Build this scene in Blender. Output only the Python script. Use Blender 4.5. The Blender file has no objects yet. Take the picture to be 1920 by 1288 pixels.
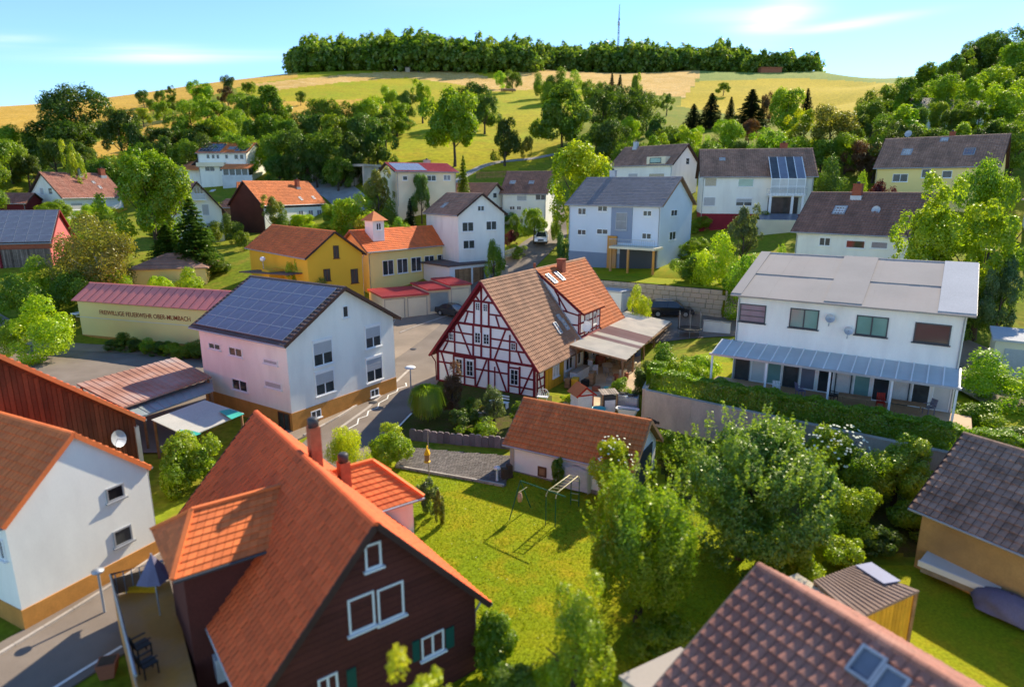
import bpy, math, random
import numpy as np
from mathutils import Vector, Matrix

# ------------------------------------------------------------------ camera, sky, sun, exposure
scn = bpy.context.scene
COL = scn.collection
CAM_H = 16.0
TH = math.atan(294 / 1200.0)
cam_d = bpy.data.cameras.new("camera")
cam = bpy.data.objects.new("camera", cam_d)
COL.objects.link(cam)
cam.location = (0, 0, CAM_H)
cam.rotation_euler = (math.pi / 2 - TH, 0, 0)
cam_d.sensor_width = 36.0
cam_d.lens = 22.5
cam_d.clip_start = 0.5
cam_d.clip_end = 6000
cam_d.dof.use_dof = True
cam_d.dof.focus_distance = 56.0
cam_d.dof.aperture_fstop = 0.175
scn.camera = cam

SUN_AZ, SUN_EL = math.radians(36.5), math.radians(34)
world = bpy.data.worlds.new("World")
scn.world = world
world.use_nodes = True
wn, wl = world.node_tree.nodes, world.node_tree.links
wn.clear()
w_out = wn.new("ShaderNodeOutputWorld")
w_bg = wn.new("ShaderNodeBackground")
w_sky = wn.new("ShaderNodeTexSky")
w_sky.sky_type = 'NISHITA'
w_sky.sun_disc = False
w_sky.sun_elevation = SUN_EL
w_sky.sun_rotation = SUN_AZ
w_sky.altitude = 200
w_sky.air_density = 0.8
w_sky.dust_density = 0.0
w_sky.ozone_density = 3.0
w_bg.inputs[1].default_value = 0.130
# thin cirrus streaks high in the sky
tc = wn.new("ShaderNodeTexCoord")
sep = wn.new("ShaderNodeSeparateXYZ")
wl.new(tc.outputs['Generated'], sep.inputs[0])
def wmath(op, a, b=None, clamp=False):
    n = wn.new("ShaderNodeMath"); n.operation = op; n.use_clamp = clamp
    for i, v in enumerate((a, b)):
        if v is None: continue
        if hasattr(v, 'is_linked') or hasattr(v, 'links'): wl.new(v, n.inputs[i])
        else: n.inputs[i].default_value = v
    return n.outputs[0]
zc = wmath('MAXIMUM', sep.outputs[2], 0.03)
cx = wmath('DIVIDE', sep.outputs[0], zc)
cy = wmath('DIVIDE', sep.outputs[1], zc)
comb = wn.new("ShaderNodeCombineXYZ")
wl.new(cx, comb.inputs[0]); wl.new(cy, comb.inputs[1])
mp = wn.new("ShaderNodeMapping")
mp.inputs['Rotation'].default_value = (0, 0, math.radians(52))
mp.inputs['Scale'].default_value = (0.16, 0.85, 1)
mp.inputs['Location'].default_value = (1.7, 0.35, 0)
wl.new(comb.outputs[0], mp.inputs[0])
cn = wn.new("ShaderNodeTexNoise")
cn.inputs['Scale'].default_value = 2.2
cn.inputs['Detail'].default_value = 7
cn.inputs['Roughness'].default_value = 0.52
cn.inputs['Distortion'].default_value = 0.35
wl.new(mp.outputs[0], cn.inputs['Vector'])
def dirpx(px, py):
    u = (px - 960) / 1200.0; v = (644 - py) / 1200.0; c_, s_ = math.cos(TH), math.sin(TH)
    x, y, z = u, c_ + v * s_, -s_ + v * c_; L = math.sqrt(x * x + y * y + z * z); return math.atan2(x, y), math.asin(z / L)
w_az = wmath('ARCTAN2', sep.outputs[0], sep.outputs[1]); w_el = wmath('ARCSINE', sep.outputs[2])
nfac = wmath('MULTIPLY', wmath('SUBTRACT', cn.outputs['Fac'], 0.36), 3.4, True)
cloud = None
# streak: end spots, half width (radians), strength
STREAKS = [(1395, 62, 1530, -4, 0.022, 0.85), (1290, 30, 1480, 22, 0.012, 0.35), (1490, 62, 1700, 30, 0.0055, 0.75), (-60, 76, 90, 72, 0.006, 0.55), (100, 104, 540, 104, 0.0075, 0.40), (200, 92, 380, 100, 0.011, 0.42),
           (640, -60, 1000, -40, 0.03, 0.4), (-500, 40, -200, 60, 0.02, 0.5), (2050, 40, 2500, 0, 0.03, 0.5), (1500, -300, 2100, -420, 0.08, 0.5), (-300, -300, 500, -380, 0.09, 0.45)]
for x0, y0, x1, y1, hw_, st_ in STREAKS:
    (a0, e0), (a1, e1) = dirpx(x0, y0), dirpx(x1, y1); L_ = math.hypot(a1 - a0, e1 - e0); ca, sa = (a1 - a0) / L_, (e1 - e0) / L_; ma, me_ = (a0 + a1) / 2, (e0 + e1) / 2
    da, de = wmath('SUBTRACT', w_az, ma), wmath('SUBTRACT', w_el, me_)
    t_ = wmath('ADD', wmath('MULTIPLY', da, ca), wmath('MULTIPLY', de, sa)); n_ = wmath('SUBTRACT', wmath('MULTIPLY', de, ca), wmath('MULTIPLY', da, sa))
    q_ = wmath('ADD', wmath('POWER', wmath('ABSOLUTE', wmath('DIVIDE', t_, L_ * 0.55)), 2.0), wmath('POWER', wmath('ABSOLUTE', wmath('DIVIDE', n_, hw_)), 2.0))
    g_ = wmath('MULTIPLY', wmath('EXPONENT', wmath('MULTIPLY', q_, -1.0)), st_)
    cloud = g_ if cloud is None else wmath('ADD', cloud, g_)
cfac = wmath('MULTIPLY', cloud, wmath('ADD', wmath('MULTIPLY', nfac, 0.9), 0.18), True)
mixc = wn.new("ShaderNodeMixRGB")
wl.new(cfac, mixc.inputs[0])
hs = wn.new("ShaderNodeHueSaturation"); hs.inputs['Saturation'].default_value = 1.0
tint = wn.new("ShaderNodeMixRGB"); tint.blend_type = 'MULTIPLY'; tint.inputs[0].default_value = 1; tint.inputs[2].default_value = (0.78, 0.91, 1.0, 1)
wl.new(w_sky.outputs[0], hs.inputs['Color']); wl.new(hs.outputs[0], tint.inputs[1]); wl.new(tint.outputs[0], mixc.inputs[1])
mixc.inputs[2].default_value = (5.0, 5.2, 5.4, 1)
wl.new(mixc.outputs[0], w_bg.inputs[0])
wl.new(w_bg.outputs[0], w_out.inputs[0])

sun_d = bpy.data.lights.new("sun", 'SUN')
sun = bpy.data.objects.new("sun", sun_d)
COL.objects.link(sun)
sun_d.energy = 4.1
sun_d.angle = math.radians(0.6)
sun_d.color = (1.0, 0.88, 0.68)
sdir = Vector((math.sin(SUN_AZ) * math.cos(SUN_EL), math.cos(SUN_AZ) * math.cos(SUN_EL), math.sin(SUN_EL)))
sun.rotation_euler = (-sdir).to_track_quat('-Z', 'Y').to_euler()
sun.location = (60, 80, 90)

scn.view_settings.view_transform = 'Standard'
scn.view_settings.look = 'None'
scn.view_settings.gamma = 1.0
scn.view_settings.exposure = 1.05
scn.render.engine = 'CYCLES'
scn.cycles.max_bounces = 8
scn.cycles.diffuse_bounces = 5
scn.cycles.transparent_max_bounces = 6
scn.cycles.use_denoising = True

rnd = random.Random(7)
rng = np.random.default_rng(11)
HIGH = True

# ------------------------------------------------------------------ picture ray helpers (used to read distances off the photograph)
_c, _s = math.cos(TH), math.sin(TH)
def ray(px, py):
    u = (px - 960) / 1200.0; v = (644 - py) / 1200.0
    return np.array([u, _c + v * _s, -_s + v * _c])
def G(px, py, z=0.0):
    r = ray(px, py); t = (z - CAM_H) / r[2]
    return (r[0] * t, r[1] * t, z)
def AT(px, py, Y):
    r = ray(px, py); t = Y / r[1]
    return (r[0] * t, Y, CAM_H + r[2] * t)
PAN = {1: (0, 0), 2: (640, 0), 3: (1280, 0), 4: (0, 430), 5: (640, 430), 6: (1280, 430), 7: (0, 858), 8: (640, 858), 9: (1280, 858)}
def Q(pan, x, y):
    o = PAN[pan]
    return (o[0] + x / 2.995, o[1] + y / 2.995)

# ------------------------------------------------------------------ materials
MATS = {}
def nodes_of(m):
    m.use_nodes = True
    nt = m.node_tree; nt.nodes.clear()
    return nt.nodes, nt.links
def mat(name, col, rough=0.85, var=0.18, scale=0.8, fine=0.12, fscale=14, bump=0.0, bscale=30, attr=0.0, spec=0.3, metal=0.0,
        stain=None, stain_amt=0.0, stain_scale=0.35, stretch=(1, 1, 1), world=False, col2=None):
    """painted, plastered, tiled or metal surface: base colour broken by two sizes of noise, optional per-piece variation and stains"""
    m = bpy.data.materials.new(name); MATS[name] = m
    n, l = nodes_of(m)
    out = n.new("ShaderNodeOutputMaterial"); b = n.new("ShaderNodeBsdfPrincipled")
    b.inputs['Roughness'].default_value = rough
    b.inputs['Specular IOR Level'].default_value = spec
    b.inputs['Metallic'].default_value = metal
    l.new(b.outputs[0], out.inputs[0])
    if world:
        g = n.new("ShaderNodeNewGeometry"); co = g.outputs['Position']
    else:
        t = n.new("ShaderNodeTexCoord"); co = t.outputs['Object']
    mp = n.new("ShaderNodeMapping"); mp.inputs['Scale'].default_value = stretch
    l.new(co, mp.inputs[0]); co = mp.outputs[0]
    def noise(sc, det=4):
        q = n.new("ShaderNodeTexNoise"); q.inputs['Scale'].default_value = sc; q.inputs['Detail'].default_value = det
        l.new(co, q.inputs['Vector']); return q.outputs['Fac']
    def mth(op, a, b2):
        q = n.new("ShaderNodeMath"); q.operation = op
        for i, v in enumerate((a, b2)):
            if isinstance(v, (int, float)): q.inputs[i].default_value = v
            else: l.new(v, q.inputs[i])
        return q.outputs[0]
    f = mth('MULTIPLY_ADD', noise(scale), 2 * var * 2); f.node.inputs[2].default_value = 1 - 2 * var
    f2 = mth('MULTIPLY_ADD', noise(fscale), 2 * fine * 2); f2.node.inputs[2].default_value = 1 - 2 * fine
    tot = mth('MULTIPLY', f, f2)
    a = None
    if attr or col2:
        at = n.new("ShaderNodeAttribute"); at.attribute_name = 'var'; a = at.outputs['Fac']
    if attr:
        fa = mth('MULTIPLY_ADD', a, 2 * attr); fa.node.inputs[2].default_value = 1 - attr
        tot = mth('MULTIPLY', tot, fa)
    base = n.new("ShaderNodeMixRGB"); base.inputs[1].default_value = (*col, 1); base.inputs[2].default_value = (*(col2 or col), 1)
    if a is not None and col2: l.new(a, base.inputs[0])
    else: base.inputs[0].default_value = 0
    mul = n.new("ShaderNodeVectorMath"); mul.operation = 'SCALE'
    l.new(base.outputs[0], mul.inputs[0]); l.new(tot, mul.inputs['Scale'])
    c = mul.outputs[0]
    if stain:
        r = n.new("ShaderNodeValToRGB"); r.color_ramp.elements[0].position = 0.45; r.color_ramp.elements[1].position = 0.72
        r.color_ramp.elements[1].color = (stain_amt,) * 3 + (1,)
        l.new(noise(stain_scale, 6), r.inputs[0])
        mx = n.new("ShaderNodeMixRGB"); l.new(r.outputs[0], mx.inputs[0]); l.new(c, mx.inputs[1]); mx.inputs[2].default_value = (*stain, 1)
        c = mx.outputs[0]
    l.new(c, b.inputs['Base Color'])
    if bump:
        bp = n.new("ShaderNodeBump"); bp.inputs['Strength'].default_value = bump; bp.inputs['Distance'].default_value = 0.03
        l.new(noise(bscale, 3), bp.inputs['Height']); l.new(bp.outputs[0], b.inputs['Normal'])
    return m
def leaf_mat(name, trans=0.54, gloss=0.03):
    m = bpy.data.materials.new(name); MATS[name] = m
    n, l = nodes_of(m)
    out = n.new("ShaderNodeOutputMaterial")
    oi = n.new("ShaderNodeObjectInfo"); at = n.new("ShaderNodeAttribute"); at.attribute_name = 'var'
    hsv = n.new("ShaderNodeHueSaturation")
    mr = n.new("ShaderNodeMapRange"); mr.inputs[3].default_value = 0.53; mr.inputs[4].default_value = 0.465
    l.new(at.outputs['Fac'], mr.inputs[0]); l.new(mr.outputs[0], hsv.inputs['Hue'])
    mv = n.new("ShaderNodeMapRange"); mv.inputs[3].default_value = 0.72; mv.inputs[4].default_value = 1.34
    l.new(at.outputs['Fac'], mv.inputs[0]); l.new(mv.outputs[0], hsv.inputs['Value'])
    l.new(oi.outputs['Color'], hsv.inputs['Color'])
    d = n.new("ShaderNodeBsdfDiffuse"); t = n.new("ShaderNodeBsdfTranslucent"); g = n.new("ShaderNodeBsdfGlossy")
    g.inputs['Roughness'].default_value = 0.38; g.inputs['Color'].default_value = (0.9, 0.95, 0.8, 1)
    tcol = n.new("ShaderNodeMixRGB"); tcol.blend_type = 'MULTIPLY'; tcol.inputs[0].default_value = 1
    tcol.inputs[2].default_value = (1.38, 1.45, 0.6, 1)
    l.new(hsv.outputs[0], d.inputs[0]); l.new(hsv.outputs[0], tcol.inputs[1]); l.new(tcol.outputs[0], t.inputs[0])
    m1 = n.new("ShaderNodeMixShader"); m1.inputs[0].default_value = trans
    l.new(d.outputs[0], m1.inputs[1]); l.new(t.outputs[0], m1.inputs[2])
    m2 = n.new("ShaderNodeMixShader"); m2.inputs[0].default_value = gloss
    l.new(m1.outputs[0], m2.inputs[1]); l.new(g.outputs[0], m2.inputs[2]); l.new(m2.outputs[0], out.inputs[0])
    return m
LEAF = leaf_mat('leaf')
LEAFG = leaf_mat('leaf_glossy', 0.44, 0.045)

mat('white_wall', (0.87, 0.85, 0.76), 0.9, 0.05, 0.5, 0.03, 25, 0.15, 60, stain=(0.55, 0.51, 0.46), stain_amt=0.30, stain_scale=0.9, stretch=(1, 1, 0.3))
mat('timber_infill', (0.90, 0.88, 0.82), 0.9, 0.05, 0.9, 0.03, 18, 0.25, 12)
mat('cream_wall', (0.80, 0.70, 0.50), 0.9, 0.05, 0.5, 0.03, 25, 0.1, 60, stain=(0.4, 0.34, 0.25), stain_amt=0.2)
mat('yellow_wall', (0.94, 0.72, 0.27), 0.9, 0.04, 0.3, 0.03, 20, 0.1, 60, stain=(0.86, 0.64, 0.26), stain_amt=0.3)
mat('ochre_wall', (0.78, 0.44, 0.035), 0.9, 0.06, 0.4, 0.04, 20, 0.1, 60)
mat('blue_wall', (0.66, 0.70, 0.75), 0.9, 0.05, 0.5, 0.03, 25)
mat('blue_grey_wall', (0.26, 0.30, 0.38), 0.9, 0.05, 0.5, 0.03, 25)
mat('orange_plinth', (0.55, 0.25, 0.055), 0.9, 0.12, 2, 0.1, 12, 0.2, 40)
mat('stone_plinth', (0.28, 0.23, 0.19), 0.9, 0.25, 2.2, 0.15, 9, 0.8, 9, stain=(0.12, 0.10, 0.08), stain_amt=0.5, stain_scale=2)
mat('red_plinth', (0.28, 0.02, 0.03), 0.8)
mat('shingle_cladding', (0.100, 0.027, 0.020), 0.85, 0.15, 1.0, 0.15, 12, attr=0.15)
mat('dark_boards', (0.11, 0.035, 0.016), 0.85, 0.25, 0.7, 0.2, 10, attr=0.3)
mat('barn_brown', (0.085, 0.035, 0.022), 0.85, 0.2, 0.7, 0.15, 8, attr=0.2)
mat('weathered_boards', (0.17, 0.13, 0.11), 0.9, 0.35, 0.9, 0.25, 9, attr=0.45)
mat('pink_sheet', (0.55, 0.14, 0.14), 0.7, 0.12, 0.6, 0.05, 12)
mat('dark_red_wall', (0.15, 0.012, 0.014), 0.8)
mat('timber_red', (0.18, 0.010, 0.018), 0.75, 0.25, 2.5, 0.15, 20, 0.3, 30)
mat('yellow_wood', (0.72, 0.36, 0.025), 0.75, 0.15, 2, 0.1, 14, attr=0.15)
mat('wood', (0.30, 0.17, 0.085), 0.8, 0.25, 2.5, 0.15, 14, attr=0.3)
mat('grey_wood', (0.33, 0.27, 0.21), 0.85, 0.25, 2.5, 0.15, 14, attr=0.3)
mat('verge_wood', (0.06, 0.030, 0.022), 0.8)
mat('soffit', (0.22, 0.13, 0.08), 0.8)
mat('tile_aged', (0.40, 0.215, 0.125), 0.85, 0.22, 0.35, 0.14, 9, attr=0.18, stain=(0.22, 0.12, 0.075), stain_amt=0.75, stain_scale=0.28, stretch=(2.6, 1, 1))
mat('tile_orange', (0.60, 0.165, 0.045), 0.8, 0.12, 0.4, 0.12, 9, attr=0.16, stain=(0.26, 0.10, 0.045), stain_amt=0.45, stain_scale=0.4, stretch=(2, 1, 1))
mat('tile_shed', (0.66, 0.20, 0.055), 0.8, 0.22, 0.6, 0.15, 8, attr=0.16, stain=(0.30, 0.10, 0.045), stain_amt=0.6, stain_scale=0.5, stretch=(2, 1, 1))
mat('tile_red', (0.78, 0.125, 0.030), 0.75, 0.12, 0.3, 0.10, 9, attr=0.18, stain=(0.50, 0.10, 0.035), stain_amt=0.5, stain_scale=0.45, stretch=(2, 1, 1))
mat('tile_bright', (0.80, 0.195, 0.050), 0.75, 0.10, 0.3, 0.10, 9, attr=0.18, stain=(0.52, 0.13, 0.05), stain_amt=0.45, stain_scale=0.45, stretch=(2, 1, 1))
mat('tile_farorange', (0.62, 0.19, 0.060), 0.8, 0.15, 0.25, 0.1, 6, attr=0.2)
mat('tile_brown', (0.29, 0.150, 0.105), 0.85, 0.15, 0.25, 0.12, 8, attr=0.25, stain=(0.15, 0.085, 0.06), stain_amt=0.6, stain_scale=0.3, stretch=(2.2, 1, 1))
mat('tile_brownlight', (0.40, 0.225, 0.15), 0.85, 0.15, 0.25, 0.12, 8, attr=0.25, stain=(0.16, 0.10, 0.07), stain_amt=0.6, stain_scale=0.35, stretch=(2.2, 1, 1))
mat('tile_redbrown', (0.35, 0.145, 0.100), 0.8, 0.15, 0.25, 0.12, 8, attr=0.3, stain=(0.36, 0.20, 0.15), stain_amt=0.5, stain_scale=0.5, stretch=(2.2, 1, 1))
mat('tile_mottled', (0.30, 0.175, 0.120), 0.85, 0.3, 1.2, 0.2, 6, attr=0.4, stain=(0.40, 0.26, 0.20), stain_amt=0.55, stain_scale=1.3)
mat('tile_grey', (0.23, 0.215, 0.225), 0.7, 0.1, 0.25, 0.08, 8, attr=0.15)
mat('tile_darkgrey', (0.12, 0.085, 0.075), 0.75, 0.1, 0.25, 0.08, 8, attr=0.15)
mat('sheet_red', (0.50, 0.060, 0.062), 0.5, 0.12, 0.3, 0.05, 8, spec=0.4, stain=(0.60, 0.15, 0.13), stain_amt=0.5)
mat('sheet_salmon', (0.82, 0.23, 0.18), 0.5, 0.10, 0.3, 0.04, 8, spec=0.4)
mat('sheet_beige', (0.38, 0.345, 0.315), 0.95, 0.08, 0.3, 0.03, 8, stain=(0.44, 0.37, 0.33), stain_amt=0.35, spec=0.03)
mat('shed_sheet', (0.30, 0.205, 0.155), 0.85, 0.2, 0.6, 0.1, 10, spec=0.1, stain=(0.42, 0.33, 0.28), stain_amt=0.4)
mat('old_ochre', (0.50, 0.31, 0.12), 0.9, 0.25, 0.6, 0.1, 10, 0.3, 20, stain=(0.25, 0.16, 0.08), stain_amt=0.6, stain_scale=0.5)
mat('fibre_cream', (0.90, 0.80, 0.62), 0.75, 0.10, 0.6, 0.06, 10, spec=0.1, stain=(0.5, 0.42, 0.32), stain_amt=0.3, stain_scale=0.8)
mat('fibre_brown', (0.26, 0.12, 0.10), 0.6, 0.15, 0.6, 0.06, 10, stain=(0.42, 0.30, 0.26), stain_amt=0.5)
mat('rust_sheet', (0.42, 0.21, 0.14), 0.8, 0.3, 0.35, 0.15, 6, stain=(0.40, 0.34, 0.31), stain_amt=0.85, stain_scale=0.35)
mat('grey_green_sheet', (0.28, 0.33, 0.33), 0.6)
mat('membrane_white', (0.48, 0.48, 0.49), 0.95, 0.05, 0.5, spec=0.05)
mat('frame_white', (0.82, 0.82, 0.80), 0.5, 0.02, 1, 0.02, 10, spec=0.5)
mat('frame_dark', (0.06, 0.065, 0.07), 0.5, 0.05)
mat('frame_brown', (0.12, 0.05, 0.025), 0.6)
mat('glass', (0.028, 0.034, 0.040), 0.08, 0.3, 0.7, 0.0, 5, spec=0.8)
mat('glass_dark', (0.014, 0.015, 0.018), 0.30, 0.3, 1.5, 0.0, 5, spec=0.25)
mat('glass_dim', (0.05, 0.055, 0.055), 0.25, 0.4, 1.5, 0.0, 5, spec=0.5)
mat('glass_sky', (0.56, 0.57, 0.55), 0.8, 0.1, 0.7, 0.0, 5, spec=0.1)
mat('glass_green', (0.16, 0.30, 0.27), 0.12, 0.2, 0.7, 0.0, 5, spec=0.8)
mat('curtain', (0.62, 0.60, 0.56), 0.8, 0.1, 2)
mat('shutter_grey', (0.46, 0.46, 0.46), 0.6, 0.05)
mat('shutter_tan', (0.50, 0.42, 0.30), 0.6, 0.05)
mat('shutter_green', (0.010, 0.085, 0.065), 0.6)
mat('panel_dark', (0.035, 0.038, 0.075), 0.16, 0.25, 1.5, 0.0, 6, spec=0.6)
mat('panel_blue', (0.125, 0.135, 0.20), 0.35, 0.2, 1.5, 0.0, 6, spec=0.6)
mat('panel_grey', (0.17, 0.18, 0.22), 0.2, 0.15, 1.5, 0.0, 6, spec=0.6)
mat('alu', (0.62, 0.64, 0.66), 0.35, 0.05, 1, 0.03, 8, metal=0.6)
mat('zinc', (0.40, 0.42, 0.45), 0.45, 0.15, 1, 0.05, 8, metal=0.4)
mat('dark_metal', (0.05, 0.05, 0.055), 0.5, 0.1)
mat('green_metal', (0.012, 0.11, 0.055), 0.45)
mat('yellow_metal', (0.62, 0.55, 0.30), 0.5)
mat('brick_chimney', (0.30, 0.085, 0.045), 0.9, 0.2, 3, 0.2, 14, 0.4, 20)
mat('chimney_orange', (0.34, 0.115, 0.055), 0.8, 0.15, 3, 0.15, 12)
mat('red_paint', (0.45, 0.03, 0.012), 0.7)
mat('concrete', (0.52, 0.44, 0.35), 0.9, 0.15, 0.8, 0.1, 12, 0.3, 30, stain=(0.24, 0.21, 0.18), stain_amt=0.6, stain_scale=0.7, stretch=(1, 1, 0.5))
mat('asphalt', (0.205, 0.165, 0.132), 0.92, 0.14, 0.25, 0.10, 22, 0.35, 80, stain=(0.27, 0.225, 0.185), stain_amt=0.5, stain_scale=0.5, world=True)
mat('yard_ground', (0.30, 0.235, 0.175), 0.95, 0.2, 0.4, 0.12, 10, 0.3, 40, world=True, stain=(0.20, 0.16, 0.12), stain_amt=0.6)
mat('patio_ground', (0.62, 0.46, 0.29), 0.95, 0.2, 0.6, 0.12, 10, 0.3, 40, world=True, stain=(0.36, 0.27, 0.18), stain_amt=0.5, stain_scale=0.9)
mat('gravel', (0.36, 0.33, 0.30), 0.95, 0.2, 0.5, 0.2, 22, 0.8, 30, world=True)
mat('kerb', (0.42, 0.37, 0.32), 0.9, 0.15, 1.5, 0.1, 12, attr=0.2)
mat('road_paint', (0.80, 0.78, 0.72), 0.7, 0.1, 2, 0.12, 18)
mat('paver', (0.150, 0.130, 0.115), 0.9, 0.2, 0.35, 0.15, 9, attr=0.30, stain=(0.15, 0.125, 0.10), stain_amt=0.6, stain_scale=0.4)
mat('paver_red', (0.20, 0.085, 0.060), 0.9, 0.2, 0.35, 0.15, 9, attr=0.30)
mat('palisade', (0.21, 0.165, 0.165), 0.9, 0.2, 1.5, 0.12, 12, 0.5, 16, attr=0.25)
mat('sandstone', (0.52, 0.41, 0.28), 0.9, 0.15, 0.8, 0.12, 10, 0.5, 14, attr=0.22, stain=(0.34, 0.26, 0.18), stain_amt=0.5, stain_scale=0.8)
mat('mortar', (0.20, 0.16, 0.12), 0.95)
mat('terrace_floor', (0.50, 0.33, 0.19), 0.8, 0.15, 0.6, 0.08, 6)
mat('ochre_floor', (0.62, 0.27, 0.05), 0.7, 0.12, 0.6, 0.06, 6, stain=(0.50, 0.30, 0.20), stain_amt=0.6, stain_scale=0.5)
mat('bark', (0.075, 0.055, 0.040), 0.95, 0.3, 3, 0.2, 20, 0.8, 22, stretch=(1, 1, 0.3))
mat('birch_bark', (0.55, 0.52, 0.47), 0.9, 0.3, 2, 0.3, 8)
mat('soil', (0.09, 0.060, 0.038), 0.95, 0.25, 1.2, 0.2, 12, 0.6, 18)
mat('car_black', (0.012, 0.012, 0.018), 0.16, 0.02, 1, 0, 5, spec=0.8)
mat('car_grey', (0.055, 0.056, 0.06), 0.22, 0.02, 1, 0, 5, spec=0.8, metal=0.3)
mat('car_white', (0.80, 0.80, 0.82), 0.2, 0.02, 1, 0, 5, spec=0.7)
mat('car_silver', (0.45, 0.50, 0.56), 0.22, 0.02, 1, 0, 5, spec=0.7, metal=0.4)
mat('tyre', (0.015, 0.015, 0.015), 0.8)
mat('rim', (0.50, 0.50, 0.52), 0.3, 0.05, 1, 0, 5, metal=0.7)
mat('lamp_red', (0.45, 0.012, 0.012), 0.3)
mat('lamp_clear', (0.75, 0.75, 0.78), 0.2)
mat('plastic_white', (0.76, 0.76, 0.76), 0.45)
mat('plastic_black', (0.018, 0.018, 0.020), 0.45)
mat('plastic_green', (0.018, 0.10, 0.030), 0.5)
mat('plastic_turq', (0.09, 0.52, 0.50), 0.4)
mat('plastic_tank', (0.50, 0.56, 0.62), 0.35)
mat('tarp_grey', (0.58, 0.57, 0.57), 0.7, 0.1, 3)
mat('tarp_green', (0.05, 0.42, 0.32), 0.6)
mat('tarp_cream', (0.70, 0.68, 0.60), 0.7, 0.08, 0.6)
mat('net_dark', (0.10, 0.09, 0.085), 0.8)
mat('yellow_paint', (0.80, 0.46, 0.02), 0.5)
mat('terracotta', (0.36, 0.12, 0.06), 0.8)
mat('pot_stone', (0.48, 0.42, 0.36), 0.9, 0.15, 3)
mat('blossom', (0.78, 0.78, 0.55), 0.8, 0.1, 3)
mat('letter_red', (0.30, 0.050, 0.012), 0.7)
mat('green_water', (0.16, 0.17, 0.03), 0.35)
mat('blue_tarp', (0.10, 0.13, 0.28), 0.6)
mat('parasol_blue', (0.16, 0.15, 0.24), 0.8)
mat('skin', (0.55, 0.33, 0.24), 0.6)

def make_translucent(name, amt):
    n, l = MATS[name].node_tree.nodes, MATS[name].node_tree.links
    b = next(q for q in n if q.type == 'BSDF_PRINCIPLED'); o = next(q for q in n if q.type == 'OUTPUT_MATERIAL')
    t = n.new("ShaderNodeBsdfTranslucent"); m = n.new("ShaderNodeMixShader"); m.inputs[0].default_value = amt
    l.new(b.inputs['Base Color'].links[0].from_socket, t.inputs[0]); l.new(b.outputs[0], m.inputs[1]); l.new(t.outputs[0], m.inputs[2]); l.new(m.outputs[0], o.inputs[0])
make_translucent('fibre_cream', 0.16); make_translucent('tarp_cream', 0.3)
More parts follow.
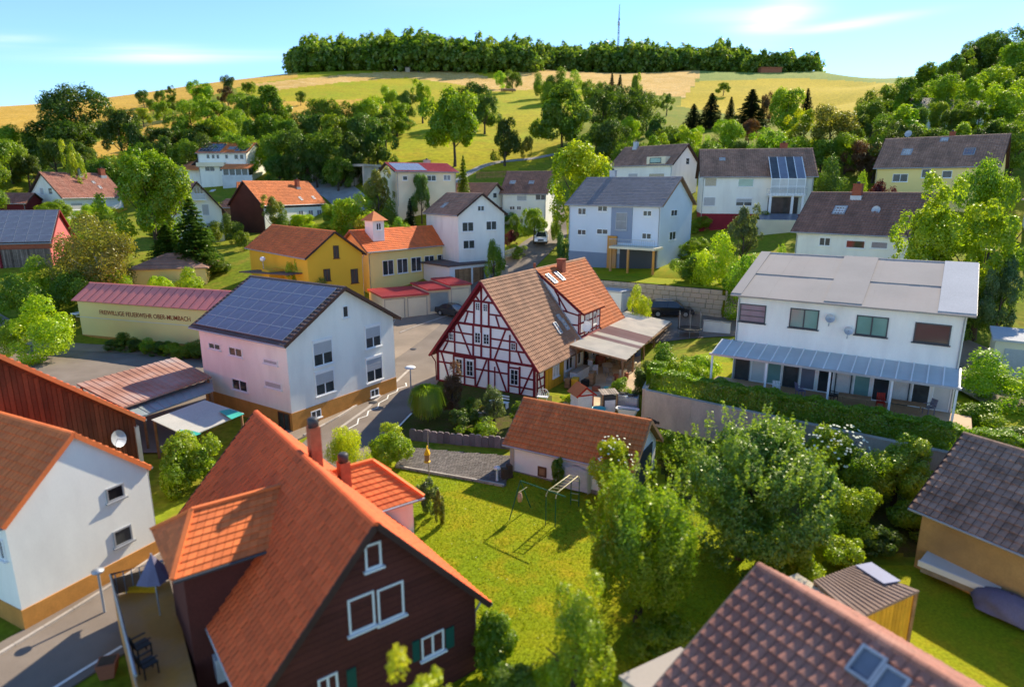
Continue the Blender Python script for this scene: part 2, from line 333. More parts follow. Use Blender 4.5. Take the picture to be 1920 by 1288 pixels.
# ------------------------------------------------------------------ mesh helpers
X3, Y3, Z3 = np.array([1., 0, 0]), np.array([0, 1., 0]), np.array([0, 0, 1.])
def A3(v): return np.array(v, float)
def unit(v):
    v = A3(v); return v / max(1e-9, np.linalg.norm(v))
class MB:
    def __init__(s): s.v, s.f, s.a, s.sm = [], [], [], []
    def add(s, vs, fs, var=0.5, smooth=False):
        o = len(s.v); s.v += [tuple(float(q) for q in p) for p in vs]
        s.f += [tuple(i + o for i in f) for f in fs]; s.a += [var] * len(fs); s.sm += [smooth] * len(fs)
    def obox(s, P, U, V, N, u0, u1, v0, v1, n0, n1, var=0.5):
        P, U, V, N = A3(P), A3(U), A3(V), A3(N)
        vs = [P + U * u + V * v + N * n for n in (n0, n1) for v in (v0, v1) for u in (u0, u1)]
        s.add(vs, [(0, 2, 3, 1), (4, 5, 7, 6), (0, 1, 5, 4), (2, 6, 7, 3), (0, 4, 6, 2), (1, 3, 7, 5)], var)
        return s
    def box(s, x0, x1, y0, y1, z0, z1, var=0.5):
        return s.obox((0, 0, 0), X3, Y3, Z3, x0, x1, y0, y1, z0, z1, var)
    def beam(s, p, q, w, h=None, up=(0, 0, 1), var=0.5):
        p, q = A3(p), A3(q); d = q - p; L = np.linalg.norm(d); d = d / L; h = h or w
        r = np.cross(d, A3(up))
        if np.linalg.norm(r) < 1e-3: r = np.cross(d, X3)
        r = unit(r); n = np.cross(r, d)
        return s.obox(p, d, r, n, 0, L, -w / 2, w / 2, -h / 2, h / 2, var)
    def tube(s, pts, rs, n=8, cap=True, var=0.5, smooth=True):
        pts = [A3(p) for p in pts]
        if not hasattr(rs, '__len__'): rs = [rs] * len(pts)
        vs = []; ref = None
        for i, p in enumerate(pts):
            d = unit(pts[min(i + 1, len(pts) - 1)] - pts[max(i - 1, 0)])
            if ref is None or abs(np.dot(ref, d)) > 0.95: ref = X3 if abs(d[0]) < 0.8 else Y3
            a = unit(np.cross(d, ref)); b = np.cross(d, a)
            for k in range(n):
                t = 2 * math.pi * k / n
                vs.append(p + (a * math.cos(t) + b * math.sin(t)) * rs[i])
        fs = []
        for i in range(len(pts) - 1):
            for k in range(n):
                k2 = (k + 1) % n
                fs.append((i * n + k, i * n + k2, (i + 1) * n + k2, (i + 1) * n + k))
        s.add(vs, fs, var, smooth)
        if cap:
            s.add(vs[:n], [tuple(range(n))[::-1]], var); s.add(vs[-n:], [tuple(range(n))], var)
        return s
    def prism(s, prof, P, U, V, N, n0, n1, var=0.5):
        """profile (u,v) extruded along N"""
        P, U, V, N = A3(P), A3(U), A3(V), A3(N); k = len(prof)
        vs = [P + U * u + V * v + N * n0 for u, v in prof] + [P + U * u + V * v + N * n1 for u, v in prof]
        fs = [tuple(range(k))[::-1], tuple(range(k, 2 * k))] + [(i, (i + 1) % k, (i + 1) % k + k, i + k) for i in range(k)]
        s.add(vs, fs, var); return s
    def lathe(s, prof, c=(0, 0, 0), n=16, var=0.5, smooth=True):
        c = A3(c); vs = []
        for r, z in prof:
            for k in range(n):
                t = 2 * math.pi * k / n; vs.append(c + A3((r * math.cos(t), r * math.sin(t), z)))
        fs = [(i * n + k, i * n + (k + 1) % n, (i + 1) * n + (k + 1) % n, (i + 1) * n + k) for i in range(len(prof) - 1) for k in range(n)]
        s.add(vs, fs, var, smooth); return s
    def mesh(s, name):
        me = bpy.data.meshes.new(name); me.from_pydata(s.v, [], s.f)
        at = me.attributes.new('var', 'FLOAT', 'FACE'); at.data.foreach_set('value', np.array(s.a, 'f'))
        me.polygons.foreach_set('use_smooth', np.array(s.sm, bool))
        me.update(); return me
def np_mesh(name, verts, nper, var=None, tri=False):
    """verts (N*nper,3): N separate faces of nper corners"""
    verts = np.ascontiguousarray(verts, dtype='f'); nv = len(verts); nf = nv // nper
    me = bpy.data.meshes.new(name)
    me.vertices.add(nv); me.vertices.foreach_set('co', verts.ravel())
    me.loops.add(nv); me.loops.foreach_set('vertex_index', np.arange(nv, dtype='i'))
    me.polygons.add(nf); me.polygons.foreach_set('loop_start', np.arange(0, nv, nper, dtype='i'))
    if var is not None:
        at = me.attributes.new('var', 'FLOAT', 'FACE'); at.data.foreach_set('value', np.array(var, 'f'))
    me.update(calc_edges=True); return me
def link(name, data, m=None, parent=None, kind=None, label=None):
    o = bpy.data.objects.new(name, data); COL.objects.link(o)
    if parent is not None: o.parent = parent
    if m is not None and data is not None:
        if isinstance(m, str): m = MATS[m]
        if not data.materials: data.materials.append(m)
    if kind: o['kind'] = kind
    if label: o['label'] = label
    return o
def thing(name, label, cat, loc=(0, 0, 0), rz=0.0, group=None):
    o = bpy.data.objects.new(name, None); COL.objects.link(o)
    o.location = loc; o.rotation_euler = (0, 0, rz); o.empty_display_size = 0.3
    o['label'] = label; o['category'] = cat
    if group: o['group'] = group
    return o
def part(t, name, mb, m, kind=None, label=None):
    return link(name, mb.mesh(name), m, t, kind, label)
def solo(name, label, cat, mb, m, loc=(0, 0, 0), rz=0.0, group=None):
    o = link(name, mb.mesh(name), m); o.location = loc; o.rotation_euler = (0, 0, rz)
    o['label'] = label; o['category'] = cat
    if group: o['group'] = group
    return o
def copy_tree(o, parent=None):
    c = o.copy(); COL.objects.link(c)
    if parent is not None: c.parent = parent
    for ch in list(o.children): copy_tree(ch, c)
    return c
def struct(name, mb_or_mesh, m, kind='structure'):
    me = mb_or_mesh.mesh(name) if isinstance(mb_or_mesh, MB) else mb_or_mesh
    return link(name, me, m, None, kind)
# ------------------------------------------------------------------ house footprints: x, y, base z, ridge angle, length, width, eave, ridge
HS = {
 'timber': (2.52, 58.04, 0.00, 59.59, 19.74, 10.43, 2.24, 8.83),
 'near_red': (-7.83, 22.40, -1.71, 127.07, 12.44, 8.30, 3.28, 7.84),
 'corner': (8.66, 13.95, -0.94, -60.21, 6.84, 9.33, 3.08, 6.18),
 'left_white': (-21.37, 26.18, -0.90, 153.56, 7.82, 5.97, 4.44, 7.13),
 'solar_white': (-17.64, 51.83, -0.12, 147.06, 11.70, 11.95, 5.20, 8.62),
 'yellow': (-25.79, 79.35, 3.6, 132.49, 17.5, 7.60, 4.7, 7.5),
 'orange_long': (-15.2, 88.0, 4.3, 50.0, 16.5, 6.8, 3.8, 6.3),
 'gable_mid': (-6.72, 92.0, 5.5, 122.99, 10.36, 7.9, 6.8, 9.6),
 'blue': (16.24, 89.12, 5.36, -35.57, 14.00, 11.78, 8.28, 11.83),
 'duplex': (25.53, 46.90, 2.6, -33.77, 13.98, 15.88, 6.11, 8.32),
 'brown_left': (-85.95, 129.84, 9.99, 70.18, 13.41, 9.93, 3.9, 8.60),
 'hill_white': (-61.98, 147.61, 17.41, -5.13, 11.62, 9.56, 5.57, 7.95),
 'dark_verge': (-51.29, 105.81, 7.5, 123.69, 9.58, 7.64, 4.4, 9.2),
 'barn_orange': (-42.15, 118.52, 9.2, 63.95, 15.59, 8.38, 3.65, 7.70),
 'low_solar': (-14.86, 103.67, 14.1, 28.92, 10.32, 8.90, 4.06, 5.42),
 'brown_o': (3.13, 113.5, 10.9, -13.58, 8.2, 10.90, 3.9, 7.6),
 'brown_n': (-7.83, 111.42, 9.9, -29.73, 12.70, 10.12, 3.67, 6.65),
 'brown_x': (25.70, 119.78, 15.2, -50.03, 14.18, 8.4, 4.38, 7.87),
 'conserv': (37.5, 103.0, 11.3, -12.0, 16.6, 11.0, 6.1, 10.3),
 'yellow_right': (62.67, 97.07, 14.2, -40.89, 15.30, 11.04, 4.4, 8.80),
 'aa': (39.76, 72.61, 6.9, -43.13, 12.77, 10.86, 4.17, 8.44),
}
# ------------------------------------------------------------------ terrain: heights read at known spots, smooth in between
TP = [(0, 3, -1.6), (-25, 3, -1.6), (25, 3, -1.6), (-20, 15, -1.2), (-10, 18, -1.4), (0, 15, -1.2), (12, 14, -1.0), (24, 16, -0.9), (2, 21, -0.95), (2, 30, -0.8), (9, 27, -0.8),
      (6, 32, -0.8), (-6, 30, -0.85), (-6.6, 36.3, -0.62), (0, 36.5, -0.5), (-3, 39, -0.5), (5, 36, -0.5), (8, 34, -0.6), (-10, 42, -0.45), (-15, 36, -0.6), (-16, 26, -1.0), (-20, 40, -0.5),
      (-3, 47, -0.05), (1, 45, -0.05), (6, 48, 0.0), (6, 43, -0.25), (9, 50, 0.1), (3, 60, 0.1), (-8, 62, 0.1), (-9, 54, -0.1), (12, 60, 0.7), (9, 68, 1.2), (-6.5, 72, 1.0), (-12, 74, 1.4), (-7, 78, 1.9),
      (14, 40, -0.3), (20, 33, -0.5), (26, 26, -0.8), (32, 18, -0.9), (40, 30, 0.5), (16, 52, 1.5), (20, 58, 1.8), (30, 50, 2.0), (36, 42, 2.2), (15, 67, 1.9), (22, 68, 2.1), (30, 66, 2.2), (48, 55, 3.5),
      (-18, 60, 0.2), (-30, 45, -0.3), (-40, 60, 0.0), (-32, 66, 0.2), (-46, 66, 0.2), (-46, 50, -0.1), (-62, 58, 0.3), (-30, 25, -1.1), (-45, 30, -1.0), (-22, 74, 1.8), (-35, 76, 2.6), (-46, 82, 4.0), (-52, 78, 3.6),
      (-64, 86, 6.5), (-75, 92, 8.0), (-90, 112, 11.5), (-50, 90, 6.2), (0, 84, 3.9), (0, 90, 5.2), (4.8, 100, 7.5), (7.2, 112, 8.7), (11, 82, 5.3), (18, 78, 5.4), (27, 75, 5.6), (-5, 86, 3.6),
      (12.5, 72.8, 2.0), (18, 69.0, 2.1), (24, 65.5, 2.1), (33, 59.5, 2.3), (-20, 130, 13.5), (-38, 138, 16.8), (10, 135, 15), (-60, 125, 12.5), (58, 75, 8.5), (85, 95, 16)]
for k, h in HS.items():
    if k not in ('timber',): TP.append(h[:3])
for px, py, Y in [(30, 332, 135), (-150, 330, 150), (120, 250, 205), (300, 222, 240), (450, 205, 240), (600, 172, 300), (700, 150, 350), (860, 152, 355), (960, 162, 325), (990, 190, 265), (960, 250, 195),
                  (1000, 292, 160), (715, 300, 150), (800, 250, 185), (1100, 152, 360), (1250, 155, 360), (1250, 185, 300), (1400, 205, 265), (1560, 200, 270), (1600, 165, 330), (1350, 178, 305), (1100, 240, 190), (1300, 262, 165),
                  (600, 250, 195), (400, 262, 195), (1750, 240, 150), (1900, 235, 130), (1700, 205, 195), (1800, 190, 195), (1900, 165, 190), (1900, 112, 250), (1790, 150, 245), (2100, 80, 240), (2200, 200, 140), (-200, 205, 300)]:
    TP.append(AT(px, py, Y))
CREST = [(-250, 205, 330), (0, 211, 330), (200, 189, 350), (370, 160, 370), (545, 139, 400), (700, 132, 410), (850, 131, 420), (1000, 130, 425), (1300, 133, 420), (1535, 135, 400), (1685, 148, 350), (1900, 95, 330), (2150, 60, 330)]
for px, py, Y in CREST:
    p = AT(px, py, Y); TP.append(p)
    for f, dz in ((1.22, -9), (1.8, -45), (3.2, -60)):
        TP.append((p[0] * f, p[1] * f, p[2] + dz))
TP = np.array(TP)
def _phi(d2): return np.sqrt(d2 + 9.0)
_D2 = ((TP[:, None, :2] - TP[None, :, :2]) ** 2).sum(-1)
_n = len(TP)
_M = np.zeros((_n + 1, _n + 1)); _M[:_n, :_n] = _phi(_D2) - 0.02 * np.eye(_n); _M[_n, :_n] = 1; _M[:_n, _n] = 1
_W = np.linalg.solve(_M, np.append(TP[:, 2], 0))
def TZ(x, y):
    x = np.asarray(x, float); y = np.asarray(y, float); sh = x.shape
    X_, Y_ = x.ravel(), y.ravel(); out = np.empty(len(X_))
    for i in range(0, len(X_), 20000):
        d2 = (X_[i:i + 20000, None] - TP[None, :, 0]) ** 2 + (Y_[i:i + 20000, None] - TP[None, :, 1]) ** 2
        out[i:i + 20000] = _phi(d2) @ _W[:_n] + _W[_n]
    return out.reshape(sh)
def tz(x, y): return float(TZ(np.array([x]), np.array([y]))[0])

def ground_mat(name, c1, c2, c3, s1=0.12, s2=2.5, s3=14, rough=1.0, bump=0.5, rows=None):
    m = bpy.data.materials.new(name); MATS[name] = m
    n, l = nodes_of(m)
    out = n.new("ShaderNodeOutputMaterial"); b = n.new("ShaderNodeBsdfPrincipled"); l.new(b.outputs[0], out.inputs[0])
    b.inputs['Roughness'].default_value = rough; b.inputs['Specular IOR Level'].default_value = 0.1
    g = n.new("ShaderNodeNewGeometry")
    def nz(s, d):
        q = n.new("ShaderNodeTexNoise"); q.inputs['Scale'].default_value = s; q.inputs['Detail'].default_value = d; q.inputs['Roughness'].default_value = 0.62
        l.new(g.outputs['Position'], q.inputs['Vector']); return q.outputs['Fac']
    def ramp(f, a, bb):
        r = n.new("ShaderNodeMapRange"); r.inputs[1].default_value = a; r.inputs[2].default_value = bb; l.new(f, r.inputs[0]); return r.outputs[0]
    def mix(f, a, bb):
        q = n.new("ShaderNodeMixRGB"); l.new(f, q.inputs[0])
        for i, v in ((1, a), (2, bb)):
            if isinstance(v, tuple): q.inputs[i].default_value = (*v, 1)
            else: l.new(v, q.inputs[i])
        return q.outputs[0]
    c = mix(ramp(nz(s1, 5), 0.40, 0.60), c1, c2)
    c = mix(ramp(nz(s2, 4), 0.48, 0.72), c, c3)
    sc = n.new("ShaderNodeVectorMath"); sc.operation = 'SCALE'
    l.new(c, sc.inputs[0]); l.new(ramp(nz(s3, 3), 0.1, 0.5), sc.inputs['Scale'])
    mr = sc.inputs['Scale'].links[0].from_node; mr.inputs[1].default_value = 0.25; mr.inputs[2].default_value = 0.75; mr.inputs[3].default_value = 0.62; mr.inputs[4].default_value = 1.35
    if rows:
        wv = n.new("ShaderNodeTexWave"); wv.inputs['Scale'].default_value = 0.42; wv.inputs['Distortion'].default_value = 1.2; wv.inputs['Detail'].default_value = 2; wv.inputs['Detail Scale'].default_value = 0.3
        mp = n.new("ShaderNodeMapping"); mp.inputs['Rotation'].default_value = (0, 0, rows[0]); l.new(g.outputs['Position'], mp.inputs[0]); l.new(mp.outputs[0], wv.inputs['Vector'])
        k = ramp(wv.outputs['Fac'], 0, 1); k.node.inputs[3].default_value = 1 - rows[1]; k.node.inputs[4].default_value = 1 + rows[1]
        s2_ = n.new("ShaderNodeVectorMath"); s2_.operation = 'SCALE'; l.new(sc.outputs[0], s2_.inputs[0]); l.new(k, s2_.inputs['Scale']); sc = s2_
    l.new(sc.outputs[0], b.inputs['Base Color'])
    bp = n.new("ShaderNodeBump"); bp.inputs['Strength'].default_value = bump; bp.inputs['Distance'].default_value = 0.08
    l.new(nz(s3, 3), bp.inputs['Height']); l.new(bp.outputs[0], b.inputs['Normal'])
    return m
ground_mat('lawn', (0.205, 0.270, 0.008), (0.275, 0.290, 0.009), (0.35, 0.285, 0.012), 0.22, 0.8, 9)
ground_mat('meadow', (0.16, 0.215, 0.012), (0.235, 0.25, 0.014), (0.29, 0.23, 0.03), 0.06, 0.5, 2.2)
ground_mat('lime', (0.33, 0.35, 0.010), (0.45, 0.38, 0.014), (0.38, 0.29, 0.016), 0.03, 0.25, 1.0, rows=(0.6, 0.05))
ground_mat('wheat', (0.66, 0.39, 0.060), (0.58, 0.34, 0.050), (0.70, 0.43, 0.09), 0.03, 0.2, 1.2, rows=(1.2, 0.07))
ground_mat('stubble', (0.70, 0.43, 0.13), (0.60, 0.37, 0.095), (0.76, 0.52, 0.21), 0.03, 0.2, 1.2, rows=(0.2, 0.09))
ground_mat('barley', (0.52, 0.38, 0.018), (0.44, 0.34, 0.016), (0.58, 0.41, 0.03), 0.025, 0.2, 1.0, rows=(1.4, 0.07))
ground_mat('beet', (0.24, 0.30, 0.06), (0.29, 0.33, 0.07), (0.20, 0.27, 0.05), 0.03, 0.2, 1.0, rows=(0.9, 0.08))
ground_mat('garden_soil', (0.075, 0.095, 0.012), (0.10, 0.10, 0.02), (0.11, 0.075, 0.035), 0.5, 2.0, 9)

def inpoly(x, y, P):
    c = np.zeros(x.shape, bool); n = len(P)
    for i in range(n):
        x1, y1 = P[i]; x2, y2 = P[(i + 1) % n]
        if y1 == y2: continue
        t = ((y1 > y) != (y2 > y)) & (x < (x2 - x1) * (y - y1) / (y2 - y1) + x1)
        c ^= t
    return c
_u = np.linspace(-1.4, 1.4, 440)
_y = np.concatenate([np.geomspace(5, 640, 400), [720, 850, 1100, 1600, 2500]])
UU, YY = np.meshgrid(_u, _y); XX = UU * (YY + 4); ZZ = TZ(XX, YY)
_cx = (XX[:-1, :-1] + XX[1:, 1:]) / 2; _cy = (YY[:-1, :-1] + YY[1:, 1:]) / 2; _cz = (ZZ[:-1, :-1] + ZZ[1:, 1:]) / 2
_d = _cy * _c - (_cz - CAM_H) * _s; _up = _cy * _s + (_cz - CAM_H) * _c
PXc = 960 + 1200 * _cx / _d; PYc = 644 - 1200 * _up / _d
far = (_cy > 120) & (_cy < 640)
cls = np.zeros(_cx.shape, int)
FIELDS = [  # outlines of the fields on the slope, as seen across the valley
    ('lime', [(560, 100), (760, 100), (860, 100), (1010, 165), (1130, 170), (1080, 240), (1030, 300), (960, 320), (700, 312), (690, 292), (770, 222), (700, 185), (560, 195), (440, 172), (540, 100)]),
    ('stubble', [(470, 158), (640, 141), (780, 131), (870, 133), (930, 150), (1010, 168), (930, 172), (850, 157), (760, 146), (640, 155), (520, 170)]),
    ('stubble', [(975, 100), (1300, 100), (1312, 142), (1285, 183), (1180, 176), (1080, 158), (1000, 166), (940, 152)]),
    ('beet', [(1309, 100), (1540, 100), (1800, 100), (1760, 162), (1500, 147), (1309, 152)]),
    ('barley', [(1309, 152), (1500, 147), (1760, 162), (1700, 215), (1560, 235), (1400, 220), (1272, 200), (1285, 180)]),
    ('wheat', [(-400, 150), (0, 180), (200, 150), (420, 120), (560, 100), (560, 146), (470, 158), (400, 178), (330, 192), (250, 222), (100, 240), (0, 255), (-400, 270)]),
    ('wheat', [(560, 190), (700, 186), (740, 215), (640, 240), (480, 225), (330, 262), (190, 300), (150, 280), (260, 235), (420, 192)]),
]
names = ['meadow']
for i, (nm, poly) in enumerate(FIELDS):
    names.append(nm); cls[far & inpoly(PXc, PYc, poly)] = i + 1
lawn_zone = ((_cx > -9) & (_cx < 13.5) & (_cy > 16) & (_cy < 36.6)) | ((_cx > 12) & (_cx < 30) & (_cy < 26) & (_cy > 5)) | ((_cx > -2) & (_cx < 24) & (_cy > 74) & (_cy < 86))
names.append('lawn'); cls[lawn_zone] = len(names) - 1
soil_zone = ((_cx > -8) & (_cx < 3) & (_cy > 39.8) & (_cy < 52)) | ((_cx > 9) & (_cx < 34) & (_cy > 19) & (_cy < 40) & (_cx * 0.6 + _cy > 38))
names.append('garden_soil'); cls[soil_zone] = len(names) - 1
nx = XX.shape[1]
vid = np.arange(XX.size).reshape(XX.shape)
quads = np.stack([vid[:-1, :-1], vid[:-1, 1:], vid[1:, 1:], vid[1:, :-1]], -1)
allco = np.stack([XX, YY, ZZ], -1).reshape(-1, 3)
pretty = {'meadow': 'meadow', 'lime': 'hillside_meadow', 'stubble': 'stubble_field', 'beet': 'green_crop_field', 'barley': 'barley_field', 'wheat': 'wheat_field', 'lawn': 'lawn', 'garden_soil': 'garden_bed'}
for i, nm in enumerate(names):
    q = quads[cls == i]
    if not len(q): continue
    used, inv = np.unique(q.ravel(), return_inverse=True)
    me = bpy.data.meshes.new(pretty[nm]); me.from_pydata(allco[used].tolist(), [], inv.reshape(-1, 4).tolist()); me.update()
    me.polygons.foreach_set('use_smooth', np.ones(len(me.polygons), bool))
    struct(pretty[nm], me, nm)

def spline(P, step=1.0):
    P = [A3(p) for p in P]; Q_ = [P[0]] + P + [P[-1]]; out = []
    for i in range(1, len(Q_) - 2):
        a, b, c, d = Q_[i - 1:i + 3]; n = max(2, int(np.linalg.norm(c - b) / step))
        for k in range(n):
            t = k / n
            out.append(0.5 * ((2 * b) + (-a + c) * t + (2 * a - 5 * b + 4 * c - d) * t * t + (-a + 3 * b - 3 * c + d) * t ** 3))
    out.append(P[-1]); return out
def ribbon(name, P, w, m, lift=0.06, nw=4, kind='structure', off=0.0, step=0.8, thick=0.0):
    pts = spline([(p[0], p[1], 0) for p in P], step)
    ws = np.interp(np.linspace(0, 1, len(pts)), np.linspace(0, 1, len(w)), w) if hasattr(w, '__len__') else [w] * len(pts)
    mb = MB(); vs = []
    for i, p in enumerate(pts):
        d = unit(pts[min(i + 1, len(pts) - 1)] - pts[max(i - 1, 0)]); nrm = A3((d[1], -d[0], 0))
        for k in range(nw + 1):
            q = p + nrm * (off + ws[i] * (k / nw - 0.5)); vs.append(q)
    vs = np.array(vs); vs[:, 2] = TZ(vs[:, 0], vs[:, 1]) + lift
    fs = [(i * (nw + 1) + k, i * (nw + 1) + k + 1, (i + 1) * (nw + 1) + k + 1, (i + 1) * (nw + 1) + k) for i in range(len(pts) - 1) for k in range(nw)]
    mb.add(vs, fs)
    if thick:
        n2 = len(vs); lo = vs.copy(); lo[:, 2] -= thick; e = []
        for i in range(len(pts) - 1):
            for k in (0, nw):
                a, b = i * (nw + 1) + k, (i + 1) * (nw + 1) + k; e.append([vs[a], vs[b], lo[b], lo[a]])
        for q in e: mb.add(q, [(0, 1, 2, 3)])
    return struct(name, mb, m, kind)
def patch(name, A, B, C, D, m, lift=0.05, nu=16, nv=16, kind='structure'):
    A, B, C, D = [A3((p[0], p[1], 0)) for p in (A, B, C, D)]
    vs = []
    for j in range(nv + 1):
        for i in range(nu + 1):
            s_, t_ = i / nu, j / nv
            vs.append((A * (1 - s_) + B * s_) * (1 - t_) + (D * (1 - s_) + C * s_) * t_)
    vs = np.array(vs); vs[:, 2] = TZ(vs[:, 0], vs[:, 1]) + lift
    fs = [(j * (nu + 1) + i, j * (nu + 1) + i + 1, (j + 1) * (nu + 1) + i + 1, (j + 1) * (nu + 1) + i) for j in range(nv) for i in range(nu)]
    mb = MB(); mb.add(vs, fs); return struct(name, mb, m, kind)

ROADC = [(-23, 8), (-20, 14), (-17.9, 19.5), (-16.3, 22.8), (-14.7, 26.5), (-13.3, 31), (-12.0, 36), (-10.8, 42.2), (-9.6, 48.5), (-9.0, 55), (-9.2, 62), (-8.0, 69), (-5.0, 76), (-2.2, 83), (0.6, 90), (4.4, 99.5), (7.2, 110), (7.6, 124)]
ribbon('road', ROADC, [4.6, 4.6, 4.6, 4.6, 4.8, 5.2, 5.8, 5.8, 5.0, 4.6, 6.5, 7, 6, 5.2, 4.6, 4.2, 4, 3.6], 'asphalt', 0.07, 6, thick=0.3)
ribbon('pavement', [(-17.6, 36.5), (-14.9, 41), (-13.0, 46), (-11.9, 51.5), (-11.9, 57)], [1.6, 2.0, 1.9, 1.4, 1.2], 'yard_ground', 0.13, 3, thick=0.2)
# forecourt of the garages, fire-station yard, patio, driveways
patch('forecourt', (-17.5, 58), (-11.4, 57.5), (-6.0, 78.5), (-15.5, 74.5), 'yard_ground', 0.085)
patch('car_park', (-62, 38), (-21, 38), (-24, 60.5), (-58, 64), 'asphalt', 0.09, 30, 16)
patch('parking_area', (11.8, 61), (34, 60), (33, 67.4), (12.8, 73.6), 'asphalt', 0.07, 20, 12)
patch('patio', (3.2, 44.2), (9.4, 45), (12.6, 60.5), (7.4, 56.6), 'patio_ground', 0.07, 18, 18)
patch('gravel_path', (8.5, 19.5), (14.5, 19.5), (14, 23.4), (9.5, 23.9), 'gravel', 0.07)
patch('side_yard', (31.5, 38), (40, 44), (40, 55), (30, 52), 'yard_ground', 0.25)
ribbon('garden_path', [AT(755, 345, 118)[:2], AT(900, 305, 150)[:2], AT(1010, 293, 158)[:2], AT(1100, 285, 165)[:2]], 1.6, 'gravel', 0.1, 2)
ribbon('access_road', [AT(700, 352, 112)[:2], AT(640, 338, 132)[:2], AT(560, 322, 142)[:2]], 7, 'gravel', 0.12, 3)
ribbon('track', [(-24.0, 57), (-30, 60.4), (-44, 63.2), (-52, 66), (-66, 74)], 2.4, 'yard_ground', 0.12, 3)

# ------------------------------------------------------------------ tiled surfaces, windows, houses
def tile_arrays(O, U, V, lu, lv, tw, th, lift, r, wave=0.016):
    O, U, V = A3(O), A3(U), A3(V); N = np.cross(U, V)
    nu, nv = max(1, round(lu / tw)), max(1, round(lv / th)); tw, th = lu / nu, lv / nv
    I, J = np.meshgrid(np.arange(nu), np.arange(nv)); I = I.ravel().astype(float); J = J.ravel().astype(float)
    k = len(I); jit = r.normal(0, 0.004, k)
    us = [0.03, 0.42, 0.97] if wave > 0.01 else [0.0, 0.5, 1.0]; hs = [0.0, wave * 1.8, 0.0]
    def P(u, v, n): return O + np.outer((I + u) * tw, U) + np.outer((J + v) * th, V) + np.outer(n, N)
    lo = lambda h: lift + 0.066 + h + jit; hi = lambda h: lift + 0.004 + h + jit
    F = []
    for a, b in ((0, 1), (1, 2)):
        F.append(np.stack([P(us[a], -0.06, lo(hs[a])), P(us[b], -0.06, lo(hs[b])), P(us[b], 1.0, hi(hs[b])), P(us[a], 1.0, hi(hs[a]))], 1))
        F.append(np.stack([P(us[a], -0.06, lo(hs[a]) - 0.072), P(us[b], -0.06, lo(hs[b]) - 0.072), P(us[b], -0.06, lo(hs[b])), P(us[a], -0.06, lo(hs[a]))], 1))
    tone = np.clip(0.5 + r.normal(0, 0.18, k) + 0.10 * np.sin(J * 1.7 + 0.3 * I), 0, 1)
    return np.stack(F, 1).reshape(k, 16, 3), tone, (I, J, tw, th, N)
def tile_roof(parent, name, planes, m, tw=0.24, th=0.36, singles=0, near=None, lift=0.01):
    """every tile real; the `singles` nearest ones are objects, the others one joined part"""
    r = np.random.default_rng(len(planes) * 7 + int(abs(planes[0][3]) * 100)); FA, TA, META = [], [], []
    for (O, U, V, lu, lv) in planes:
        f, t, mt = tile_arrays(O, U, V, lu, lv, tw, th, lift, r, 0.002 if m == 'sheet_beige' else 0.016); FA.append(f); TA.append(t)
        META += [(len(FA) - 1, i) for i in range(len(t))]
    F = np.concatenate(FA); T_ = np.concatenate(TA)
    keep = np.ones(len(F), bool)
    if singles:
        d = np.linalg.norm(F.mean(1) - A3(near), axis=1); idx = np.argsort(d)[:singles]; keep[idx] = False
        protos = {}
        for i in idx:
            pl = META[i][0]; key = (pl, int(T_[i] * 5))
            c0 = F[i][0]
            if key not in protos:
                me = np_mesh('tile', F[i] - c0, 4, [0.1 + 0.2 * min(4, key[1])] * 4); me.materials.append(MATS[m]); protos[key] = me
            o = bpy.data.objects.new('tile', protos[key]); COL.objects.link(o); o.parent = parent; o.location = tuple(float(q) for q in c0)
    G_ = F[keep].reshape(-1, 3); me = np_mesh(name, G_, 4, np.repeat(T_[keep], 4)); me.materials.append(MATS[m])
    return link(name, me, None, parent, 'stuff')
def hw(T, l):  # local -> world for an empty
    M = Matrix.Translation(T.location) @ Matrix.Rotation(T.rotation_euler[2], 4, 'Z'); return M @ Vector([float(q) for q in l])
def onp(T, px, py, P, N):
    """where the sight line of a picture spot meets a plane given in the thing's own frame"""
    M = Matrix.Rotation(T.rotation_euler[2], 3, 'Z'); n = M @ Vector([float(q) for q in N]); p = hw(T, P)
    r = Vector(ray(px, py)); C_ = Vector((0, 0, CAM_H)); t = (p - C_).dot(n) / r.dot(n); q = M.transposed() @ (C_ + r * t - T.location)
    return A3(q)
GL = {'glass': 'glass', 'dark': 'glass_dark', 'dim': 'glass_dim', 'sky': 'glass_sky', 'green': 'glass_green', 'curtain': 'curtain', 'shutter': 'shutter_grey', 'tan': 'shutter_tan', 'door': 'wood', 'bluish': 'panel_grey'}
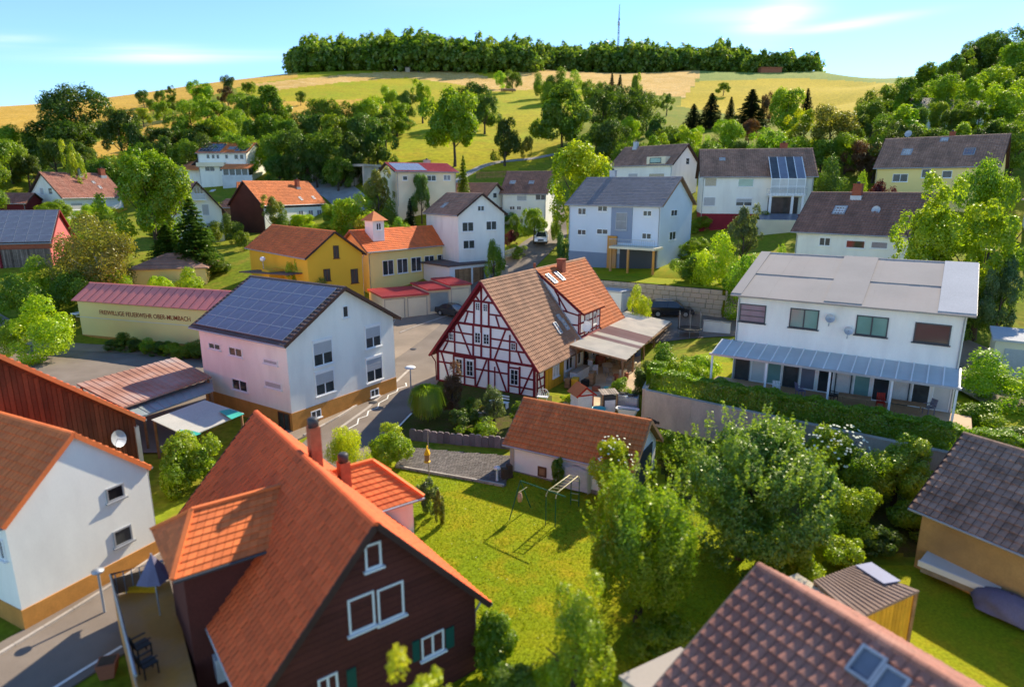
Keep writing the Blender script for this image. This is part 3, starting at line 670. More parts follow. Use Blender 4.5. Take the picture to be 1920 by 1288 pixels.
def window(T, P, U, V, w, h, kind='glass', cols=2, rows=1, fm='frame_white', out=0.06, fw=0.07, sill=True, name='window', label=None, lam=0.04):
    P, U, V = A3(P), A3(U), A3(V); N = np.cross(U, V)
    f = MB()
    f.obox(P, U, V, N, 0, fw, 0, h, -0.02, out); f.obox(P, U, V, N, w - fw, w, 0, h, -0.02, out)
    f.obox(P, U, V, N, fw, w - fw, 0, fw, -0.02, out); f.obox(P, U, V, N, fw, w - fw, h - fw, h, -0.02, out)
    if kind not in ('shutter', 'tan', 'door'):
        for k in range(1, cols): f.obox(P, U, V, N, w * k / cols - lam, w * k / cols + lam, fw, h - fw, -0.02, out - 0.012)
        for k in range(1, rows): f.obox(P, U, V, N, fw, w - fw, h * k / rows - lam * 0.6, h * k / rows + lam * 0.6, -0.02, out - 0.016)
    if sill: f.obox(P, U, V, N, -0.08, w + 0.08, -0.07, -0.004, -0.02, out + 0.08)
    o = part(T, name, f, fm, label=label)
    g = MB()
    if kind == 'half':
        g.obox(P, U, V, N, fw * 0.5, w - fw * 0.5, fw * 0.5, h * 0.5, -0.012, 0.014); part(o, 'pane', g, 'glass_dim'); g = MB()
        n = max(3, int(h * 0.5 / 0.12))
        for k in range(n): g.obox(P, U, V, N, fw, w - fw, h * (0.48 + 0.52 * k / n) + 0.006 - (fw if k == n - 1 else 0), h * (0.48 + 0.52 * (k + 1) / n) - (fw if k >= n - 1 else 0), -0.01, out - 0.01 + 0.006 * (k % 2))
        part(o, 'roller_shutter', g, 'shutter_grey'); g = MB(); g.obox(P, U, V, N, -0.02, w + 0.02, h + 0.003, h + 0.16, -0.02, out + 0.03); part(o, 'shutter_box', g, 'frame_white')
    elif kind in ('shutter', 'tan'):
        n = max(3, int(h / 0.16))
        for k in range(n): g.obox(P, U, V, N, fw, w - fw, fw + (h - 2 * fw) * k / n + 0.008, fw + (h - 2 * fw) * (k + 1) / n, -0.01, out - 0.02 + 0.006 * (k % 2))
        part(o, 'roller_shutter', g, GL[kind])
    elif kind == 'door':
        n = max(2, int(w / 0.22))
        for k in range(n): g.obox(P, U, V, N, fw + (w - 2 * fw) * k / n + 0.008, fw + (w - 2 * fw) * (k + 1) / n, fw, h - fw, -0.01, out - 0.02)
        part(o, 'door_leaf', g, GL[kind])
    else:
        g.obox(P, U, V, N, fw * 0.5, w - fw * 0.5, fw * 0.5, h - fw * 0.5, -0.012, 0.014); part(o, 'pane', g, GL[kind])
    return o
FACES = {'S': ((0, -1), X3, A3((0, -1, 0))), 'N': ((0, 1), -X3, A3((0, 1, 0))), 'W': ((-1, 0), -Y3, A3((-1, 0, 0))), 'E': ((1, 0), Y3, A3((1, 0, 0)))}
class House: pass
def house(key, name, label, cat, wall, roof, ov=0.4, wins=(), chims=(), skys=(), lites=(), verge='verge_wood', tw=0.30, th=0.36, singles=0, plinth=None, plinth_h=0.6,
          panels=None, group=None, gutter=True, flat_tiles=False, skip_side=None, fm='frame_white', down=True, depth=3.0, dims=None):
    X_, Y_, zb, az, L, W, he, hr = dims or HS[key]
    T = thing(name, label, cat, (X_, Y_, zb), math.radians(az), group)
    H = House(); H.T, H.L, H.W, H.he, H.hr, H.ov = T, L, W, he, hr, ov
    xw, yw = L / 2 - ov, W / 2 - ov; k = (hr - he) / (W / 2); H.k = k; H.xw, H.yw = xw, yw
    zt = hr - k * yw - 0.16
    w = MB(); w.prism([(-yw, -depth), (yw, -depth), (yw, zt), (0, hr - 0.16), (-yw, zt)], (0, 0, 0), Y3, Z3, X3, -xw, xw)
    H.wall = part(T, 'wall', w, wall)
    if plinth:
        p = MB(); p.box(-xw - 0.04, xw + 0.04, -yw - 0.04, yw + 0.04, -depth - 0.01, plinth_h); part(T, 'plinth', p, plinth)
    r = MB(); t_ = 0.13
    r.prism([(-W / 2, he), (0, hr), (W / 2, he), (W / 2, he - t_), (0, hr - t_ - 0.02), (-W / 2, he - t_)], (0, 0, 0), Y3, Z3, X3, -L / 2, L / 2)
    H.roof = part(T, 'roof', r, verge)
    sl = math.hypot(W / 2, hr - he); H.sl = sl
    VS = A3((0, W / 2, hr - he)) / sl; VN = A3((0, -W / 2, hr - he)) / sl
    H.VS, H.VN = VS, VN
    planes = []
    if skip_side != 'S': planes.append(((-L / 2, -W / 2, he), X3, VS, L, sl))
    if skip_side != 'N': planes.append(((L / 2, W / 2, he), -X3, VN, L, sl))
    camloc = Matrix.Rotation(-T.rotation_euler[2], 3, 'Z') @ (Vector((0, 0, CAM_H)) - T.location)
    if singles: tile_roof(T, 'roof_tiles', planes, roof, tw, th, singles, camloc)
    else: tile_roof(H.roof, 'roof_tiles', planes, roof, tw, th)
    rc = MB(); n = int(L / 0.4)
    for i in range(n):
        x0 = -L / 2 + L * i / n
        rc.prism([(-0.14, -0.05), (-0.09, 0.055), (0, 0.085), (0.09, 0.055), (0.14, -0.05)], (0, 0, hr), Y3, Z3, X3, x0 - 0.02, x0 + L / n, 0.3 + 0.4 * rnd.random())
    part(H.roof, 'ridge_cap', rc, roof)
    for x in (-L / 2, L / 2):
        for s in (-1, 1):
            vb = MB(); vb.beam((x, s * (W / 2 + 0.0), he - 0.06), (x, s * 0.02, hr - 0.06), 0.07, 0.20); part(H.roof, 'verge_board', vb, verge)
    if gutter:
        for s in (-1, 1):
            g = MB(); g.tube([(-L / 2, s * (W / 2 + 0.05), he - 0.05), (L / 2, s * (W / 2 + 0.05), he - 0.05)], 0.065, 6); part(T, 'gutter', g, 'frame_brown' if key == 'timber' else 'zinc')
        if down:
            for x in (-xw + 0.1, xw - 0.1): g = MB(); g.tube([(x, -W / 2, he - 0.08), (x, -yw - 0.06, he - 0.45), (x, -yw - 0.06, -1)], 0.045, 6); part(T, 'downpipe', g, 'zinc')
    for wd in wins: add_win(H, wd, fm)
    for c in chims:   # x, y, width, top height above the ridge, material
        x, y, cw, top, cm = c; zb_ = hr - k * abs(y) - 0.5
        b = MB(); b.box(x - cw / 2, x + cw / 2, y - cw * 0.4, y + cw * 0.4, zb_, hr + top)
        b.box(x - cw / 2 - 0.05, x + cw / 2 + 0.05, y - cw * 0.4 - 0.05, y + cw * 0.4 + 0.05, hr + top, hr + top + 0.07)
        co = part(T, 'chimney', b, cm)
        b = MB(); b.lathe([(0.0, 0.0), (cw * 0.22, 0), (cw * 0.2, 0.22), (0.0, 0.24)], (x, y, hr + top + 0.072), 8); part(co, 'chimney_pot', b, 'dark_metal')
        b = MB(); b.box(x - cw / 2 - 0.12, x + cw / 2 + 0.12, y - cw * 0.4 - 0.1, y + cw * 0.4 + 0.1, zb_, zb_ + 0.5 + k * 0.12 + 0.05); part(co, 'flashing', b, 'zinc')
    for s_ in skys:   # pan, x0, y0, x1, y1, side, glass
        pan, x0, y0, x1, y1, side, gl = s_
        roof_window(H, Q(pan, x0, y0), Q(pan, x1, y1), side, gl)
    return H
def add_win(H, wd, fm='frame_white'):
    """wd = face, panel, x0, y0, x1, y1, kind, cols, rows[, frame]: corner spots of the window read on that wall"""
    face, pan, x0, y0, x1, y1, kind, cols, rows = wd[:9]
    f = wd[9] if len(wd) > 9 else fm
    (sx, sy), U, N = FACES[face]; P0 = (sx * H.xw, sy * H.yw, 0)
    a = onp(H.T, *Q(pan, x0, y0), P0, N); b = onp(H.T, *Q(pan, x1, y1), P0, N)
    u0, u1 = sorted((float(a @ U), float(b @ U))); z0, z1 = sorted((a[2], b[2]))
    w, h = max(0.35, u1 - u0), max(0.35, z1 - z0)
    w, h = min(w, 3.6), min(h, 2.4)
    P = A3(P0) * np.abs(N) + U * u0 + Z3 * z0
    return window(H.T, P, U, Z3, w, h, kind, cols, rows, f)
def roof_window(H, q0, q1, side='S', gl='sky', w=None, h=None, lift=0.06):
    N = A3((0, -H.k, 1)) if side == 'S' else A3((0, H.k, 1)); V = H.VS if side == 'S' else H.VN; U = X3 if side == 'S' else -X3
    a = onp(H.T, *q0, (0, 0, H.hr), N); b = onp(H.T, *q1, (0, 0, H.hr), N); c = (a + b) / 2
    w = w or float(np.clip(abs((b - a) @ U), 0.55, 1.3)); h = h or float(np.clip(abs((b - a) @ V), 0.7, 1.5))
    P = c - U * w / 2 - V * h / 2 + unit(N) * lift
    return window(H.T, P, U, V, w, h, gl, 1, 1, 'zinc', 0.09, 0.07, False, 'roof_window')
def panels(H, side, u0, u1, v0, v1, nu, nv, m='panel_blue', lift=0.10):
    V = H.VS if side == 'S' else H.VN; U = X3 if side == 'S' else -X3; N = np.cross(U, V)
    O = A3((-H.L / 2, -H.W / 2, H.he)) if side == 'S' else A3((H.L / 2, H.W / 2, H.he))
    pw, ph = (u1 - u0) / nu, (v1 - v0) / nv; me = fr = None
    for j in range(nv):
        for i in range(nu):
            P = O + U * (u0 + i * pw) + V * (v0 + j * ph) + N * lift
            if me is None:
                b = MB(); b.obox((0, 0, 0), U, V, N, 0.03, pw - 0.03, 0.03, ph - 0.03, 0, 0.03); me = b.mesh('solar_panel'); me.materials.append(MATS[m])
                b = MB()
                for a_ in ((0.012, 0.032, 0.01, ph - 0.01), (pw - 0.032, pw - 0.012, 0.01, ph - 0.01), (0.04, pw - 0.04, 0.01, 0.04), (0.04, pw - 0.04, ph - 0.04, ph - 0.01)):
                    b.obox((0, 0, 0), U, V, N, *a_, -0.02, 0.038)
                fr = b.mesh('panel_frame'); fr.materials.append(MATS['zinc'])
            o = bpy.data.objects.new('solar_panel', me); COL.objects.link(o); o.parent = H.T; o.location = tuple(float(q) for q in P)
            f = bpy.data.objects.new('panel_frame', fr); COL.objects.link(f); f.parent = o
def dish(T, P, aim, r=0.42, m='zinc'):
    P, a = A3(P), unit(aim); ref = Z3; s_ = unit(np.cross(a, ref)); u_ = np.cross(s_, a)
    b = MB(); n = 14; vs = [P - a * r * 0.22]
    for q, d in ((0.5, 0.16), (1.0, 0.0)):
        for k in range(n):
            t = 2 * math.pi * k / n; vs.append(P + (s_ * math.cos(t) + u_ * math.sin(t)) * r * q - a * r * d)
    fs = [(0, 1 + k, 1 + (k + 1) % n) for k in range(n)] + [(1 + k, 1 + n + k, 1 + n + (k + 1) % n, 1 + (k + 1) % n) for k in range(n)]
    b.add(vs, fs, smooth=True); b.tube([P - a * r * 0.2, P + a * r * 0.8 - u_ * r * 0.3], 0.02, 5); b.tube([P - a * r * 0.2, P - a * 0.25 - Z3 * 0.5], 0.025, 5)
    return part(T, 'satellite_dish', b, m)
# ------------------------------------------------------------------ the half-timbered farmhouse
def build_timber():
    X_, Y_, zb, az, L, W, he, hr = HS['timber']
    H = house('timber', 'timber_framed_house', 'white half-timbered farmhouse with dark red beams and tiled roof in the centre', 'house', 'timber_infill', 'tile_aged', ov=0.5,
              skip_side='S', plinth='stone_plinth', plinth_h=-0.12, tw=0.235, th=0.355, verge='timber_red', down=False)
    T = H.T; k = H.k; xs = -0.92
    sl = H.sl
    # right slope: aged tiles at the front, new orange tiles behind
    tile_roof(H.roof, 'roof_tiles', [((-L / 2, -W / 2, he), X3, H.VS, xs + L / 2, sl)], 'tile_aged', 0.235, 0.355)
    tile_roof(H.roof, 'orange_roof_tiles', [((3.7, -W / 2, he), X3, H.VS, L / 2 - 3.7, sl)], 'tile_orange', 0.235, 0.355)
    # long dormer with its own flatter roof
    ds = (hr - 5.2) / 4.89; xe = 3.72
    dl = math.hypot(4.89, hr - 5.2); DV = A3((0, 4.89, hr - 5.2)) / dl
    d = MB(); d.prism([(-4.89, 5.2), (0, hr - 0.0), (0, hr - 0.2), (-4.89, 5.06)], (0, 0, 0), Y3, Z3, X3, xs - 0.12, xe + 0.1)
    dorm = part(T, 'dormer_roof', d, 'timber_red')
    tile_roof(dorm, 'dormer_tiles', [((xs - 0.12, -4.89, 5.2), X3, DV, xe - xs + 0.2, dl)], 'tile_orange', 0.235, 0.355, lift=0.03)
    w = MB(); zr = lambda y: hr - k * abs(y)
    w.prism([(-4.5, zr(-4.5) - 0.3), (-4.5, 5.32), (-0.3, hr - 0.35), (-0.3, hr - 0.8)], (0, 0, 0), Y3, Z3, X3, xs + 0.02, xe - 0.05)
    part(T, 'dormer_wall', w, 'timber_infill')
    def beam(p, q, wd, n, face='W'):
        b = MB(); p, q = A3(p), A3(q); b.beam(p, q, wd, 0.09, up=n); part(T, 'timber_beam', b, 'timber_red')
    fx = -H.xw - 0.012
    Hs = [(4.72, -0.05, -4.68, -0.05, .22), (4.8, 2.56, -4.6, 2.50, .2), (4.62, 1.63, 3.05, 1.66, .13), (0.83, 1.53, -2.21, 1.55, .13), (-3.33, 1.44, -4.55, 1.40, .13), (2.97, 5.21, -2.36, 5.18, .19),
          (4.05, 3.54, -3.7, 3.49, .14), (3.5, 4.41, 1.11, 4.36, .13), (-0.67, 4.25, -2.9, 4.22, .13), (1.3, 7.17, -1.1, 7.12, .16), (2.05, 6.27, 0.93, 6.21, .13), (-0.5, 6.2, -1.75, 6.17, .13),
          (3.01, 2.38, 0.92, 2.38, .2), (-2.34, 2.1, -3.28, 2.13, .13), (-2.3, 0.62, -4.6, 0.62, .13), (2.95, 0.72, 0.91, 0.72, .13)]
    Vs = [(0.22, 8.3, 0.3, 2.6, .16), (0.9, 7.11, 0.97, 5.2, .15), (-0.47, 7.05, -0.45, 5.2, .15), (2.89, 4.9, 2.91, 2.6, .13), (1.04, 5.12, 1.08, 2.57, .16), (-0.62, 5.12, -0.6, 2.57, .16), (-2.4, 4.75, -2.38, 2.6, .13),
          (3.52, 4.3, 3.56, 3.61, .1), (-2.99, 4.19, -2.99, 3.5, .1), (3.03, 2.5, 3.08, 0, .15), (1.97, 2.4, 1.98, 0, .15), (0.91, 2.45, 0.91, 0, .16), (-0.4, 2.42, -0.38, 0, .15), (-0.99, 1.96, -0.98, 0, .1),
          (-2.28, 2.47, -2.27, 0, .16), (-3.29, 2.29, -3.29, 0, .15), (4.68, 2.6, 4.70, 0, .22), (-4.60, 2.5, -4.61, 0, .22)]
    Ds = [(0.86, 7.66, 0.45, 7.22), (-0.46, 7.76, 0.05, 7.2), (1.53, 6.2, 1.88, 5.26), (-1.12, 6.1, -1.43, 5.25), (2.54, 5.15, 1.34, 2.62), (-2.0, 5.1, -0.97, 2.6), (3.59, 3.49, 4.1, 2.66), (-3.13, 3.45, -3.49, 2.59),
          (4.31, 2.5, 3.5, 0.1), (-0.21, 2.4, 0.8, 0.0), (-1.1, 2.42, -2.1, 0.0), (-4.5, 2.41, -3.4, 0.0)]
    for a, b, c_, d_, w_ in Hs: beam((fx - 0.006, a, b), (fx - 0.006, c_, d_), w_, (-1, 0, 0))
    for a, b, c_, d_, w_ in Vs: beam((fx, a, b), (fx, c_, d_), w_, (-1, 0, 0))
    for a, b, c_, d_ in Ds: beam((fx + 0.008, a, b), (fx + 0.008, c_, d_), 0.14, (-1, 0, 0))
    for s in (-1, 1): beam((fx - 0.01, s * 4.72, hr - k * 4.72 - 0.32), (fx - 0.01, 0.1 * s, hr - 0.42), 0.16, (-1, 0, 0))
    Wn = [(0.78, 7.03, 0.36, 6.4, 2, 3), (0.07, 7.0, -0.36, 6.38, 2, 3), (0.93, 4.62, 0.30, 3.7, 2, 3), (0.10, 4.61, -0.53, 3.69, 2, 3), (3.46, 4.24, 3.02, 3.64, 2, 2), (-2.49, 4.14, -2.93, 3.56, 2, 2),
          (2.85, 2.18, 2.12, 0.82, 2, 3), (1.80, 2.16, 1.06, 0.8, 2, 3), (-2.42, 2.04, -3.20, 0.70, 2, 3)]
    for y1, z1, y0, z0, c_, r_ in Wn:
        window(T, (-H.xw, y1, z0), -Y3, Z3, y1 - y0, z1 - z0, 'dark', c_, r_, 'frame_white', 0.075, 0.075 if z1 - z0 > 0.7 else 0.05, False, lam=0.016)
    # long side: framed bay, yellow boards, kitchen windows
    yf = -H.yw - 0.012
    for a, b, c_, d_, w_ in [(-9.25, -0.05, -7.9, -0.05, .18), (-9.25, 1.35, -7.9, 1.35, .13), (-9.25, 0.65, -7.9, 0.65, .1), (-9.2, 1.9, -9.15, 0, .2), (-7.95, 1.9, -7.95, 0, .16), (-8.9, 1.8, -8.3, 0, .12)]:
        b_ = MB(); b_.beam((a, yf, b), (c_, yf, d_), w_, 0.09, up=(0, -1, 0)); part(T, 'timber_beam', b_, 'timber_red')
    n = 16
    for i in range(n):
        b_ = MB(); x0 = -7.85 + i * 0.21; b_.box(x0 + 0.008, x0 + 0.205, -H.yw - 0.06, -H.yw - 0.015, -0.1, 1.95 + (0.0 if i > 8 else -0.0), rnd.random()); part(T, 'board', b_, 'yellow_wood')
    for x0, w_, kd in [(-6.6, 1.1, 'curtain'), (-4.2, 1.3, 'glass'), (-2.4, 1.2, 'glass'), (1.4, 1.1, 'glass')]:
        window(T, (x0, -H.yw - 0.06, 0.85), X3, Z3, w_, 1.05, kd, 2, 1, 'frame_white')
    window(T, (-0.4, -H.yw - 0.02, 0.0), X3, Z3, 1.0, 1.95, 'glass', 1, 2, 'frame_brown', sill=False, name='door')
    # dormer front and cheek timbers
    yd = -4.5 - 0.01
    for x_ in (xs + 0.1, 0.1, 1.0, 1.9, 2.8, xe - 0.15):
        b_ = MB(); b_.beam((x_, yd, 3.1), (x_, yd, 5.2), 0.14, 0.08, up=(0, -1, 0)); part(T, 'timber_beam', b_, 'timber_red')
    for z_ in (3.35, 4.3, 5.12):
        b_ = MB(); b_.beam((xs, yd - 0.006, z_), (xe, yd - 0.006, z_), 0.13, 0.08, up=(0, -1, 0)); part(T, 'timber_beam', b_, 'timber_red')
    window(T, (0.25, -4.5, 3.6), X3, Z3, 0.7, 1.25, 'curtain', 2, 3, 'frame_white', lam=0.02); window(T, (2.0, -4.5, 3.7), X3, Z3, 0.7, 1.0, 'glass', 2, 2, 'frame_white')
    xc = xs + 0.01
    for (a, b, c_, d_) in [(-4.42, 3.2, -4.42, 5.2), (-4.4, 5.02, -2.6, 5.38), (-4.4, 4.15, -3.75, 4.15), (-4.5, 5.28, -0.6, 8.22), (-3.3, 5.2, -2.0, 7.1), (-2.6, 5.45, -2.35, 6.75)]:
        b_ = MB(); b_.beam((xc, a, b), (xc, c_, d_), 0.13, 0.07, up=(-1, 0, 0)); part(T, 'timber_beam', b_, 'timber_red')
    b_ = MB(); b_.beam((xs - 0.08, -4.75, he + (W / 2 - 4.75) * k + 0.10), (xs - 0.08, -0.15, hr - 0.1), 0.22, 0.05, up=(0, -k, 1)); part(T, 'flashing', b_, 'zinc')
    dish(T, (xs + 0.9, -4.75, 3.95), (-0.6, -0.8, 0.25), 0.5, 'plastic_white')
    # chimney, roof windows, lightning of the ridge, gutter pipe at the left eave
    b_ = MB(); b_.box(2.55, 3.25, -1.05, -0.45, 7.4, 9.35); b_.box(2.50, 3.30, -1.1, -0.4, 9.35, 9.43); ch = part(T, 'chimney', b_, 'brick_chimney')
    b_ = MB(); b_.tube([(-0.9, 0.05, 8.7), (-0.9, 0.05, 9.35)], 0.12, 8); part(T, 'vent_pipe', b_, 'brick_chimney')
    for px, py in [((1042, 615), 0), ((1060, 606), 0)]: pass
    for q, w_ in [((1044, 616), 0.55), ((1058, 609), 0.55)]:
        roof_window(H, q, q, 'S', 'sky', 0.55, 1.15)
    roof_window(H, (1047, 596), (1047, 596), 'S', 'sky', 0.5, 0.6)
    N = unit(np.cross(X3, DV))
    for q in [(1034, 526), (1049, 521)]:
        c_ = onp(T, *q, (0, 0, hr), N); window(T, c_ - X3 * 0.3 - DV * 0.5 + N * 0.1, X3, DV, 0.62, 1.2, 'sky', 1, 1, 'zinc', 0.09, 0.06, False, 'roof_window')
    b_ = MB(); b_.tube([(-9.6, 5.2, 2.15), (-9.5, 4.85, 1.6), (-9.45, 4.85, -0.5)], 0.05, 6); part(T, 'downpipe', b_, 'timber_red')
    # snow guard rail above the front eave
    b_ = MB(); b_.beam((-3.1, -5.05, he + 0.28), (-1.9, -4.55, he + 0.95), 0.12, 0.04); part(T, 'flashing', b_, 'zinc')
    return H
HT = build_timber()

# patio roof leaning on the farmhouse
def build_patio_roof():
    T = thing('patio_roof', 'flat corrugated patio roof in cream and brown strips beside the timber-framed house', 'canopy', HS['timber'][:3], math.radians(HS['timber'][3]))
    n = 17; x0, x1 = -3.4, 13.3
    for i in range(n):
        a, b = x0 + (x1 - x0) * i / n, x0 + (x1 - x0) * (i + 1) / n
        yi = -4.75 if a < 9.5 else -3.6; zi = 2.98
        yo = -9.85 + (a - x0) / (x1 - x0) * 1.5; zo = 2.35 + 0.01 * (i % 2)
        mb = MB(); c_ = 6
        for j in range(c_ * 2):
            u0, u1 = a + (b - a) * j / (c_ * 2) + 0.0, a + (b - a) * (j + 1) / (c_ * 2)
            h0, h1 = (0.0, 0.035) if j % 2 == 0 else (0.035, 0.0)
            mb.add([(u0, yo, zo + h0), (u1, yo, zo + h1), (u1, yi, zi + h1), (u0, yi, zi + h0), (u0, yo, zo + h0 - 0.02), (u1, yo, zo + h1 - 0.02), (u1, yi, zi + h1 - 0.02), (u0, yi, zi + h0 - 0.02)], [(0, 1, 2, 3), (7, 6, 5, 4), (4, 5, 1, 0)])
        m_ = 'fibre_brown' if i in (4, 6, 7, 8) else 'fibre_cream'
        part(T, 'roof_sheet', mb, m_)
    for y_ in (-4.9, -6.5, -8.3, -9.6):
        b = MB(); b.beam((x0 - 0.1, y_ + (0.0), 2.92 - (-4.75 - y_) * 0.125 - 0.11), (x1 - 0.3, y_ + 1.0, 2.92 - (-5.2 - y_) * 0.125 - 0.17), 0.10, 0.14); part(T, 'beam', b, 'wood')
    for x_, y_ in [(-3.2, -5.3), (-3.3, -9.5), (-0.2, -9.3), (3.4, -9.0), (7.2, -8.7), (11.2, -8.4), (12.7, -4.0)]:
        b = MB(); b.box(x_ - 0.07, x_ + 0.07, y_ - 0.07, y_ + 0.07, -0.3, 2.26 if y_ < -6 else 2.72); part(T, 'post', b, 'wood')
    b = MB(); b.beam((-3.45, -4.8, 2.9), (-3.45, -9.9, 2.27), 0.05, 0.16); part(T, 'fascia_board', b, 'wood')
    b = MB(); b.beam((-3.3, -9.45, 1.3), (-2.3, -9.9, 2.2), 0.08, 0.08); part(T, 'brace', b, 'wood')
    return T
build_patio_roof()

# ------------------------------------------------------------------ the other houses
def build_near_red():
    H = house('near_red', 'shingled_house', 'dark brown shingle house with bright orange-red roof, nearest to the camera', 'house', 'shingle_cladding', 'tile_red', 0.4,
              wins=[('W', 8, 125, 492, 225, 598, 'dark', 1, 1), ('W', 8, 30, 798, 190, 928, 'dark', 1, 1), ('W', 8, 196, 740, 352, 868, 'curtain', 1, 1), ('W', 8, 445, 1012, 575, 1070, 'dark', 2, 1), ('W', 7, 1780, 1245, 1900, 1300, 'dark', 2, 1)],
              singles=300, tw=0.26, th=0.34, plinth='ochre_wall', plinth_h=0.4, depth=2.5)
    T = H.T
    for x0, y0, x1, y1 in [(395, 1032, 437, 1125), (583, 958, 630, 1050), (25, 1190, 85, 1290)]:
        a = onp(T, *Q(8, x0, y0), (-H.xw, 0, 0), X3); b = onp(T, *Q(8, x1, y1), (-H.xw, 0, 0), X3)
        mb = MB(); mb.box(-H.xw - 0.07, -H.xw - 0.02, min(a[1], b[1]), max(a[1], b[1]), min(a[2], b[2]), max(a[2], b[2])); part(T, 'window_shutter', mb, 'shutter_green')
    # rows of shingles on the gable
    mb = MB(); z = 0.45
    while z < H.hr - 0.5:
        y_ = min(H.yw, (H.hr - 0.2 - z) / H.k)
        mb.obox((-H.xw, 0, z), Y3, unit((-0.05, 0, 1)), unit((-1, 0, -0.05)), -y_, y_, 0, 0.25, -0.004, 0.016, rnd.random()); z += 0.235
    part(T, 'shingle_course', mb, 'shingle_cladding', 'stuff')
    def wing(xc, hwid, zr, ze, yin_r, yhip, yend, s, wall, label, name):
        """cross gable with a hipped end; s=+1 left slope, -1 right slope"""
        mb = MB(); k = H.k; yv = (H.hr - ze) / k
        A_, B_ = (xc, s * yin_r, zr), (xc, s * yhip, zr)
        n0, n1 = (xc - hwid, s * yend, ze), (xc + hwid, s * yend, ze)
        v0, v1 = (xc - hwid, s * (yv - 0.1), ze), (xc + hwid, s * (yv - 0.1), ze)
        mb.add([A_, B_, n0, v0], [(0, 1, 2, 3)]); mb.add([A_, B_, n1, v1], [(0, 3, 2, 1)]); mb.add([B_, n0, n1], [(0, 1, 2)])
        lo = lambda p: (p[0], p[1], p[2] - 0.14)
        mb.add([n0, v0, lo(v0), lo(n0)], [(0, 1, 2, 3)]); mb.add([n1, v1, lo(v1), lo(n1)], [(0, 1, 2, 3)]); mb.add([n0, n1, lo(n1), lo(n0)], [(0, 1, 2, 3)])
        mb.add([lo(n0), lo(n1), lo(v1), lo(v0)], [(0, 1, 2, 3)])
        r = part(T, name, mb, 'tile_bright')
        # tile courses on the near face of the wing and on its hip
        tm = MB(); nrows = 9
        for j in range(nrows):
            t0, t1 = j / nrows, (j + 1) / nrows
            for (p0, p1, q0, q1) in (((v0, n0, A_, B_)), ((n0, n1, B_, B_)), ((n1, v1, B_, A_))):
                p0, p1, q0, q1 = map(A3, (p0, p1, q0, q1)); a = p0 + (q0 - p0) * t0; b = p1 + (q1 - p1) * t0; c_ = p1 + (q1 - p1) * t1; d = p0 + (q0 - p0) * t1
                nn = unit(np.cross(p1 - p0, (q0 + q1) / 2 - p0)); nn = nn if nn[2] > 0 else -nn
                m_ = max(1, int(np.linalg.norm(b - a) / 0.26))
                for i in range(m_):
                    f0, f1 = i / m_, (i + 0.94) / m_
                    e = a + (b - a) * f0 + nn * 0.05; f = a + (b - a) * f1 + nn * 0.05; g = d + (c_ - d) * f1 + nn * 0.015; h = d + (c_ - d) * f0 + nn * 0.015
                    tm.add([e, f, g, h, e - nn * 0.04, f - nn * 0.04], [(0, 1, 2, 3), (4, 5, 1, 0)], rnd.random())
        part(r, 'wing_tiles', tm, 'tile_bright', 'stuff')
        hb = MB()
        for p in (n0, n1): hb.beam(A3(p) + Z3 * 0.05, A3(B_) + Z3 * 0.06, 0.16, 0.10)
        hb.beam(A3(A_) + Z3 * 0.06, A3(B_) + Z3 * 0.06, 0.16, 0.1); part(r, 'ridge_cap', hb, 'tile_bright')
        vb = MB(); vb.beam(A3(v0) + A3((0.0, -s * 0.05, 0.05)), A3(A_) + A3((0, -s * 0.05, 0.05)), 0.18, 0.04, up=(0, s * k, 1)); part(r, 'valley_flashing', vb, 'zinc')
        w = MB(); yw2 = yend - 0.35; w.box(xc - hwid + 0.35, xc + hwid - 0.35, min(s * 0.6, s * yw2), max(s * 0.6, s * yw2), 0.3 if s > 0 else 2.2, ze - 0.1); part(T, 'wing_wall', w, wall)
        g = MB(); g.tube([A3(n0) + A3((-0.05, 0, -0.05)), A3(v0) + A3((-0.05, 0, -0.05))], 0.06, 6); part(r, 'gutter', g, 'frame_dark' if s > 0 else 'zinc')
    wing(0.11, 1.95, 6.84, 5.6, 0.9, 3.96, 5.05, 1, 'shingle_cladding', None, 'wing_roof')
    wing(1.3, 1.6, 6.3, 4.8, 1.45, 3.3, 4.85, -1, 'white_wall', None, 'dormer_roof')
    for (x, y, z0, z1, w, cm) in [(0.5, -0.6, 6.6, 8.75, 0.42, 'chimney_orange'), (0.5, -1.7, 5.5, 7.0, 0.42, 'chimney_orange')]:
        b = MB(); b.box(x - w / 2, x + w / 2, y - w / 2, y + w / 2, z0, z1); c_ = part(T, 'chimney', b, cm)
        b = MB(); b.lathe([(0, 0), (w * 0.5, 0), (w * 0.5, 0.3), (w * 0.35, 0.36), (0, 0.36)], (x, y, z1 + 0.003), 12); part(c_, 'chimney_cap', b, 'dark_metal')
    # extractor box and downpipe on the left wall
    b = MB(); b.box(-1.9, -1.1, H.yw, H.yw + 0.4, 1.3, 2.2); part(T, 'box', b, 'plastic_white')
    b = MB(); b.tube([(-5.9, H.W / 2 + 0.05, 3.2), (-5.6, H.yw + 0.07, 2.6), (-5.6, H.yw + 0.07, -0.5)], 0.06, 6); part(T, 'downpipe', b, 'zinc')
build_near_red()

HC = house('corner', 'brown_roofed_house', 'house with weathered reddish-brown tiled roof and one skylight, in the bottom right corner', 'house', 'cream_wall', 'tile_redbrown', 0.35, tw=0.29, th=0.38, singles=300, verge='tile_brownlight',
           dims=(10.7, 10.6, -0.94, -60.21, 14.0, 9.33, 3.08, 6.18))
roof_window(HC, (1600, 1215), (1655, 1288), 'S', 'bluish', 0.62, 0.8, 0.1)
roof_window(HC, (1650, 1280), (1690, 1300), 'S', 'bluish', 0.6, 0.8, 0.1)

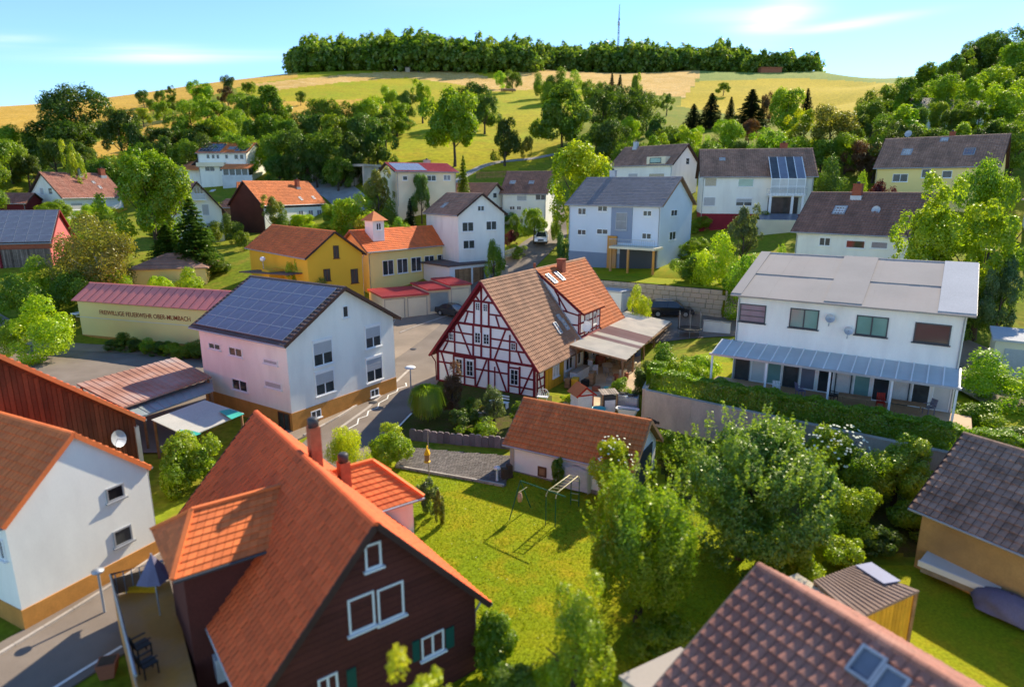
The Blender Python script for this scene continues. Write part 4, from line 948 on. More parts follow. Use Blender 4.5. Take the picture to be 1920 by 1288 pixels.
HL = house('left_white', 'white_gabled_house', 'white house with orange roof and two small gable windows, beside the dark boarded barn', 'house', 'white_wall', 'tile_bright', 0.12, tw=0.27, th=0.34, plinth='orange_plinth', plinth_h=0.75,
           wins=[('W', 7, 590, 178, 700, 213, 'dark', 1, 1, 'zinc'), ('W', 7, 630, 418, 745, 456, 'dim', 1, 1, 'zinc'), ('N', 7, -10, 450, 30, 570, 'dim', 1, 1)], gutter=True, verge='tile_bright')
HB = house('barn', 'wooden_barn', 'big dark brown boarded barn with a satellite dish low on its gable', 'barn', 'dark_boards', 'tile_red', 0.35, dims=(-32.7, 33.9, -0.8, 150, 20, 12.6, 3.95, 9.2), verge='tile_farorange', down=False)
b = MB()
for i in range(52):
    y_ = -HB.yw + 0.02 + i * (2 * HB.yw - 0.04) / 52; zt_ = HB.hr - HB.k * max(abs(y_), abs(y_ + 0.2)) - 0.25
    b.box(-HB.xw - 0.03 - 0.012 * (i % 2), -HB.xw + 0.001, y_ + 0.008, y_ + 0.2, -1, zt_, rnd.random())
part(HB.T, 'boarding', b, 'dark_boards', 'stuff')
dish(HB.T, onp(HB.T, 223, 822, (-HB.xw - 0.4, 0, 0), X3), (-1, -0.3, 0.3), 0.48, 'zinc')
b = MB(); b.box(-HB.xw - 0.12, -HB.xw + 0.2, -HB.yw - 0.08, -HB.yw + 0.14, -1, 3.6); part(HB.T, 'corner_post', b, 'zinc')

HF = house('solar_white', 'white_solar_house', 'white house with blue solar roof and ochre base between road and car park', 'house', 'white_wall', 'tile_darkgrey', 0.45, dims=(-16.48, 48.41, 0.95, 147.06, 10.93, 11.16, 4.86, 8.05),
           wins=[('N', 4, 1172, 632, 1242, 682, 'glass', 2, 1, 'frame_white'), ('N', 4, 1285, 655, 1365, 722, 'glass', 2, 1, 'frame_white'), ('N', 4, 1303, 832, 1395, 918, 'glass', 2, 1, 'frame_white'), ('N', 4, 1480, 728, 1562, 768, 'shutter', 1, 1), ('N', 4, 1488, 845, 1585, 905, 'shutter', 1, 1),
                 ('W', 4, 1752, 640, 1870, 745, 'half', 2, 1), ('W', 4, 1765, 815, 1880, 905, 'half', 2, 1), ('W', 5, 130, 555, 222, 650, 'half', 2, 1), ('W', 5, 135, 735, 232, 835, 'half', 2, 1), ('W', 5, 3, 432, 40, 492, 'dim', 1, 1)],
           plinth='orange_plinth', plinth_h=-0.02)
panels(HF, 'N', 0.5, 10.4, 0.35, 6.1, 8, 5, 'panel_blue')
for q in [(1530, 1040, 1590, 1075), (1770, 1010, 1830, 1060)]:
    pass
window(HF.T, (-HF.xw - 0.04, 3.6, -0.95), -Y3, Z3, 0.9, 0.6, 'dim', 2, 1, 'frame_white'); window(HF.T, (-HF.xw - 0.04, -2.2, -0.95), -Y3, Z3, 0.9, 0.6, 'dim', 2, 1, 'frame_white')
window(HF.T, (-3.6, HF.yw + 0.04, -1.4), -X3, Z3, 1.2, 1.3, 'dim', 2, 1, 'frame_brown')

def px2(x, y, ox, oy, s): return (ox + x / s, oy + y / s)
HY = house('yellow', 'yellow_house', 'bright yellow house with orange-red tiled roof, left of the long orange-roofed building', 'house', 'ochre_wall', 'tile_bright', 0.4)
for (x0, y0, x1, y1) in [(624, 461, 636, 484), (657, 505, 672, 530), (606, 505, 620, 526)]:
    a = onp(HY.T, x0, y0, (-HY.xw, 0, 0), X3); b = onp(HY.T, x1, y1, (-HY.xw, 0, 0), X3)
    window(HY.T, (-HY.xw, max(a[1], b[1]), b[2]), -Y3, Z3, abs(a[1] - b[1]), a[2] - b[2], 'dim', 2, 1, 'frame_brown')
b = MB(); b.box(-2, 0.2, HY.yw, HY.yw + 1.8, -1, 2.9); part(HY.T, 'porch', b, 'ochre_wall')
b = MB(); b.beam((-7, HY.W / 2 + 0.2, 2.9), (4, HY.W / 2 + 1.6, 2.3), 2.4, 0.12); part(HY.T, 'lean_to_roof', b, 'tile_darkgrey')

HO = house('orange_long', 'orange_roofed_house', 'long low house with orange roof and small roof turret beside the bright yellow house', 'house', 'yellow_wall', 'tile_bright', 0.5, verge='soffit')
c0 = onp(HO.T, 703, 440, (0, -1.2, 0), Y3); xt = float(c0[0])
b = MB(); b.box(xt - 0.9, xt + 0.9, -2.0, -0.4, 4.6, 7.6); tu = part(HO.T, 'turret', b, 'white_wall')
b = MB(); b.add([(xt - 1.3, -2.4, 7.5), (xt + 1.3, -2.4, 7.5), (xt + 1.3, 0.0, 7.5), (xt - 1.3, 0.0, 7.5), (xt, -1.2, 8.7)], [(0, 1, 4), (1, 2, 4), (2, 3, 4), (3, 0, 4), (3, 2, 1, 0)]); part(tu, 'turret_roof', b, 'tile_farorange')
window(HO.T, (xt - 0.4, -2.0, 6.3), X3, Z3, 0.8, 0.9, 'dim', 2, 1, 'frame_white')
for x0 in (-5.6, -3.2, -0.8, 1.6, 4.0): window(HO.T, (x0, -HO.yw, 0.6), X3, Z3, 1.8, 1.9, 'glass', 2, 1, 'frame_white')

HM = house('gable_mid', 'white_house', 'tall white house with brown roof and slim conifer at its gable', 'house', 'white_wall', 'tile_brownlight', 0.35)
for (x0, y0, x1, y1) in [(866, 417, 888, 434), (911, 415, 931, 431), (868, 451, 890, 466), (895, 386, 908, 396)]:
    a = onp(HM.T, x0, y0, (-HM.xw, 0, 0), X3); b = onp(HM.T, x1, y1, (-HM.xw, 0, 0), X3)
    window(HM.T, (-HM.xw, max(a[1], b[1]), b[2]), -Y3, Z3, abs(a[1] - b[1]), a[2] - b[2], 'dim', 2, 1)
roof_window(HM, (834, 386), (834, 386), 'N', 'sky', 0.9, 1.1)

def build_blue():
    H = house('blue', 'blue_house', 'pale blue three-storey house with slate-grey roof above the stone block wall', 'house', 'blue_wall', 'tile_grey', 0.45, chims=[(-3.2, 0.6, 0.8, 0.9, 'zinc')], verge='soffit')
    T = H.T
    for x0, y0, x1, y1 in [(1084, 390, 1099, 403), (1121, 389, 1139, 397), (1206, 395, 1222, 406), (1083, 430, 1099, 441), (1119, 431, 1140, 440), (1204, 437, 1221, 449)]:
        a = onp(T, x0, y0, (0, -H.yw, 0), Y3); b = onp(T, x1, y1, (0, -H.yw, 0), Y3)
        window(T, (a[0], -H.yw, b[2]), X3, Z3, b[0] - a[0], max(0.7, a[2] - b[2]), 'dim', 2, 1)
    for x0, y0, x1, y1 in [(1258, 394, 1268, 405), (1255, 435, 1265, 449)]:
        a = onp(T, x0, y0, (H.xw, 0, 0), X3); b = onp(T, x1, y1, (H.xw, 0, 0), X3)
        window(T, (H.xw, a[1], b[2]), Y3, Z3, abs(b[1] - a[1]) + 0.2, a[2] - b[2], 'dim', 2, 1)
    a = onp(T, 1147, 395, (0, -H.yw, 0), Y3); b = onp(T, 1184, 456, (0, -H.yw, 0), Y3)
    w = MB(); w.box(a[0], b[0], -H.yw - 0.08, -H.yw + 0.01, b[2], H.he - 0.25); part(T, 'stairwell_front', w, 'blue_grey_wall')
    window(T, ((a[0] + b[0]) / 2 - 0.8, -H.yw - 0.08, (a[2] + b[2]) / 2 - 0.4), X3, Z3, 1.6, 2.2, 'bluish', 1, 2, 'zinc')
    w = MB(); w.box(-H.xw - 0.02, a[0] + 2, -H.yw - 0.05, -H.yw + 0.01, -2, 2.1); part(T, 'plinth', w, 'blue_grey_wall')
    w = MB(); w.box(a[0] - 0.3, a[0] + 1.0, -H.yw - 0.35, -H.yw - 0.09, -0.5, 4.4); part(T, 'wood_panel', w, 'ochre_floor')
    w = MB(); w.box(a[0] + 1.1, H.xw + 0.6, -H.yw - 2.6, -H.yw - 0.06, 3.0, 3.3); part(T, 'balcony_slab', w, 'cream_wall')
    for x in (a[0] + 1.3, H.xw - 3, H.xw + 0.4):
        w = MB(); w.box(x - 0.12, x + 0.12, -H.yw - 2.5, -H.yw - 2.26, -0.6, 2.99); part(T, 'pillar', w, 'ochre_floor')
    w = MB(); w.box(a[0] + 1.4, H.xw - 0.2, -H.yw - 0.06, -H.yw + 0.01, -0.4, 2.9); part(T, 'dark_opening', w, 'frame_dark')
    w = MB()
    for i in range(22): x = a[0] + 1.2 + i * (H.xw + 0.5 - a[0] - 1.2) / 21; w.tube([(x, -H.yw - 2.55, 3.3), (x, -H.yw - 2.55, 4.2)], 0.02, 4)
    w.beam((a[0] + 1.1, -H.yw - 2.55, 4.2), (H.xw + 0.6, -H.yw - 2.55, 4.2), 0.06); part(T, 'railing', w, 'zinc')
build_blue()

def build_duplex():
    H = house('duplex', 'white_double_house', 'wide white double house with beige roof and long glass awning above the clipped hedge', 'house', 'white_wall', 'sheet_beige', 0.4, tw=0.6, th=4.3,
              wins=[('S', 6, 325, 415, 462, 530, 'bluish', 1, 3, 'frame_dark'), ('S', 6, 607, 440, 757, 565, 'green', 2, 1, 'frame_dark'), ('S', 6, 980, 480, 1145, 608, 'green', 2, 1, 'frame_dark'), ('S', 6, 1308, 520, 1495, 652, 'glass', 1, 1, 'frame_dark')], verge='frame_dark')
    T = H.T
    for u0, u1 in ((-7.0, -6.3), (-1.1, 1.1), (5.1, 7.0)):
        w = MB(); w.obox((0, -H.W / 2, H.he), X3, H.VS, np.cross(X3, H.VS), u0, u1, 0.0, H.sl, 0.06, 0.13); part(T, 'roof_strip', w, 'membrane_white' if u0 > 4 else 'sheet_beige')
    dish(T, onp(T, *Q(6, 828, 500), (0, -H.yw - 0.3, 0), Y3), (0.3, -1, 0.3), 0.29, 'zinc'); dish(T, onp(T, *Q(6, 932, 570), (0, -H.yw - 0.3, 0), Y3), (0.3, -1, 0.3), 0.27, 'zinc')
    # ground floor: glazed doors, posts, coloured curtains under the awning
    x = -6.4; kinds = ['dim', 'sky', 'green', 'dim', 'bluish', 'glass', 'curtain', 'green', 'glass', 'curtain', 'dim', 'sky']
    for i, kd in enumerate(kinds): window(T, (x, -H.yw - 0.01, 0.0), X3, Z3, 0.98, 2.1, kd, 1, 1, 'frame_white' if i % 3 else 'frame_dark', sill=False, name='door' if i % 2 else 'window'); x += 1.08
    for i in range(18):
        u0, u1 = -7.5 + i * 0.79, -7.5 + (i + 1) * 0.79 - 0.06
        w = MB(); w.add([(u0, -H.yw, 2.78), (u1, -H.yw, 2.78), (u1, -10.0, 2.25), (u0, -10.0, 2.25), (u0, -H.yw, 2.74), (u1, -H.yw, 2.74), (u1, -10.0, 2.21), (u0, -10.0, 2.21)], [(3, 2, 1, 0), (4, 5, 6, 7), (3, 7, 6, 2)]); part(T, 'awning_pane', w, 'glass_sky')
        w = MB(); w.beam((u1 + 0.03, -H.yw, 2.80), (u1 + 0.03, -10.05, 2.26), 0.07, 0.09); part(T, 'awning_rafter', w, 'frame_white')
    w = MB(); w.beam((-7.6, -10.05, 2.2), (6.8, -10.05, 2.2), 0.12, 0.14); part(T, 'awning_beam', w, 'zinc')
    for x in (-7.4, -3.8, 0, 3.4, 6.6):
        w = MB(); w.box(x - 0.06, x + 0.06, -10.0, -9.88, -0.7, 2.13); part(T, 'post', w, 'frame_white')
    return H
HD = build_duplex()

HBL = house('brown_left', 'white_house', 'white house with reddish-brown roof and wooden balcony left of the big light green tree', 'house', 'white_wall', 'tile_redbrown', 0.5,
      wins=[('W', 1, 222, 1055, 250, 1093, 'shutter', 1, 1), ('W', 1, 270, 1055, 298, 1093, 'dim', 1, 2), ('W', 1, 227, 1138, 255, 1180, 'half', 2, 1), ('S', 1, 395, 1140, 468, 1178, 'shutter', 1, 1), ('S', 1, 545, 1140, 600, 1172, 'green', 2, 1)],
      chims=[(0.8, -0.6, 0.6, 0.7, 'zinc'), (5.5, -0.6, 1.0, 0.9, 'brick_chimney')], skys=[(1, 520, 1022, 530, 1032, 'S', 'sky'), (1, 552, 1046, 570, 1062, 'S', 'sky')])
w = MB(); w.box(0.2, 5.8, -HBL.yw - 1.4, -HBL.yw - 0.01, 0.5, 0.7); part(HBL.T, 'balcony_floor', w, 'concrete')
for i in range(14):
    w = MB(); w.box(0.2 + i * 0.4, 0.58 + i * 0.4, -HBL.yw - 1.45, -HBL.yw - 1.4, 0.75, 1.7); part(HBL.T, 'board', w, 'yellow_wood')

def build_hill_white():
    H = house('hill_white', 'white_house', 'white two-storey house with solar panels and orange lean-to on the slope, highest on the left', 'house', 'white_wall', 'tile_farorange', 0.35,
      wins=[('S', 1, 1158, 868, 1180, 893, 'dim', 1, 1), ('S', 1, 1187, 868, 1208, 893, 'dim', 1, 1), ('S', 1, 1214, 868, 1234, 893, 'dim', 1, 1), ('S', 1, 1262, 868, 1283, 893, 'dim', 1, 1), ('S', 1, 1314, 868, 1340, 896, 'dim', 1, 1), ('S', 1, 1345, 868, 1370, 896, 'dim', 1, 1),
            ('S', 1, 1150, 935, 1208, 963, 'dim', 2, 1), ('S', 1, 1230, 935, 1252, 963, 'dim', 1, 1), ('E', 1, 1450, 866, 1470, 896, 'dim', 1, 1)], chims=[(2.2, 0.3, 0.7, 0.6, 'zinc')])
    T = H.T
    panels(H, 'S', 0.4, 5.4, 0.5, 4.6, 6, 3, 'panel_dark'); panels(H, 'S', 8.6, 11.3, 0.6, 4.6, 3, 3, 'panel_dark'); panels(H, 'S', 6.6, 8.3, 1.6, 3.0, 2, 1, 'panel_grey')
    w = MB(); w.box(-H.xw, 0.8, -H.yw - 1.0, -H.yw - 0.01, 2.75, 3.6); part(T, 'balcony', w, 'cream_wall')
    w = MB(); w.prism([(-H.yw - 2.6, 2.35), (-H.yw, 3.3), (-H.yw, 3.12), (-H.yw - 2.6, 2.2)], (0, 0, 0), Y3, Z3, X3, 0.8, H.xw + 1.6); part(T, 'lean_to_roof', w, 'tile_farorange')
    w = MB(); w.box(1.1, H.xw + 1.2, -H.yw - 2.2, -H.yw - 0.01, 0.9, 2.4); part(T, 'lean_to_front', w, 'glass_dim')
    for i in range(5):
        w = MB(); x = 1.1 + i * (H.xw + 0.1) / 4; w.box(x - 0.08, x + 0.08, -H.yw - 2.28, -H.yw - 2.12, -1, 2.35); part(T, 'post', w, 'frame_white')
    w = MB(); w.box(1.0, H.xw + 2.2, -H.yw - 2.6, -H.yw - 2.35, -2.5, 0.95); part(T, 'terrace_wall', w, 'zinc')
    w = MB(); w.box(-H.xw - 3.4, -H.xw - 0.01, -H.yw + 1.2, H.yw, -2, 2.6); part(T, 'annex_wall', w, 'white_wall')
    w = MB(); w.prism([(-H.xw - 4.0, 2.3), (-H.xw + 0.2, 5.6), (-H.xw + 0.2, 5.4), (-H.xw - 4.0, 2.1)], (0, 0, 0), X3, Z3, Y3, -H.yw + 1.8, H.yw + 0.3); part(T, 'annex_roof', w, 'tile_darkgrey')
    w = MB(); w.prism([(-H.yw - 0.4, 2.2), (-H.yw + 1.6, 3.1), (-H.yw + 1.6, 2.9), (-H.yw - 0.4, 2.05)], (0, 0, 0), Y3, Z3, X3, -H.xw - 3.6, -H.xw - 0.05); part(T, 'porch_roof', w, 'tile_farorange')
build_hill_white()

HV = house('dark_verge', 'white_house', 'white gabled house with dark bargeboards and attic balcony right of the big light green tree', 'house', 'white_wall', 'tile_redbrown', 0.6,
      wins=[('W', 1, 1085, 1052, 1142, 1090, 'glass', 3, 1), ('W', 1, 1130, 1148, 1178, 1210, 'shutter', 1, 1), ('W', 1, 1155, 1252, 1190, 1285, 'half', 2, 1), ('W', 1, 1203, 1245, 1236, 1280, 'shutter', 1, 1), ('W', 1, 1072, 1155, 1098, 1178, 'shutter', 1, 1)])
a = onp(HV.T, *Q(1, 1080, 1120), (-HV.xw - 0.8, 0, 0), X3); b = onp(HV.T, *Q(1, 1152, 1092), (-HV.xw - 0.8, 0, 0), X3)
w = MB(); w.box(-HV.xw - 0.8, -HV.xw - 0.76, b[1], a[1], a[2], b[2]); part(HV.T, 'balcony_rail', w, 'glass_sky')
w = MB(); w.box(-HV.xw - 0.85, -HV.xw - 0.01, b[1] - 0.1, a[1] + 0.1, a[2] - 0.2, a[2] - 0.02); part(HV.T, 'balcony_floor', w, 'frame_white')
w = MB(); w.box(-HV.xw - 0.5, -HV.xw - 0.01, -HV.yw, HV.yw * 0.4, 1.7, 1.95); part(HV.T, 'ledge', w, 'frame_white')

HBO = house('barn_orange', 'brown_barn_house', 'dark brown boarded barn house with weathered orange roof, below the row of open garages', 'barn', 'barn_brown', 'tile_farorange', 0.3,
      chims=[(3.6, -1.2, 0.7, 0.25, 'brick_chimney')], skys=[(1, 1676, 1108, 1698, 1128, 'S', 'sky'), (1, 1750, 1105, 1768, 1120, 'S', 'sky')])
w = MB(); w.box(-HBO.xw + 0.2, HBO.xw - 0.1, -HBO.yw - 0.06, -HBO.yw - 0.003, -2, 3.2); part(HBO.T, 'side_wall', w, 'white_wall')
for x in (0.5, 3.0, 5.2): window(HBO.T, (x, -HBO.yw - 0.06, 1.5), X3, Z3, 1.2, 1.1, 'bluish', 2, 1)
HSO = house('small_orange', 'small_orange_roofed_house', 'small house with orange roof just behind the brown barn house', 'house', 'cream_wall', 'tile_farorange', 0.3, dims=(-48.5, 128.5, 13.2, 20, 9.5, 6, 1.9, 3.6))
house('tiny', 'small_brown_roofed_house', 'small house with brown roof and wood front between the gabled white house and the barn', 'house', 'wood', 'tile_brown', 0.3, dims=(-49.6, 117.5, 10.6, -35, 5.5, 5, 1.8, 3.2),
      skys=[(1, 1185, 1068, 1205, 1080, 'S', 'sky')])
house('tiny2', 'brown_roofed_shed', 'low shed with brown roof left of the white hillside house', 'shed', 'white_wall', 'tile_brown', 0.3, dims=(-75.5, 150, 18.4, 0, 8.5, 5, 1.6, 3.0))
house('redshed', 'dark_red_shed', 'low dark red shed beside the white house with wooden balcony', 'shed', 'dark_red_wall', 'tile_redbrown', 0.3, dims=(-96, 121, 10.4, 8, 15, 7, 2.6, 4.4))

HLS = house('low_solar', 'cream_bungalow', 'cream bungalow with red roof half covered by solar panels before the big oak', 'house', 'cream_wall', 'sheet_red', 0.4, tw=0.3, th=0.36,
      wins=[('S', 2, 343, 988, 372, 1015, 'dim', 1, 1), ('S', 2, 478, 985, 532, 1018, 'dim', 2, 1), ('S', 2, 572, 983, 614, 1015, 'bluish', 2, 1)], chims=[(2.0, 0.8, 0.9, 0.5, 'concrete')])
panels(HLS, 'S', 0.4, 5.2, 0.3, 4.1, 5, 2, 'panel_grey')
house('brown_o', 'white_house', 'white house with dark brown roof and two skylights, left of the yellow-green maple', 'house', 'white_wall', 'tile_brown', 0.4, wins=[('S', 2, 985, 1098, 1042, 1130, 'shutter', 1, 2), ('S', 2, 1090, 1088, 1150, 1125, 'dim', 2, 1), ('S', 2, 945, 1158, 975, 1180, 'dim', 2, 1), ('S', 2, 985, 1158, 1010, 1180, 'dim', 2, 1)],
      skys=[(2, 950, 1018, 975, 1036, 'S', 'sky'), (2, 1056, 1020, 1080, 1036, 'S', 'sky')])
house('brown_n', 'white_house', 'white house with long brown roof directly behind the tall white gabled house', 'house', 'white_wall', 'tile_brown', 0.5, wins=[('E', 2, 850, 1083, 873, 1113, 'dim', 1, 1), ('E', 2, 885, 1163, 915, 1190, 'dim', 1, 1)], skys=[(2, 575, 1060, 590, 1072, 'S', 'sky')])
HX = house('brown_x', 'white_house', 'white house with brown roof and a roof loggia behind the pale blue house', 'house', 'white_wall', 'tile_brownlight', 0.5, wins=[('S', 2, 1612, 975, 1665, 1000, 'shutter', 1, 1), ('S', 2, 1728, 975, 1815, 1000, 'tan', 1, 1), ('E', 3, 18, 888, 36, 925, 'dim', 1, 2)], chims=[(-4.2, -0.3, 0.8, 0.8, 'zinc')])
c0 = onp(HX.T, *Q(2, 1785, 900), (0, 0, HX.hr), (0, -HX.k, 1))
w = MB(); w.box(c0[0] - 2.0, c0[0] + 2.0, c0[1] - 0.9, c0[1] + 1.2, c0[2] - 0.9, c0[2] + 0.55); part(HX.T, 'loggia', w, 'cream_wall')
window(HX.T, (c0[0] - 1.3, c0[1] - 0.9, c0[2] - 0.5), X3, Z3, 2.4, 0.85, 'green', 1, 1, 'frame_dark')

def build_conserv():
    H = house('conserv', 'white_house_with_conservatory', 'white house with brown roof, dark red base and glass conservatory at its right end', 'house', 'white_wall', 'tile_brownlight', 0.5, plinth='red_plinth', plinth_h=0.7,
      wins=[('S', 3, 125, 1000, 190, 1048, 'tan', 1, 1), ('S', 3, 313, 1003, 397, 1050, 'green', 1, 1), ('S', 3, 118, 1107, 182, 1158, 'shutter', 1, 1), ('S', 3, 300, 1115, 388, 1158, 'half', 2, 1)], skys=[(3, 205, 890, 240, 905, 'S', 'sky')], chims=[(4.2, 0.5, 1.0, 0.8, 'brick_chimney')])
    T = H.T; a = onp(T, *Q(3, 500, 1005), (0, -H.yw - 2.6, 0), Y3); b = onp(T, *Q(3, 612, 1090), (0, -H.yw - 2.6, 0), Y3)
    x0, x1 = a[0], a[0] + 4.6; z0, z1 = b[2], a[2]; y1 = -H.yw - 2.6; y0 = -H.yw
    w = MB(); w.box(x0 - 0.1, x1 + 0.2, y1 - 0.1, y0 - 0.01, z0 - 0.3, z0); part(T, 'conservatory_floor', w, 'frame_white')
    zr = z1 + 3.1
    for i in range(4):
        u0, u1 = x0 + (x1 - x0) * i / 4 + 0.04, x0 + (x1 - x0) * (i + 1) / 4 - 0.04
        w = MB(); w.obox((u0, y1, z0 + 0.02), X3, Z3, -Y3, 0, u1 - u0, 0, z1 - z0, -0.02, 0.02); part(T, 'pane', w, 'glass_sky' if i != 1 else 'curtain')
        V = unit((0, y0 - y1 + 1.6, zr - z1)); w = MB(); w.obox((u0, y1, z1 + 0.05), X3, V, np.cross(X3, V), 0, u1 - u0, 0, math.hypot(y0 - y1 + 1.6, zr - z1), 0, 0.04); part(T, 'roof_pane', w, 'panel_grey' if i % 2 else 'glass_dim')
    for i in range(5):
        u = x0 + (x1 - x0) * i / 4; w = MB(); w.beam((u, y1, z0), (u, y1, z1), 0.09); w.beam((u, y1, z1 + 0.05), (u, y0 + 1.6, zr + 0.08), 0.09); part(T, 'conservatory_bar', w, 'frame_white')
    for z in (z0 + 0.05, z1, (z0 + z1) / 2):
        w = MB(); w.beam((x0, y1, z), (x1, y1, z), 0.1); w.beam((x1, y1, z), (x1, y0 + 1.5, z), 0.1); part(T, 'conservatory_bar', w, 'frame_white')
    w = MB(); w.prism([(y1, z0), (y1, z1), (y0 + 1.6, zr), (y0 + 1.6, z0)], (0, 0, 0), Y3, Z3, X3, x1 - 0.06, x1 - 0.02); part(T, 'side_glazing', w, 'glass_dim')
    for x in (x0 + 0.1, (x0 + x1) / 2 + 0.8, x1 - 0.1):
        w = MB(); w.box(x - 0.16, x + 0.16, y1, y1 + 0.32, -1, z0 - 0.31); part(T, 'pillar', w, 'frame_white')
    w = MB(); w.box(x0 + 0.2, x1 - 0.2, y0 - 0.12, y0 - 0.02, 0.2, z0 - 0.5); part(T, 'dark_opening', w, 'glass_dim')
    w = MB()
    for i in range(14): u = x0 - 0.6 + i * (x1 - x0 + 0.8) / 13; w.tube([(u, y1 - 0.5, z0 - 0.2), (u, y1 - 0.5, z0 + 0.75)], 0.018, 4)
    w.beam((x0 - 0.6, y1 - 0.5, z0 + 0.75), (x1 + 0.2, y1 - 0.5, z0 + 0.75), 0.05); part(T, 'railing', w, 'zinc')
    w = MB(); w.obox((x0 - 1.5, y1 - 2.6, 0.0), X3, unit((0, 1, 0.35)), unit((0, -0.35, 1)), 0, 5.4, 0, 2.4, 0, 0.08); part(T, 'glass_lean_to', w, 'panel_grey')
    w = MB(); w.box(x0 - 2.0, x1 + 0.5, y1 - 3.0, y1 - 2.6, -3.5, 0.1); part(T, 'garden_wall', w, 'cream_wall')
build_conserv()

HYR = house('yellow_right', 'yellow_house', 'yellow house with brown roof, three skylights and a dish, highest on the right', 'house', 'yellow_wall', 'tile_brownlight', 0.4, wins=[('S', 3, 1182, 978, 1262, 1022, 'dim', 2, 1), ('S', 3, 1345, 950, 1392, 1000, 'dim', 1, 1), ('S', 3, 1460, 960, 1510, 1000, 'dim', 1, 1)],
      chims=[(0.8, 0.4, 0.7, 0.6, 'brick_chimney')], skys=[(3, 1228, 840, 1292, 874, 'S', 'sky'), (3, 1450, 778, 1488, 798, 'S', 'sky'), (3, 1576, 836, 1645, 875, 'S', 'bluish')])
dish(HYR.T, onp(HYR.T, *Q(3, 1267, 752), (0, 0, 0), Y3), (-0.2, -1, 0.3), 0.5)
HAA = house('aa', 'white_house', 'white house with large brown roof, brick chimney and dish behind the double house', 'house', 'white_wall', 'tile_brown', 0.5, tw=0.3, th=0.4, wins=[('S', 6, 770, 45, 828, 95, 'dim', 2, 1), ('S', 6, 920, 60, 1022, 110, 'glass', 1, 1), ('S', 6, 1060, 68, 1150, 112, 'bluish', 1, 1)],
      chims=[(-1.3, -0.6, 0.9, 0.9, 'brick_chimney')], skys=[(3, 842, 1160, 925, 1208, 'S', 'curtain')])
dish(HAA.T, onp(HAA.T, *Q(3, 1085, 1180), (0, -2.6, 0), Y3), (-0.1, -1, 0.3), 0.45)

def build_fire():
    a = math.radians(-18.17)
    H = house('fire', 'fire_station', 'yellow fire station building with red sheet roof and dark red lettering', 'building', 'yellow_wall', 'sheet_salmon', 0.3, dims=(-37.71 + 2.4 * math.cos(a), 66.62 + 2.4 * math.sin(a), 0.21, -18.17, 22.3, 4.6, 4.11, 5.61), tw=1.1, th=3.2, gutter=True, down=False, verge='timber_red', plinth='orange_plinth', plinth_h=0.3)
    p0 = onp(H.T, 186, 583, (0, -H.yw, 0), Y3); p1 = onp(H.T, 357, 597, (0, -H.yw, 0), Y3)
    cu = bpy.data.curves.new('lettering', 'FONT'); cu.body = 'FREIWILLIGE FEUERWEHR OBER-MUMBACH'; cu.size = 0.62; cu.extrude = 0.006; cu.offset = 0.004
    tmp = bpy.data.objects.new('lettering', cu); COL.objects.link(tmp); bpy.context.view_layer.update()
    me = bpy.data.meshes.new_from_object(tmp.evaluated_get(bpy.context.evaluated_depsgraph_get())); bpy.data.objects.remove(tmp)
    wid = max(v.co.x for v in me.vertices); s = (p1[0] - p0[0]) / wid
    me.transform(Matrix.Diagonal((s, 0.66 / 0.62, 1, 1))); me.materials.clear(); me.materials.append(MATS['letter_red'])
    o = link('lettering', me, None, H.T); o.rotation_euler = (math.pi / 2, 0, 0); o.location = (p0[0], -H.yw - 0.02, (p0[2] + p1[2]) / 2 - 0.33)
    zl = float(onp(H.T, 150, 593, (0, -H.yw, 0), Y3)[2]); w = MB(); w.box(-H.xw - 0.5, H.xw, -H.yw - 0.05, -H.yw + 0.01, zl - 0.08, zl); part(H.T, 'ledge', w, 'cream_wall')
    w = MB(); w.box(-H.xw - 0.9, -H.xw - 0.01, -H.yw - 0.3, H.yw, 2.5, 2.62); part(H.T, 'porch_roof', w, 'frame_white')
    w = MB(); w.box(-H.xw - 0.06, -H.xw - 0.002, -H.yw + 0.4, H.yw - 0.4, 0, 2.4); part(H.T, 'gate', w, 'frame_brown')
    return H
build_fire()

HSB = house('solarbarn', 'barn_with_solar_roof', 'barn with grey solar panels covering its roof and pink sheet wall at the left edge', 'barn', 'pink_sheet', 'tile_darkgrey', 0.35, dims=(-72.9, 85.1, 4.6, 18, 24, 10, 4.3, 8.3), down=False, verge='timber_red')
panels(HSB, 'S', 8.5, 23.9, 0.15, 6.25, 11, 5, 'panel_grey')
w = MB(); w.box(0, HSB.xw + 0.3, -HSB.W / 2 - 0.02, -HSB.W / 2 + 0.12, 3.6, 4.15); part(HSB.T, 'fascia', w, 'brick_chimney')
for i in range(26):
    w = MB(); x = 6.2 + i * 0.21; w.box(x + 0.01, x + 0.2, -HSB.yw - 0.3 - 0.02 * (i % 2), -HSB.yw - 0.24, -1.4, 3.55, rnd.random()); part(HSB.T, 'board', w, 'weathered_boards')
for i in range(40):
    w = MB(); x = -6 + i * 0.3; w.box(x + 0.02, x + 0.17, -HSB.yw - 0.035, -HSB.yw - 0.002, -1, 3.6)
    if i < 40: part(HSB.T, 'sheet_rib', w, 'pink_sheet')
w = MB(); w.box(6.0, 6.2, -HSB.yw - 0.5, -HSB.yw - 0.3, -1, 5.3); part(HSB.T, 'post', w, 'timber_red')

